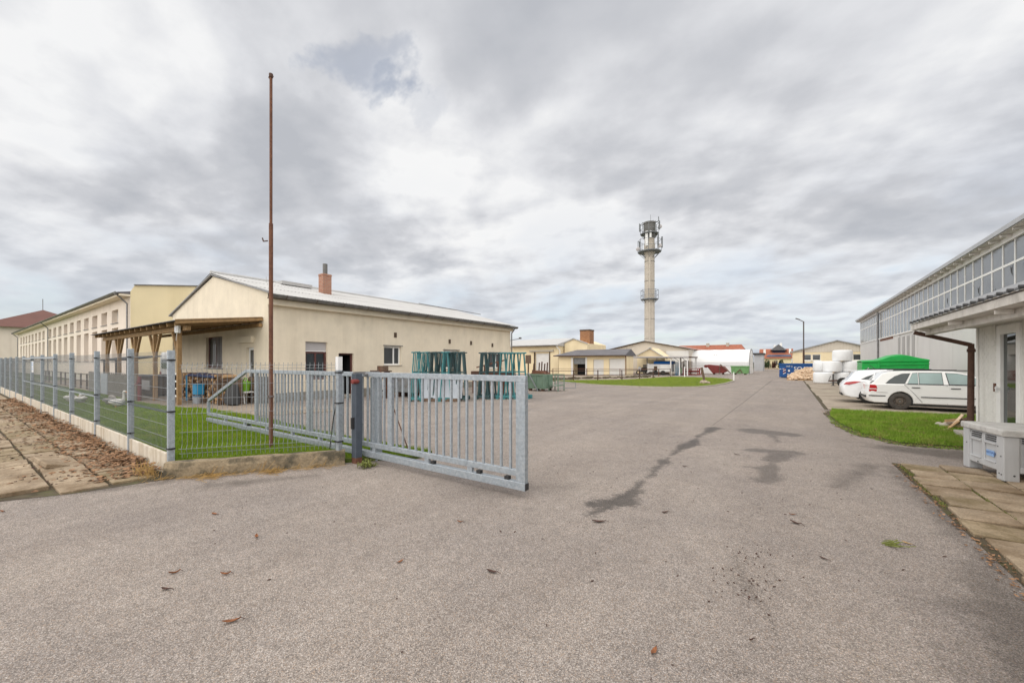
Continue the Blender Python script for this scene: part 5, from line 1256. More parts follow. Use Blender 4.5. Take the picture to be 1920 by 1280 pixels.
# ---- green steel box with rusty bars
gb = thing('green_steel_box', 'green steel stillage box with rusty bars sticking up out of it', 'container', (-13.0, 21.8, 0))
bb = B(); bb.box(-13.65, -12.45, 21.4, 22.5, .14, 1.05); bb.build('tub', 'skip_green', gb, bevel=.015)
for x in (-13.62, -13.05, -12.48): B().box(x - .035, x + .035, 21.36, 21.398, .14, 1.06).build('rib', 'skip_green', gb)
for z in (.98,): B().box(-13.68, -12.42, 21.35, 21.399, z, z + .09).build('rim', 'skip_green', gb)
for x, y in ((-13.5, 21.5), (-12.6, 21.5), (-13.5, 22.4), (-12.6, 22.4)): B().box(x - .08, x + .08, y - .08, y + .08, 0, .14).build('foot', 'rust_dark', gb)
for i, x in enumerate((-13.55, -13.2, -12.95, -12.8, -12.55)): bb = B(); bb.bar((x, 21.9 + .1 * (i % 2), 1.0), (x + .05, 21.9 + .1 * (i % 2), 1.72 + .06 * (i % 3)), .06); bb.build('rusty_bar', 'rust_dark', gb)
bb = B(); bb.prism([(-13.6, 1.05), (-12.5, 1.05), (-12.7, 1.22), (-13.3, 1.28)], lambda x, z: (x, 21.6, z), lambda x, z: (x, 22.3, z)); bb.build('scrap', 'rust', gb)
bb = B(); bb.bar((-13.55, 21.3, 1.15), (-12.75, 21.15, .02), .05); bb.build('leaning_bar', 'wire_steel', gb)
gc = thing('wire_cage', 'small green wire cage trolley right of the green steel box', 'cage', (-12.0, 22.3, 0))
bb = B()
for x in (-12.4, -11.75):
    for y in (21.9, 22.7): bb.bar((x, y, 0), (x, y, 1.05), .05)
for z in (.35, 1.03): bb.bar((-12.4, 21.9, z), (-11.75, 21.9, z), .04); bb.bar((-11.75, 21.9, z), (-11.75, 22.7, z), .04); bb.bar((-12.4, 22.7, z), (-11.75, 22.7, z), .04)
bb.build('frame', 'skip_green', gc)
bb = B()
for i in range(9): bb.bar((-12.4 + i * .08, 22.7, .3), (-12.4 + i * .08, 22.7, 1.03), .012)
for z in (.2, .55): bb.bar((-11.75, 22.0, z), (-10.9, 22.6, z), .03)
bb.bar((-10.9, 22.6, .2), (-10.9, 22.6, .55), .03); bb.build('wire_grid', 'wire_steel', gc)
B().box(-12.38, -11.78, 21.95, 22.65, .3, .34).build('shelf', 'white_gate', gc)

# ---- under the timber shelter
fw = thing('firewood_stack', 'long stack of split firewood under the shelter with a blue cover on top', 'firewood', (-24, 7.6, 0))
lo_ = []
for (m, r) in (('log_end', .075), ('bark_wood', .09), ('log_end', .06)):
    bb = B(); bb.cyl((0, 0, 0), (0, .55, 0), r, 7, r * .9); o = bb.build('log', m, fw, (0, 0, -5)); lo_.append(o)
first = [True] * 3; cnt = 0
for r in range(9):
    x = -24.3 + (r % 2) * .08
    while x < -19.2 and cnt < 298:
        k = random.choice((0, 0, 1, 1, 2)); L = Vector((x, 6.72 + random.uniform(-.08, .08), .12 + r * .135 + random.uniform(-.02, .02))) - Vector(fw.location)
        rot = (random.uniform(-.1, .1), random.uniform(0, 3), random.uniform(-.12, .12))
        if first[k]: lo_[k].location = L; lo_[k].rotation_euler = rot; first[k] = False
        else: copy_part(lo_[k], fw, L, rot)
        cnt += 1; x += .165 + random.uniform(-.01, .03)
B().box(-24.4, -19.1, 6.9, 7.4, .02, 1.1).build('rear_rows', 'bark_wood', fw)
bb = B(); bb.prism([(7.05, 1.30), (7.0, 1.38), (7.5, 1.46), (7.9, 1.42), (7.9, 1.30)], lambda y, z: (-22.9, y - .45, z - .14), lambda y, z: (-19.9, y - .45, z - .17)); bb.build('cover_sheet', 'blue_tarp', fw, bevel=.02)
for x in (-23.0, -19.3): bb = B(); bb.bar((x, 6.60, 0), (x, 6.60, 1.2), .06); bb.build('stake', 'blue_plastic' if x < -21 else 'timber_dark', fw)
bt_ = thing('blue_tub', 'bright blue plastic tub hung in front of the firewood', 'tub', (-21.0, 6.45, .40))
bb = B(); bb.prism([(-.22, 0), (.22, 0), (.25, .46), (-.25, .46)], lambda x, z: (-21.0 + x, 6.28, .40 + z), lambda x, z: (-21.0 + x, 6.58, .40 + z)); bb.build('tub_body', 'blue_plastic', bt_, bevel=.03)
B().box(-21.27, -20.73, 6.26, 6.59, .83, .87).build('rim', 'blue_plastic', bt_, bevel=.01)
bk = thing('blue_bucket', 'small grey blue bucket on the ground below the blue tub', 'bucket', (-20.85, 6.35, .03))
bb = B(); bb.lathe([(0, 0), (.13, 0), (.17, .32), (.15, .32), (.12, .03)], 14, (-20.85, 6.35, .03)); bb.build('pail', 'sheet_metal', bk, smooth=True)
bb = B(); bb.lathe([(.17, .30), (.185, .31), (.17, .325)], 14, (-20.85, 6.35, .03)); bb.build('rim', 'blue_plastic', bk)
tb = thing('garden_bench', 'low pale metal bench holding the green watering can', 'bench', (-21.0, 7.3, .03))
B().box(-21.9, -20.3, 7.05, 7.5, .50, .55).build('seat', 'white_gate', tb)
for x in (-21.8, -20.4):
    for y in (7.1, 7.45): bb = B(); bb.bar((x + (.1 if x < -21 else -.1), y, .5), (x, y, .03), .045); bb.build('leg', 'white_gate', tb)
bb = B(); bb.bar((-21.75, 7.1, .15), (-20.45, 7.1, .15), .04); bb.build('stretcher', 'white_gate', tb)
wc = thing('watering_can', 'bright green watering can on the pale bench', 'watering can', (-20.75, 7.25, .55))
bb = B(); bb.lathe([(0, 0), (.16, 0), (.20, .08), (.24, .36), (.20, .42), (.0, .43)], 16, (-20.75, 7.25, .55)); bb.build('can_body', 'lime_plastic', wc, smooth=True)
bb = B(); bb.cyl((-20.93, 7.22, .68), (-21.22, 7.15, 1.0), .035, 8); bb.lathe([(.03, 0), (.07, .05), (0, .055)], 10, (-21.23, 7.14, .99)); bb.build('spout', 'lime_plastic', wc)
bb = B()
for k in range(8):
    a0, a1 = R(-40 + k * 30), R(-10 + k * 30); bb.cyl((-20.62 + .2 * math.cos(a0), 7.22, .98 + .14 * math.sin(a0)), (-20.62 + .2 * math.cos(a1), 7.22, .98 + .14 * math.sin(a1)), .022, 6)
bb.build('handle', 'lime_plastic', wc)
bx_ = thing('brown_crate', 'brown wooden crate against the gable right of the watering can', 'crate', (-20.3, 8.0, .03))
for k in range(4): B().box(-20.9, -19.9, 7.78, 7.82, .05 + k * .28, .29 + k * .28).build('board', 'bark_wood', bx_)
B().box(-20.9, -19.9, 7.83, 8.2, .03, 1.17).build('crate_body', 'timber_dark', bx_)
for o_ in (tb, wc, bx_): o_.location.x += 1.35
tb.location.y += .35; wc.location.y += .35
bs = thing('black_bags', 'black plastic bags leaning on the firewood end', 'bags', (-18.9, 6.95, .03))
for x, r in ((-18.95, .26), (-18.7, .20)): bb = B(); bb.lathe([(0, 0), (r, .06), (r * 1.05, .35), (r * .6, .85), (.05, 1.1 if r > .3 else .8)], 10, (x, 6.95, .03)); bb.build('bag', 'box_dark', bs, smooth=True)
rk = thing('white_shelf', 'white slatted shelf rack behind the nearest shelter post', 'shelf', (-23.6, 5.95, .03))
# slatted animal hutch, pen, odds and ends between the posts
for x in (-22.8, -21.6): B().box(x - .03, x + .03, 5.92, 6.0, .03, 1.5).build('upright', 'white_paint', rk)
for z in (.3, .62, .94, 1.26): B().box(-22.83, -21.57, 5.88, 5.917, z, z + .07).build('slat', 'white_paint', rk)
rk.location = (-22.2, 5.95, .03)
for ch_ in rk.children: ch_.location = Vector(ch_.location) + Vector((-1.4, 0, 0))
pen = thing('picket_pen', 'dark grey picket pen standing under the left half of the shelter', 'fence', (-31, 5.3, .03))
pk = None
for i in range(62):
    x = -35.0 + i * .165
    if abs(x + 31.2) < .9: continue
    h_ = 1.22 + .05 * math.sin(i * 2.7)
    if pk is None: pk = B().box(-.055, .055, -.012, .012, .03, 1.22).build('picket', 'plinth_stone', pen, Vector((x, 5.25, 0)) - Vector((-31, 5.3, .03)))
    else: copy_part(pk, pen, Vector((x, 5.25, 0)) - Vector((-31, 5.3, .03)), scale=(1, 1, h_ / 1.22))
for z in (.35, .95): B().box(-35.1, -24.8, 5.275, 5.31, z, z + .07).build('rail', 'timber_dark', pen)
B().box(-31.95, -30.45, 5.24, 5.27, .05, 1.2).build('gate_board', 'sheet_metal', pen)
ht = thing('animal_hutch', 'dark low animal hutch with pale front behind the picket pen', 'hutch', (-28.2, 6.6, .03))
B().box(-29.4, -27.0, 6.3, 7.3, .1, 1.05).build('body', 'timber_dark', ht); B().box(-29.5, -26.9, 6.2, 7.4, 1.06, 1.12).build('roof', 'dark_slate', ht)
B().box(-29.1, -27.3, 6.27, 6.297, .35, .85).build('front', 'shutter_grey', ht)
rp = thing('red_hand_pump', 'rusty red hand pump standing among the clutter under the shelter', 'pump', (-24.6, 5.3, .03))
bb = B(); bb.cyl((-24.6, 5.3, .03), (-24.6, 5.3, 1.15), .07, 10); bb.build('column', 'hopper_red', rp); bb = B(); bb.bar((-24.6, 5.3, 1.1), (-25.1, 5.25, .7), .05); bb.build('lever', 'hopper_red', rp)
bb = B(); bb.cyl((-24.6, 5.28, .85), (-24.35, 5.15, .8), .04, 8); bb.build('spout', 'hopper_red', rp)
lr = thing('low_roof', 'low dark scalloped roof edge behind the left shelter posts', 'shelter', (-36, 7.2, 0))
corrugated((-40.5, 6.6, 1.95), (-33.0, 6.6, 1.95), (-40.5, 8.2, 2.2), (-33.0, 8.2, 2.2), 90, .05, 'roof', 'box_dark', lr)
for x in (-40, -36.7, -33.4): B().box(x - .05, x + .05, 6.7, 6.8, 0, 1.95).build('post', 'timber_dark', lr)
cv = thing('caravan', 'white caravan with dark window parked behind the timber shelter', 'caravan', (-35.2, 10.2, 0))
bb = B(); bb.prism([(-36.3, .45), (-34.2, .45), (-34.2, 2.2), (-34.45, 2.5), (-36.05, 2.5), (-36.3, 2.2)], lambda x, z: (x, 8.9, z), lambda x, z: (x, 12.6, z)); bb.build('body', 'white_plastic', cv, bevel=.06)
B().box(-35.9, -34.6, 8.87, 8.899, 1.35, 2.0).build('window', 'window_glass', cv, bevel=.02)
B().box(-36.25, -34.25, 8.86, 8.895, .62, .80).build('bumper', 'shutter_grey', cv)
for x in (-36.15, -34.35): B().box(x - .09, x + .09, 8.86, 8.895, .9, 1.15).build('tail_light', 'tail_red', cv)
for x in (-36.2, -34.3): bb = B(); bb.cyl((x - .09, 10.9, .33), (x + .09, 10.9, .33), .33, 14); bb.build('wheel', 'black_rubber', cv)
rf = thing('garden_rail', 'thin brown garden rail in front of the far pink hall', 'fence', (-46, 5.6, 0))
for z in (.55, 1.0): bb = B(); bb.bar((-58, 5.6, z), (-36, 5.6, z), .05); bb.build('rail', 'timber_dark', rf)
for i in range(12): x = -57.5 + i * 1.95; B().box(x - .04, x + .04, 5.56, 5.64, 0, 1.05).build('post', 'timber_dark', rf)

# ---- geese on the lawn
def goose(name, label, x, y, a, m, neck):
    g = thing(name, label, 'goose', (x, y, .07), 'geese resting on the lawn', a)
    bb = B(); n = 12; rings = []
    st = [(-.40, .26, .015, .02), (-.30, .22, .07, .06), (-.15, .20, .13, .12), (.02, .19, .15, .145), (.18, .20, .13, .14), (.28, .23, .09, .11), (.33, .26, .06, .07)] if neck else [(-.36, .24, .015, .02), (-.25, .19, .08, .07), (-.1, .17, .14, .13), (.05, .17, .15, .15), (.18, .19, .12, .13), (.25, .22, .07, .08), (.28, .24, .02, .03)]
    if neck: st += [(.35, .36, .045, .045), (.34, .48, .036, .036), (.345, .56, .036, .036), (.38, .615, .046, .042), (.44, .61, .035, .03), (.46, .605, .015, .015)]
    else: st += [(.22, .28, .05, .05), (.10, .36, .05, .05), (-.02, .36, .05, .045), (-.10, .33, .03, .03), (-.13, .32, .01, .01)]
    vs = []; fs = []
    for k, (px_, pz_, ry, rz_) in enumerate(st):
        p = Vector((px_, 0, pz_)); q = st[min(k + 1, len(st) - 1)]; q0 = st[max(k - 1, 0)]; dr_ = Vector((q[0] - q0[0], 0, q[1] - q0[1]))
        dr_ = dr_.normalized() if dr_.length > 1e-6 else Vector((1, 0, 0)); up = Vector((0, 1, 0)).cross(dr_)
        for i in range(n): t_ = 2 * math.pi * i / n; vs.append(p + Vector((0, 1, 0)) * ry * math.cos(t_) - up * rz_ * math.sin(t_))
    for k in range(len(st) - 1):
        for i in range(n): fs.append((k * n + i, k * n + (i + 1) % n, (k + 1) * n + (i + 1) % n, (k + 1) * n + i))
    fs += [tuple(range(n)), tuple(range((len(st) - 1) * n, len(st) * n))]
    bb.add(vs, fs); bb.build('body', m, g, (0, 0, 0), smooth=True)
    bb = B()
    if neck: bb.cyl((.455, 0, .60), (.53, 0, .585), .02, 8, .008)
    else: bb.cyl((-.10, .02, .33), (-.17, .03, .31), .018, 8, .008)
    bb.build('beak', 'beak_orange', g, (0, 0, 0))
    for s in (-1, 1):
        bb = B(); bb.lathe([(0, -.24), (.055, -.16), (.085, 0), (.06, .15), (0, .22)], 10, (-.04, s * .115, .21), 'x'); bb.build('wing', m, g, (0, 0, 0), smooth=True)
        bb = B(); bb.cyl((.02, s * .06, 0), (.02, s * .06, .1), .014, 6); bb.prism([(.0, -.035), (.1, -.05), (.1, .05), (.0, .035)], lambda u, v: (u, s * .06 + v, .0), lambda u, v: (u, s * .06 + v, .012)); bb.build('foot', 'beak_orange', g, (0, 0, 0))
goose('goose', 'white goose with its neck raised on the lawn behind the fence', -21.3, 3.95, .35, 'goose_white', True)
goose('goose', 'grey backed goose resting left of the upright white goose', -22.6, 4.0, .4, 'goose_grey', False)
goose('goose', 'white goose with tucked head between two fence posts', -24.6, 3.45, 2.6, 'goose_white', False)
goose('goose', 'white goose furthest left of the flock on the lawn', -25.7, 3.3, .2, 'goose_white', False)

# ---- rails round the soil bed, posts and island marker
rl = thing('rusty_rail', 'low rusty pipe rail along the soil bed behind the island', 'railing', (-15, 38, 0))
PTS = [(-20.5, 33.0), (-19.0, 33.7), (-17.1, 35.0), (-15.4, 36.9), (-13.7, 38.9), (-13.0, 42.3), (-12.6, 46), (-12.2, 52.2)]
for (a, c) in zip(PTS[:-1], PTS[1:]):
    for z in (.55, .98): bb = B(); bb.bar((*a, z), (*c, z), .055); bb.build('rail', 'rust_dark', rl)
for (x, y) in PTS: B().box(x - .04, x + .04, y - .04, y + .04, 0, 1.05).build('post', 'rust_dark', rl)
back = [(-26, 47), (-22, 49), (-18, 50.4), (-13.5, 51.8)]
for (a, c) in zip(back[:-1], back[1:]): bb = B(); bb.bar((*a, .95), (*c, .95), .05); bb.build('rail', 'rust', rl)
for (x, y) in back: B().box(x - .04, x + .04, y - .04, y + .04, 0, .98).build('post', 'rust', rl)
for i, (x, y, lb_) in enumerate(((-10.55, 52.3, 'thin white marker post left of the red frame in front of the tent'), (-4.35, 43.3, 'short white marker post at the tip of the grass island'))):
    h_ = 1.2 if i == 0 else .82
    t = thing('marker_post', lb_, 'post', (x, y, 0), 'white marker posts'); B().box(x - .05, x + .05, y - .05, y + .05, 0, h_).build('shaft', 'white_paint', t); B().box(x - .06, x + .06, y - .06, y + .06, h_, h_ + .04).build('cap', 'white_plastic', t)
mk = thing('leaning_stake', 'old grey wooden stake in a heap of stones on the grass island', 'stake', (-5.75, 36.1, .06))
bb = B(); bb.bar((-5.72, 36.1, .1), (-5.95, 36.05, 1.38), .16, .12); bb.build('stake', 'bark_wood', mk)
for i in range(16):
    a = i * 2.4; r = .1 + .26 * (i / 16); s_ = random.uniform(.09, .17); bb = B(); bb.lathe([(0, 0), (s_, .01), (s_ * .9, s_ * .6), (s_ * .3, s_ * .95), (0, s_)], 7, (-5.75 + r * math.cos(a), 36.1 + r * math.sin(a), .06 + .2 * max(0, 1 - r * 3))); bb.build('stone', 'stone', mk)
hp = thing('red_hopper', 'dark red tapering steel hopper lying in front of the tent', 'hopper', (-8.9, 66, 0))
bb = B(); bb.prism([(-10.2, 1.35), (-9.9, 1.45), (-7.9, 1.25), (-7.3, .55), (-8.0, .2), (-9.3, .18)], lambda x, z: (x, 65.3, z), lambda x, z: (x, 66.8, z)); bb.build('hopper_body', 'hopper_red', hp, bevel=.05)
bb = B(); bb.bar((-8.3, 65.2, 1.5), (-6.9, 65.2, .2), .12); bb.bar((-8.3, 65.2, 1.5), (-8.4, 65.2, .1), .08); bb.build('brace', 'bark_wood', hp)
bb = B(); bb.cyl((-10.3, 65.6, 1.2), (-10.3, 66.4, 1.2), .22, 10); bb.build('roller', 'hopper_red', hp)
for x in (-9.2, -8.0): B().box(x - .08, x + .08, 65.4, 66.7, 0, .2).build('skid', 'rust_dark', hp)
rfm = thing('field_roller', 'open red tubular roller frame on the ground by the tent corner', 'implement', (-11.4, 60, 0))
bb = B()
for y in (59.6, 60.8):
    bb.bar((-12.3, y, .1), (-10.1, y, .1), .09); bb.bar((-12.2, y, .85), (-10.3, y, .95), .08)
    for x in (-12.2, -11.5, -10.4, -10.1): bb.bar((x, y, .1), (x + .08, y, .9 + .1 * (x > -10.3)), .08)
for x in (-12.2, -10.2): bb.bar((x, 59.6, .9), (x, 60.8, .9), .08); bb.bar((x, 59.6, .1), (x, 60.8, .1), .08)
bb.build('tube_frame', 'red_paint', rfm)
bb = B(); bb.cyl((-12.1, 60.2, .5), (-10.3, 60.2, .55), .14, 10); bb.build('roller', 'hopper_red', rfm)
gk = thing('green_skip', 'mid green steel skip standing at the right end of the tent', 'skip', (-5.7, 67.4, 0))
bb = B(); bb.prism([(-7.0, .15), (-4.9, .15), (-4.8, 1.22), (-7.1, 1.22)], lambda x, z: (x, 66.8, z), lambda x, z: (x, 68.6, z)); bb.build('tub', 'mid_green', gk, bevel=.03)
for x in (-6.7, -5.9, -5.1): B().box(x - .06, x + .06, 66.72, 66.798, .15, 1.25).build('rib', 'mid_green', gk)
B().box(-7.15, -4.75, 66.7, 66.795, 1.16, 1.28).build('rim', 'mid_green', gk)
bb = B(); bb.bar((-6.4, 66.7, .2), (-5.9, 66.7, .75), .1); bb.bar((-5.9, 66.7, .75), (-5.6, 66.7, .2), .1); bb.build('bracket', 'bark_wood', gk)
for x in (-6.6, -5.3): B().box(x - .1, x + .1, 66.9, 68.5, 0, .15).build('skid', 'rust_dark', gk)

# ---- street lamp
lp = thing('street_lamp', 'slim tall street lamp by the road near the blue container', 'lamp', (1.53, 64.1, 0))
bb = B(); bb.cyl((1.53, 64.1, 0), (1.53, 64.1, 3.4), .11, 10); bb.build('lower_pole', 'rust_dark', lp, smooth=True)
bb = B(); bb.cyl((1.53, 64.1, 3.4), (1.53, 64.1, 7.1), .075, 10); bb.bar((1.53, 64.1, 7.05), (1.05, 64.0, 7.35), .08); bb.build('upper_pole', 'lamp_metal', lp)
bb = B(); bb.bar((1.12, 64.0, 7.33), (.68, 63.9, 7.52), .22, .10); bb.build('lamp_head', 'lamp_metal', lp)

# ---- blue roll-off container with its lettering
bc = thing('blue_container', 'dark blue open steel container with white lettering behind the wood pile', 'container', (1.8, 56.8, 0))
b = B(); b.box(-.95, 5.3, 56.0, 58.3, .28, 1.62); b.build('tub', 'blue_paint', bc, bevel=.03)
B().box(-1.02, 5.36, 55.93, 55.995, 1.52, 1.68).build('rim', 'blue_paint', bc)
for i in range(8): x = -.25 + i * .78; B().box(x - .05, x + .05, 55.94, 55.995, .28, 1.5).build('rib', 'blue_paint', bc) if i not in (2, 3, 4) else None
B().box(-.96, -.25, 55.9, 55.99, .10, .5).build('end_plate', 'blue_paint', bc)
for y in (56.5, 57.8): B().box(-.8, 5.2, y - .08, y + .08, 0, .28).build('skid', 'tower_dark', bc)
fz = lambda x, z, y=55.985: Matrix.Translation((x, y, z)) @ Matrix.Rotation(R(90), 4, 'X')
text_part('SO', 'lettering', 'white_plastic', bc, .62, Matrix.Translation((-1.8, -56.8, 0)) @ fz(.42, .86, 55.93), .006)
text_part('KOVO', 'lettering', 'white_plastic', bc, .62, Matrix.Translation((-1.8, -56.8, 0)) @ fz(1.32, .86, 55.93), .006)
text_part('WP 3', 'lettering', 'white_plastic', bc, .26, Matrix.Translation((-1.8, -56.8, 0)) @ fz(-.3, 1.24, 55.93), .006)
for i in range(4):
    bb = B(); z = .42 + .16 * i
    bb.add([(-.60, 55.88, z), (-.46, 55.88, z + .08), (-.46, 55.88, z + .16), (-.60, 55.88, z + .08)], [(0, 1, 2, 3)]); bb.add([(-.46, 55.88, z + .08), (-.32, 55.88, z + .16), (-.32, 55.88, z + .24), (-.46, 55.88, z + .16)], [(0, 1, 2, 3)])
    bb.build('warning_stripe', 'red_paint' if i % 2 else 'white_plastic', bc)
B().box(-.12, .06, 55.92, 55.94, .72, .94).build('plate', 'white_plastic', bc)
for x, z in ((-.85, 1.0), (-.55, 1.02), (-.1, .42)): B().box(x - .1, x + .1, 55.90, 55.935, z, z + .06).build('hinge', 'white_plastic', bc)
cb_ = thing('concrete_block', 'pale concrete block wall holding back the pale wood pile', 'wall', (1.1, 52.6, 0))
B().box(.45, 1.75, 52.9, 53.5, 0, 1.0).build('block', 'concrete', cb_, bevel=.03); B().box(1.78, 3.2, 52.9, 53.5, 0, .98).build('block', 'concrete', cb_, bevel=.03)
pile = thing('split_wood_pile', 'heap of pale split wood chunks in front of the blue container', 'wood pile', (1.6, 51, 0))
ck = []
for sx, sy, sz in ((.28, .11, .09), (.22, .13, .1), (.32, .08, .08)):
    bb = B(); bb.prism([(-sy, -sz), (sy, -sz * .8), (.2 * sy, sz)], lambda y, z: (-sx / 1.2, y, z), lambda y, z: (sx / 1.2, y * .9, z)); ck.append(bb.build('wood_chunk', 'fresh_wood', pile, (0, 0, .1)))
hgt = lambda x, y: max(0, 1.12 * (1 - ((x - 2.1) / 2.3) ** 2) * (1 - ((y - 51) / 2.1) ** 2)) if abs(x - 2.1) < 2.3 and abs(y - 51) < 2.1 else 0
for i in range(290):
    x, y = random.uniform(-.1, 4.2), random.uniform(48.95, 51.5); h_ = hgt(x, y)
    if h_ < .03 and random.random() < .7: x, y = random.uniform(.6, 3.6), random.uniform(49.3, 51.2); h_ = hgt(x, y)
    L = Vector((x, y, h_ + .09)) - Vector(pile.location); rot = (random.uniform(-.6, .6), random.uniform(-.6, .6), random.uniform(0, 6.28))
    if i < 3: ck[i].location = L; ck[i].rotation_euler = rot
    else: copy_part(ck[i % 3], pile, L, rot)
nx = 22; vs = []; fs = []
for i in range(nx + 1):
    for j in range(nx + 1):
        x, y = -.2 + 4.6 * i / nx, 48.9 + 4.0 * j / nx; vs.append((x, y, max(0.01, hgt(x, y) - .02)))
for i in range(nx):
    for j in range(nx): fs.append((i * (nx + 1) + j, (i + 1) * (nx + 1) + j, (i + 1) * (nx + 1) + j + 1, i * (nx + 1) + j + 1))
bb = B(); bb.add(vs, fs); stuff(bb.build('pile_core', 'log_end', pile))

# ---- wrapped bales
def bale_mesh(par, loc):
    bb = B(); n = 28; r0 = .69; pr = [(0, 0), (r0 - .10, .0), (r0 - .02, .05), (r0, .14), (r0 + .012, .46), (r0, .80), (r0 - .03, .88), (r0 - .12, .93), (r0 * .5, .945), (0, .945)]
    for r, z in pr:
        for i in range(n):
            a = 2 * math.pi * i / n; q = r * (1 + .012 * math.sin(a * 5 + z * 4) + .008 * math.sin(a * 11 - z * 9)); bb.v.append((q * math.cos(a), q * math.sin(a), z))
    for k in range(len(pr) - 1):
        for i in range(n): bb.f.append((k * n + i, k * n + (i + 1) % n, (k + 1) * n + (i + 1) % n, (k + 1) * n + i))
    o = bb.build('wrapping', 'bale_wrap', par, loc, smooth=True)
    return o
bl = [(2.38, 43.2, .02, 'white wrapped bale front left at the bottom of the stack'), (3.82, 44.4, .02, 'white wrapped bale second from the left in the bottom row'), (5.1, 44.6, .02, 'white wrapped bale at the right of the bottom row'),
      (3.05, 44.2, .965, 'white wrapped bale on the left of the middle row'), (4.35, 44.5, .965, 'white wrapped bale on the right of the middle row'), (2.45, 45.5, .965, 'bluish white bale half hidden at the back left of the middle row'), (3.75, 44.4, 1.91, 'white wrapped bale alone on top of the stack'),
      (2.5, 45.6, .02, 'white bale at the back left of the bottom row under the bluish one')]
b0 = None
for i, (x, y, z, lb_) in enumerate(bl):
    if b0 is None: b0 = thing('wrapped_bale', lb_, 'bale', (x, y, z), 'white wrapped silage bales'); bale_mesh(b0, (0, 0, 0))
    else: copy_tree(b0, (x, y, z), lb_, i * 1.3)
# ---- flat trailer nose behind the cars
ft = thing('flat_trailer', 'low flat trailer with small spoked wheel between the bales and the cars', 'trailer', (4, 37.6, 0))
bb = B(); bb.box(3.3, 6.6, 36.9, 37.0, .48, .58); bb.box(3.3, 6.6, 38.4, 38.5, .48, .58); bb.bar((3.3, 37.7, .5), (2.4, 37.7, .42), .1); bb.box(3.3, 6.6, 37.0, 38.4, .585, .62); bb.build('frame', 'rust_dark', ft)
for x in (3.15, 5.6):
    w_ = B(); w_.lathe([(.20, -.08), (.32, -.08), (.345, -.03), (.345, .03), (.32, .08), (.20, .08), (.20, -.08)], 18, (x, 36.75, .37), 'y'); w_ = w_.build('wheel', 'black_rubber', ft, smooth=True)
    bb = B(); bb.lathe([(.2, -.05), (.12, -.02), (.05, -.06), (0, -.06)], 18, (x, 36.75, .37), 'y'); bb.build('rim', 'rim_steel', w_, smooth=True)
bb = B(); bb.bar((2.75, 39.0, 0.02), (2.75, 39.0, .9), .09); bb.box(2.62, 2.88, 38.9, 39.1, .02, .05); bb.build('jockey_stand', 'box_dark', ft)
bb = B(); bb.bar((3.7, 38.6, .55), (3.7, 38.6, 1.0), .10); bb.build('stake', 'box_dark', ft)
bb = B(); bb.bar((2.45, 39.0, .3), (2.6, 39.0, .75), .05); bb.build('crank', 'zinc', ft)

# ---- green lidded tank behind the cars
gt = thing('green_tank', 'large bright green plastic tank with humped lid against the grey hall', 'tank', (4.75, 30.8, 0))
bb = B(); bb.prism([(3.40, .05), (6.10, .05), (6.10, 1.86), (3.40, 1.78)], lambda x, z: (x, 30.0, z), lambda x, z: (x, 32.0, z)); bb.build('tank_body', 'bright_green', gt, bevel=.04)
prof = [(3.38, 1.78), (3.38, 1.86), (4.05, 1.90), (4.25, 1.98), (4.62, 2.14), (5.0, 2.20), (5.35, 2.14), (5.85, 1.98), (6.12, 1.93), (6.12, 1.84)]
bb = B(); n = len(prof); vs = [(x, 29.95, z) for x, z in prof] + [(x, 30.5, z + .05) for x, z in prof] + [(x, 31.5, z + .05) for x, z in prof] + [(x, 32.05, z) for x, z in prof]; fs = [tuple(range(n))[::-1], tuple(range(3 * n, 4 * n))]
for k in range(3): fs += [(k * n + i, k * n + (i + 1) % n, (k + 1) * n + (i + 1) % n, (k + 1) * n + i) for i in range(n)]
bb.add(vs, fs); bb.build('lid', 'bright_green', gt, bevel=.03)
B().box(4.08, 4.14, 29.93, 29.998, .05, 1.82).build('corner_rib', 'bright_green', gt)
bb = B(); bb.bar((4.14, 29.96, 1.66), (6.1, 29.96, 1.72), .05, .05); bb.build('rim_rib', 'bright_green', gt)
for x, z in ((4.5, 1.58), (5.45, 1.72), (5.9, 1.55)): bb = B(); bb.bar((x - .06, 29.97, z), (x + .05, 29.97, z + .08), .05, .05); bb.build('catch', 'bright_green', gt)
bb = B(); bb.add([(3.62, 29.985, 1.42), (3.72, 29.985, 1.40), (3.75, 29.985, 1.30), (3.62, 29.985, 1.28)], [(0, 1, 2, 3)]); bb.add([(3.64, 29.985, 1.42), (3.70, 29.985, 1.43), (3.66, 29.985, 1.53)], [(0, 1, 2)]); bb.build('printed_mark', 'white_plastic', gt)

# ---- grey pallet box in the foreground
pb = thing('pallet_box', 'grey plastic pallet box with lid and blue sticker on the right pavement', 'pallet box', (2.62, 9.05, .03), None, R(9))
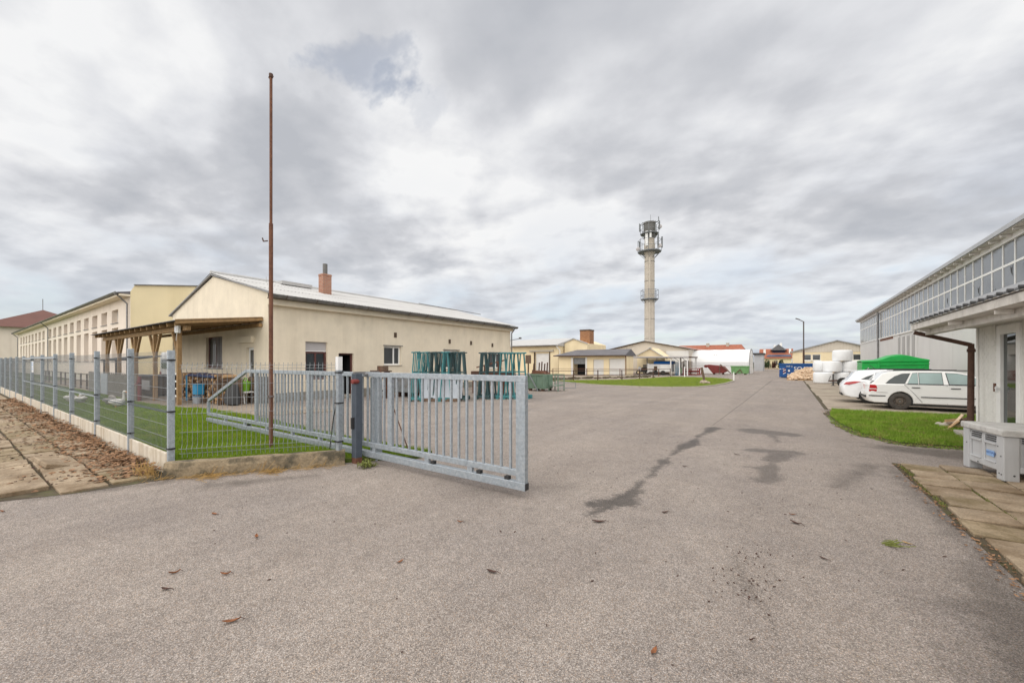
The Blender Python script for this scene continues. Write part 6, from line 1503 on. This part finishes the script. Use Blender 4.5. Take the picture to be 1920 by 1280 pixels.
# local axes: +x to the right (long side 1.2), +y away from the camera (1.04)
W_, D_, H_ = 1.2, 1.04, .66
def pbx(name, x0, x1, y0, y1, z0, z1, m='box_plastic', bev=.012): return B().box(x0, x1, y0, y1, z0, z1).build(name, m, pb, (0, 0, 0), bevel=bev)
pbx('tub', .03, W_ - .03, .03, D_ - .03, .13, H_)
for x in (0, W_ - .17):
    for y in (0, D_ - .17): pbx('foot', x, x + .17, y, y + .17, 0, H_ + .002 * (x + y + 1))
pbx('skirt', .17, W_ - .17, .005, .03, .13, .22); pbx('skirt', .005, .03, .17, D_ - .17, .13, .22)
pbx('lid', -.025, W_ + .025, -.025, D_ + .025, H_ + .005, H_ + .105, 'lid_grey', .02)
pbx('lid_edge', -.03, W_ + .03, -.03, -.026, H_ + .01, H_ + .07, 'lid_grey', 0)
for (y0, y1) in ((.20, .48), (.56, .84)):          # two recessed panels on the left side
    pbx('panel_frame', .012, .03, y0 - .03, y0, .20, .60); pbx('panel_frame', .012, .03, y1, y1 + .03, .20, .60)
    pbx('panel_ledge', -.004, .03, y0, y1, .22, .245, 'box_plastic', .006); pbx('panel_ledge', .0, .03, y0, y1, .50, .53, 'box_plastic', .006)
    for k in range(3): pbx('vent_slot', .012, .0285, y0 + .02, y1 - .02, .552 + k * .033, .566 + k * .033, 'box_dark', 0)
pbx('panel_frame', .02, .0295, .48, .56, .24, .63)
pbx('front_panel', .24, W_ - .24, .010, .03, .27, .54, 'box_plastic', .01)
pbx('front_panel_rim', .22, .24, -.002, .03, .22, .57); pbx('front_panel_rim', W_ - .24, W_ - .22, -.002, .03, .22, .57)
for k in range(3): pbx('vent_slot', .20, W_ - .2, .012, .0285, .572 + k * .030, .586 + k * .030, 'box_dark', 0)
bb = B(); bb.lathe([(.05, 0), (.05, -.025), (.035, -.025), (.03, 0)], 16, (.40, .004, .19), 'y'); bb.build('drain_plug', 'box_plastic', pb, (0, 0, 0))
for (x, y, z) in ((-.001, .13, .50), (-.001, .93, .42), (-.001, .10, .10), (-.001, .05, .09), (-.001, .62, .16), (-.001, .06, .36)): bb = B(); bb.cyl((x + .001, y, z), (x - .003, y, z), .011, 8); bb.build('bolt_hole', 'box_dark', pb, (0, 0, 0))
bb = B(); bb.cyl((.11, .001, .09), (.11, -.003, .09), .014, 8); bb.build('bolt_hole', 'box_dark', pb, (0, 0, 0))
st = B(); st.box(.014, .0175, .25, .44, .31, .40); st = st.build('sticker', 'sticker_blue', pb, (0, 0, 0))
for o_ in pb.children:
    if o_.name.startswith('tub'): pass
text_part('NETUPOX', 'sticker_print', 'ink_blue', st, .052, Matrix.Translation((.0135, .437, .345)) @ Matrix.Rotation(R(-90), 4, 'Z') @ Matrix.Rotation(R(90), 4, 'X'), .0006)

# ---- split wood scraps by the annex corner
dbr = thing('wood_scraps', 'loose broken boards and stones heaped at the foot of the brown rain pipe', 'scraps', (3.6, 15.6, .03))
for (p, q, w_, h_, m) in (((3.50, 15.3, .05), (3.78, 15.5, .42), .07, .025, 'fresh_wood'), ((3.40, 15.1, .05), (3.66, 15.3, .26), .06, .025, 'log_end'), ((3.4, 15.5, .06), (3.9, 15.3, .12), .10, .05, 'log_end'), ((3.6, 15.7, .1), (3.85, 15.4, .34), .10, .06, 'bark_wood'), ((3.22, 14.8, .05), (3.42, 14.95, .07), .08, .025, 'fresh_wood'), ((3.5, 15.75, .2), (3.9, 15.6, .3), .08, .06, 'log_end')):
    bb = B(); bb.bar(p, q, w_, h_); bb.build('board', m, dbr)
for (x, y, s_, m) in ((3.45, 15.6, .10, 'concrete'), (3.6, 15.85, .13, 'stone'), (3.75, 15.9, .15, 'stone'), (3.42, 15.9, .09, 'concrete')):
    bb = B(); bb.lathe([(0, 0), (s_, .02), (s_ * .9, s_ * .8), (s_ * .4, s_ * 1.2), (0, s_ * 1.25)], 8, (x, y, .03)); bb.build('stone', m, dbr)

# ---- cars
def arc(cx_, cz_, r, zmin, n=12):
    a0 = math.acos(min(1, max(-1, 0))); pts = []
    s = math.asin((zmin - cz_) / r); 
    for i in range(n + 1):
        a = math.pi - s + (2 * s - math.pi) * i / n; pts.append((cx_ + r * math.cos(a), cz_ + r * math.sin(a)))
    return pts
def make_car(name, label, loc, rz, P):
    c = thing(name, label, 'car', loc, 'white estate cars parked beside the grey hall', rz)
    hw = P['hw']; zs_ = P['sill']; body = P['body']
    rear, top = P['rear'], P['top']
    low = arc(P['rx'], .315, .365, zs_) + arc(P['fx'], .315, .365, zs_)
    poly = rear + low + top                              # outline seen from the near side, rear left
    bb = B(); n = len(poly)
    sec = ((-hw, .0), (-hw + .05, .0), (hw - .05, 0), (hw, 0))
    def pt(p, y):
        x, z = p; k = 1 - .055 * max(0, (z - .62) / .35) ** 2 - .04 * max(0, (.5 - z) / .3) ** 2
        ex = .035 * (abs(y) / hw) ** 6
        x = x + ex * (1 if x < 1.0 else (-1 if x > 3.7 else 0)) * (1.4 if z > .4 else 1)
        return (x, y * k, z)
    ys = [-hw, -hw * .9, -hw * .5, 0, hw * .5, hw * .9, hw]
    bow = [.0, -.03, -.055, -.065, -.055, -.03, .0]     # rear and nose bulge outwards in plan
    vs = []
    for y, bw in zip(ys, bow):
        for p in poly:
            q = pt(p, y); x = q[0] + (bw if p[0] < .35 else (-bw if p[0] > 4.0 else 0)); vs.append((x, q[1], q[2]))
    fs = [tuple(range(n))[::-1], tuple(range((len(ys) - 1) * n, len(ys) * n))]
    for k in range(len(ys) - 1): fs += [(k * n + i, k * n + (i + 1) % n, (k + 1) * n + (i + 1) % n, (k + 1) * n + i) for i in range(n)]
    bb.add(vs, fs); bb.build('body', body, c, (0, 0, 0), bevel=.028, smooth=True, seg=3)
    # cabin
    cab = P['cabin']; zb = .90; zt = P['zt']; wb, wt = hw - .055, hw - .235
    Y = lambda z: wb + (wt - wb) * max(0, (z - zb)) / (zt - zb)
    bb = B(); m_ = len(cab); vs = []
    for s in (-1, -.94, 0, .94, 1):
        vs += [(x, s * Y(z), z + (.022 * (1 - abs(s)) if z > 1.3 else 0)) for x, z in cab]
    fs = [tuple(range(m_))[::-1], tuple(range(4 * m_, 5 * m_))]
    for k in range(4): fs += [(k * m_ + i, k * m_ + (i + 1) % m_, (k + 1) * m_ + (i + 1) % m_, (k + 1) * m_ + i) for i in range(m_)]
    bb.add(vs, fs); bb.build('cabin', body, c, (0, 0, 0), bevel=.03, smooth=True, seg=3)
    def side(nm, pl, m, off, s=-1, th=.006, par=c):
        b2 = B(); sl = (wb - wt) / (zt - zb)
        f0 = lambda x, z: (x, s * (Y(z) + off), z); f1 = lambda x, z: (x, s * (Y(z) + off - th), z)
        b2.prism(pl, f0, f1); return b2.build(nm, m, par, (0, 0, 0))
    for s in (-1, 1):
        for nm, pl, m in P['windows']:
            cxm = sum(p[0] for p in pl) / len(pl); czm = sum(p[1] for p in pl) / len(pl)
            side(nm, pl, m, .008, s); side('window_seal', [(cxm + (p[0] - cxm) * 1.05, czm + (p[1] - czm) * 1.085) for p in pl], 'black_plastic', .004, s)
    # rear window and windscreen
    (xa, za), (xb, zb2) = P['rw']
    bb = B(); k = .90; d_ = Vector((-(zb2 - za), 0, xb - xa)).normalized() * .012
    q = [Vector((xa, -Y(za) * k, za)), Vector((xa, Y(za) * k, za)), Vector((xb, Y(zb2) * k, zb2)), Vector((xb, -Y(zb2) * k, zb2))]
    bb.add([p + d_ for p in q] + [p - d_ * .2 for p in q], [(0, 1, 2, 3), (7, 6, 5, 4), (0, 4, 5, 1), (1, 5, 6, 2), (2, 6, 7, 3), (3, 7, 4, 0)]); bb.build('rear_window', 'car_rear_glass', c, (0, 0, 0))
    (xa, za), (xb, zb2) = P['ws']
    d_ = Vector((zb2 - za, 0, xa - xb)).normalized() * .012
    q = [Vector((xa, -Y(za) * k, za)), Vector((xa, Y(za) * k, za)), Vector((xb, Y(zb2) * k, zb2)), Vector((xb, -Y(zb2) * k, zb2))]
    bb = B(); bb.add([p + d_ for p in q] + [p - d_ * .2 for p in q], [(0, 1, 2, 3), (7, 6, 5, 4), (0, 4, 5, 1), (1, 5, 6, 2), (2, 6, 7, 3), (3, 7, 4, 0)]); bb.build('windscreen', 'car_glass', c, (0, 0, 0))
    yb = lambda z: hw * (1 - .055 * max(0, (z - .62) / .35) ** 2 - .04 * max(0, (.5 - z) / .3) ** 2)
    def strip(nm, p, q, w_, m, off=.003):
        for s in (-1, 1):
            b2 = B(); b2.bar((p[0], s * (yb(p[1]) + off), p[1]), (q[0], s * (yb(q[1]) + off), q[1]), .012, w_, up=(0, 0, 1)) if abs(p[0] - q[0]) > abs(p[1] - q[1]) else b2.bar((p[0], s * (yb(p[1]) + off - .004), p[1]), (q[0], s * (yb(q[1]) + off - .004), q[1]), w_, .012, up=(0, 1, 0))
            b2.build(nm, m, c, (0, 0, 0))
    for nm, p, q, w_, m in P['strips']: strip(nm, p, q, w_, m)
    for nm, p, q, w_, m in P['handles']: strip(nm, p, q, w_, m, .012)
    # wheels
    for x in (P['rx'], P['fx']):
        bb = B(); bb.box(x - .36, x + .36, -hw + .08, hw - .08, zs_ - .02, .62); bb.build('wheel_well', 'box_dark', c, (0, 0, 0))
        for s in (-1, 1):
            yc = s * (hw - .10)
            w_ = B(); w_.lathe([(.185, -.095), (.27, -.10), (.305, -.085), (.315, -.05), (.315, .05), (.305, .085), (.27, .10), (.185, .095), (.185, -.095)], 28, (0, 0, 0), 'y')
            w_ = w_.build('wheel', P['tyre'], c, (x, yc, .315), smooth=True)
            bb = B(); sg_ = s
            bb.lathe([(.188, .07 * sg_), (.175, .085 * sg_), (.165, .045 * sg_), (.12, .04 * sg_), (.095, .07 * sg_), (.06, .075 * sg_), (.045, .055 * sg_), (0, .055 * sg_)], 24, (0, 0, 0), 'y')
            rm = bb.build('rim', P['rim'], w_, (0, 0, 0), smooth=True)
            bb = B()
            if P['spokes']:
                for k in range(10):
                    a = 2 * math.pi * k / 10; bb.prism([(.05, -.012), (.165, -.03), (.165, .03), (.05, .012)], lambda u, v: (u * math.cos(a) - v * math.sin(a), .086 * sg_, u * math.sin(a) + v * math.cos(a)), lambda u, v: (u * math.cos(a) - v * math.sin(a), .079 * sg_, u * math.sin(a) + v * math.cos(a))) if k % 2 else None
                bb.build('rim_gap', 'box_dark', w_, (0, 0, 0))
            else:
                for k in range(9):
                    a = 2 * math.pi * k / 9; bb.cyl((.138 * math.cos(a), .05 * sg_, .138 * math.sin(a)), (.138 * math.cos(a), .056 * sg_, .138 * math.sin(a)), .019, 8)
                bb.build('rim_holes', 'box_dark', w_, (0, 0, 0))
                bb = B(); bb.cyl((0, .05 * sg_, 0), (0, .08 * sg_, 0), .028, 10); bb.build('hub', 'zinc', w_, (0, 0, 0))
    for nm, pl, m in P['lights']:
        for s in (-1, 1):
            b2 = B(); b2.prism(pl, lambda x, z: (x, s * (yb(z) + .007), z), lambda x, z: (x - .0, s * (yb(z) - .10), z)); b2.build(nm, m, c, (0, 0, 0), bevel=.006)
    b2 = B(); b2.box(-.068, .02, -.27, .27, .56, .67); b2.build('number_plate', 'white_plastic', c, (0, 0, 0))
    for s in (-1, 1):
        b2 = B(); b2.box(P['mx'] - .06, P['mx'] + .07, s * (hw + .02) - .07, s * (hw + .02) + .07, .95, 1.08); b2.build('mirror', body, c, (0, 0, 0), bevel=.03)
    for q in P['extra']: q(c)
    b2 = B(); b2.box(.5, 4.1, -hw + .12, hw - .12, .16, .30); b2.build('underbody', 'box_dark', c, (0, 0, 0))
    return c
def bumper_strip(c):
    b = B(); b.box(-.075, .015, -.66, .66, .42, .50); b.build('bumper_strip', 'black_plastic', c, (0, 0, 0))
    b = B(); b.bar((.10, -.5, .97), (.22, -.5, 1.06), .025); b.build('rear_wiper', 'black_plastic', c, (0, 0, 0))
    for s in (-1, 1): b = B(); b.bar((.75, s * .59, 1.475), (2.7, s * .59, 1.475), .025, .03); b.build('roof_rail', 'black_plastic', c, (0, 0, 0))
carA = dict(hw=.865, sill=.24, body='car_white', rx=.90, fx=3.42, zt=1.46, tyre='dirty_rubber', rim='rim_steel', spokes=False,
    rear=[(.05, .93), (.02, .66), (-.01, .60), (-.01, .42), (.06, .27), (.2, .24)],
    top=[(4.2, .22), (4.5, .26), (4.57, .45), (4.54, .62), (4.44, .75), (4.1, .86), (3.55, .955), (3.0, .955), (1.5, .95), (.3, .95)],
    cabin=[(.06, .90), (.18, 1.02), (.42, 1.34), (.60, 1.405), (1.0, 1.44), (1.7, 1.46), (2.3, 1.44), (2.68, 1.375), (3.15, 1.13), (3.55, .90)],
    windows=[('rear_side_window', [(.52, .985), (.62, 1.10), (.78, 1.24), (.98, 1.335), (1.20, 1.35), (1.04, .985)], 'car_glass'),
             ('quarter_window', [(1.12, .985), (1.27, 1.355), (1.40, 1.37), (1.40, .985)], 'car_glass_reflection'), ('rear_door_window', [(1.44, .985), (1.44, 1.372), (2.02, 1.375), (2.04, .985)], 'car_glass_reflection'),
             ('front_door_window', [(2.20, .985), (2.14, 1.372), (2.42, 1.362), (2.65, 1.305), (2.95, 1.155), (3.26, .985)], 'car_glass_reflection')],
    rw=((.20, 1.03), (.44, 1.345)), ws=((3.47, .945), (2.72, 1.36)),
    strips=[('side_moulding', (1.46, .50), (3.02, .50), .03, 'black_plastic'), ('bumper_trim', (.02, .50), (.50, .50), .035, 'black_plastic'), ('bumper_seam', (.24, .64), (.56, .64), .012, 'shutter_grey'),
            ('door_seam', (2.13, .96), (2.13, .28), .009, 'box_dark'), ('door_seam', (1.02, .95), (1.28, .62), .009, 'box_dark'), ('door_seam', (1.28, .62), (1.50, .30), .009, 'box_dark'), ('door_seam', (3.08, .93), (3.02, .30), .009, 'box_dark'), ('belt_trim', (1.05, .957), (3.3, .957), .018, 'black_plastic'), ('sill_trim', (1.35, .265), (3.0, .265), .02, 'shutter_grey')],
    handles=[('door_handle', (1.22, .84), (1.44, .84), .03, 'black_plastic'), ('door_handle', (2.22, .835), (2.46, .835), .03, 'black_plastic')],
    lights=[('tail_light', [(.03, .66), (.25, .66), (.27, .78), (.25, .89), (.20, .92), (.06, .92)], 'tail_red'), ('light_stripe', [(.02, .745), (.262, .745), (.262, .775), (.02, .775)], 'lens_white'), ('headlight', [(4.1, .68), (4.46, .62), (4.42, .73), (4.12, .82)], 'lens_white')],
    mx=3.02, extra=[bumper_strip])
make_car('estate_car', 'white older estate car with rusty steel wheel nearest the camera', (2.50, 21.40, .025), 0, carA)
def i_extra(c):
    b = B(); b.box(-.06, .05, -.62, .62, .30, .42); b.build('rear_diffuser', 'black_plastic', c, (0, 0, 0))
    b = B(); b.bar((.42, -.58, 1.40), (.15, .0, 1.42), .16, .03); b.bar((.15, .0, 1.42), (.42, .58, 1.40), .16, .03); b.build('roof_spoiler', 'car_white_clean', c, (0, 0, 0))
    b = B(); b.bar((1.15, 0, 1.47), (.95, 0, 1.66), .02); b.build('aerial', 'black_plastic', c, (0, 0, 0))
    for s in (-1, 1): b = B(); b.bar((.85, s * .58, 1.475), (2.8, s * .58, 1.48), .03, .035); b.build('roof_rail', 'black_plastic', c, (0, 0, 0))
carB = dict(hw=.895, sill=.23, body='car_white_clean', rx=.86, fx=3.50, zt=1.47, tyre='black_rubber', rim='rim_alloy', spokes=True,
    rear=[(.12, .96), (.0, .78), (-.03, .62), (-.03, .45), (.06, .30), (.25, .24)],
    top=[(4.2, .22), (4.52, .27), (4.58, .45), (4.54, .66), (4.40, .80), (4.0, .92), (3.5, .99), (3.0, .97), (1.5, .96), (.3, .98)],
    cabin=[(.10, .92), (.22, 1.08), (.38, 1.33), (.55, 1.395), (1.0, 1.44), (1.7, 1.47), (2.4, 1.455), (2.8, 1.38), (3.3, 1.12), (3.65, .90)],
    windows=[('rear_side_window', [(.62, 1.04), (.82, 1.16), (1.08, 1.27), (1.42, 1.345), (1.42, 1.02)], 'car_glass'), ('rear_door_window', [(1.48, 1.02), (1.48, 1.35), (2.08, 1.37), (2.1, 1.0)], 'car_glass'), ('front_door_window', [(2.18, 1.0), (2.16, 1.37), (2.5, 1.36), (2.8, 1.28), (3.32, 1.0)], 'car_glass')],
    rw=((.24, 1.09), (.40, 1.33)), ws=((3.58, .96), (2.84, 1.37)),
    strips=[('door_seam', (2.14, .97), (2.14, .30), .008, 'box_dark'), ('door_seam', (1.2, .9), (1.42, .5), .008, 'box_dark'), ('door_seam', (3.15, .95), (3.08, .30), .008, 'box_dark'), ('sill_trim', (1.3, .25), (3.1, .25), .04, 'black_plastic')],
    handles=[('door_handle', (1.38, .88), (1.58, .88), .035, 'car_white_clean'), ('door_handle', (2.3, .87), (2.52, .87), .035, 'car_white_clean')],
    lights=[('tail_light', [(.01, .80), (.20, .785), (.42, .85), (.62, .935), (.40, .945), (.10, .90)], 'tail_red'), ('headlight', [(3.9, .80), (4.48, .70), (4.42, .79), (4.0, .90)], 'lens_white')],
    mx=3.1, extra=[i_extra])
make_car('estate_car', 'newer clean white estate car with slim tail light and alloy wheels', (2.00, 23.90, .025), R(-1.5), carB)

# ---- bushes in front of the far house
def bush(x, y, w_, h_, m, lb_, seed):
    r_ = np.random.default_rng(seed); t = thing('garden_bush', lb_, 'bush', (x, y, 0), 'bushes in front of the red roofed house'); n = 420
    ph = r_.uniform(0, 6.28, n); u = r_.random(n) ** .5; zz_ = r_.uniform(.08, 1, n); rad = w_ / 2 * np.sqrt(np.clip(1 - (zz_ * 2 - .9) ** 2 * .7, .05, 1)) * u * (.8 + .3 * np.sin(ph * 3 + seed)); bb = B()
    for i in range(n):
        c = Vector((x + rad[i] * math.cos(ph[i]), y + rad[i] * math.sin(ph[i]), zz_[i] * h_ * (.85 + .2 * math.sin(ph[i] * 2 + seed)))); a, e_ = r_.uniform(0, 6.28), r_.uniform(-1, 1); s_ = r_.uniform(.10, .22)
        u_ = Vector((math.cos(a), math.sin(a), e_ * .6)) * s_; v_ = Vector((-math.sin(a), math.cos(a), r_.uniform(-1, 1))) * s_ * .7
        bb.add([c - u_, c - v_, c + u_, c + v_], [(0, 1, 2, 3)])
    bb.build('foliage', m, t)
    bb = B()
    for k in range(4): a = k * 1.6; bb.bar((x, y, 0), (x + .25 * w_ * math.cos(a), y + .25 * w_ * math.sin(a), h_ * .6), .05)
    bb.build('stems', 'timber_dark', t)
for i, (x, y, w_, h_, m, lb_) in enumerate(((-6.9, 120, 2.6, 2.6, 'hedge', 'dark green bush leftmost beside the grey shed'), (-5.6, 121, 2.2, 2.2, 'hedge', 'dark bush second from the left of the yellow house front'), (-4.6, 120, 1.8, 2.4, 'hedge', 'green bush left of the reddish one'), (-3.3, 122, 1.1, 2.0, 'hedge_red', 'small reddish bush in front of the yellow house wall'), (-1.75, 121, 1.6, 2.3, 'hedge', 'pointed dark bush in front of the yellow house windows'))): bush(x, y, w_, h_, m, lb_, 11 + i)
hw_ = thing('garden_wall', 'low stone garden wall below the far bushes', 'wall', (-4, 118, 0))
for k in range(12): B().box(-8.0 + k * .62, -7.42 + k * .62, 117.6, 118.0, 0, .35 + .05 * (k % 3)).build('stone', 'stone', hw_)

# ---- single leaves lying on the asphalt
def leaf(x, y, s_, a, m, lb_, curl):
    s_ *= .72
    t = thing('fallen_leaf', lb_, 'leaf', (x, y, 0), 'fallen leaves scattered on the asphalt', a); b = B(); n = 7; up = []
    for i in range(n + 1): u = i / n; wv = s_ * .36 * math.sin(math.pi * u ** .8) * (1 + .12 * math.sin(i * 4.1)); z = .006 + curl * (2 * u - 1) ** 2; b.v += [((u - .5) * 2 * s_, -wv, z + curl * .7), ((u - .5) * 2 * s_, 0, z), ((u - .5) * 2 * s_, wv, z + curl * .5)]
    for i in range(n): b.f += [(3 * i, 3 * i + 3, 3 * i + 4, 3 * i + 1), (3 * i + 1, 3 * i + 4, 3 * i + 5, 3 * i + 2)]
    b.build('blade', m, t, (0, 0, 0))
    b = B(); b.bar((s_, 0, .008 + curl), (s_ * 1.45, s_ * .12, .006), .004, .003); b.build('stalk', 'leaf_dark', t, (0, 0, 0))
LV = [(-7.77, .44, .05, .3, 'leaf_brown', 'small brown leaf on the asphalt at the very left edge of the view'), (-5.59, 1.87, .07, .2, 'leaf_brown', 'pale brown curled leaf on the asphalt in front of the low wall'), (-4.5, 1.87, .06, -.4, 'leaf_brown', 'thin orange leaf on the asphalt between the low wall and the camera'),
      (-4.3, 1.15, .055, 1.2, 'leaf_brown', 'red brown leaf of the pair at the lower left of the drive'), (-4.05, 1.03, .06, .5, 'leaf_dark', 'dark leaf of the pair at the lower left of the drive'), (-3.92, 1.39, .055, .8, 'leaf_brown', 'faint orange leaf right of the pair on the left drive'), (-3.17, 1.16, .075, 1.0, 'leaf_brown', 'large brown leaf nearest the camera on the left drive'),
      (-2.88, 2.38, .055, 1.6, 'leaf_brown', 'small yellowish brown leaf alone left of the middle of the drive'), (-2.09, 2.71, .075, .2, 'leaf_dark', 'dark brown pointed leaf in the middle of the near drive'), (-3.04, 3.35, .05, .3, 'leaf_brown', 'small brown leaf below the open end of the gate'), (-1.76, 4.25, .11, .55, 'leaf_dark', 'long dark leaf at the lower end of the long wet streak'),
      (-1.22, 4.97, .07, 1.0, 'leaf_dark', 'dark thin leaf right of the long wet streak'), (.26, 4.63, .055, -.5, 'leaf_dark', 'very dark round leaf on the right lane'), (-.69, 2.54, .06, 1.5, 'leaf_brown', 'reddish leaf nearest the camera on the lower right drive'), (.06, 5.46, .085, -.5, 'leaf_dark', 'long dark leaf on the right lane below the wet patch'),
      (.03, 5.75, .05, .4, 'leaf_brown', 'small orange leaf just above the long dark leaf on the right lane'), (.96, 5.49, .06, -.6, 'dry_grass', 'straw coloured scrap beside the green tuft near the slab path'), (-.85, 8.88, .07, -.5, 'leaf_dark', 'dark leaf left of the wide wet patch'), (-1.48, 7.34, .05, .3, 'leaf_dark', 'tiny dark leaf between the wet streak and the wet patches'), (-.2, 3.0, .03, .9, 'leaf_dark', 'tiny dark scrap on the speckled drip marks in the lane')]
for i, (x, y, s_, a, m, lb_) in enumerate(LV): leaf(x, y, s_, a, m, lb_, random.uniform(.006, .018))
tf = B()
for i in range(26):
    a = random.uniform(-.8, .9); l = random.uniform(.05, .13); x, y = .80 + random.gauss(0, .035), 5.36 + random.gauss(0, .025); tf.bar((x, y, .006), (x + l * math.cos(a), y + l * math.sin(a), .012 + random.uniform(0, .03)), .008, .004)
tag(tf.build('grass_tuft', 'weed_green'), 'torn green grass tuft lying on the right lane by the slab path', 'grass tuft')
bits = B()
for i in range(60):
    t_ = random.random(); x, y = random.gauss(-.28, .14), 3.3 + 1.3 * t_; s_ = random.uniform(.003, .009); a = random.uniform(0, 3.1)
    bits.bar((x, y, .006), (x + s_ * 2 * math.cos(a), y + s_ * 2 * math.sin(a), .008), s_, .005)
for i in range(160):
    x, y = random.uniform(-6, 1.4), random.uniform(1.5, 11); s_ = random.uniform(.003, .009); a = random.uniform(0, 3.1)
    bits.bar((x, y, .006), (x + s_ * 3 * math.cos(a), y + s_ * 3 * math.sin(a), .008), s_, .005)
stuff(bits.build('lane_debris', 'leaf_dark'))
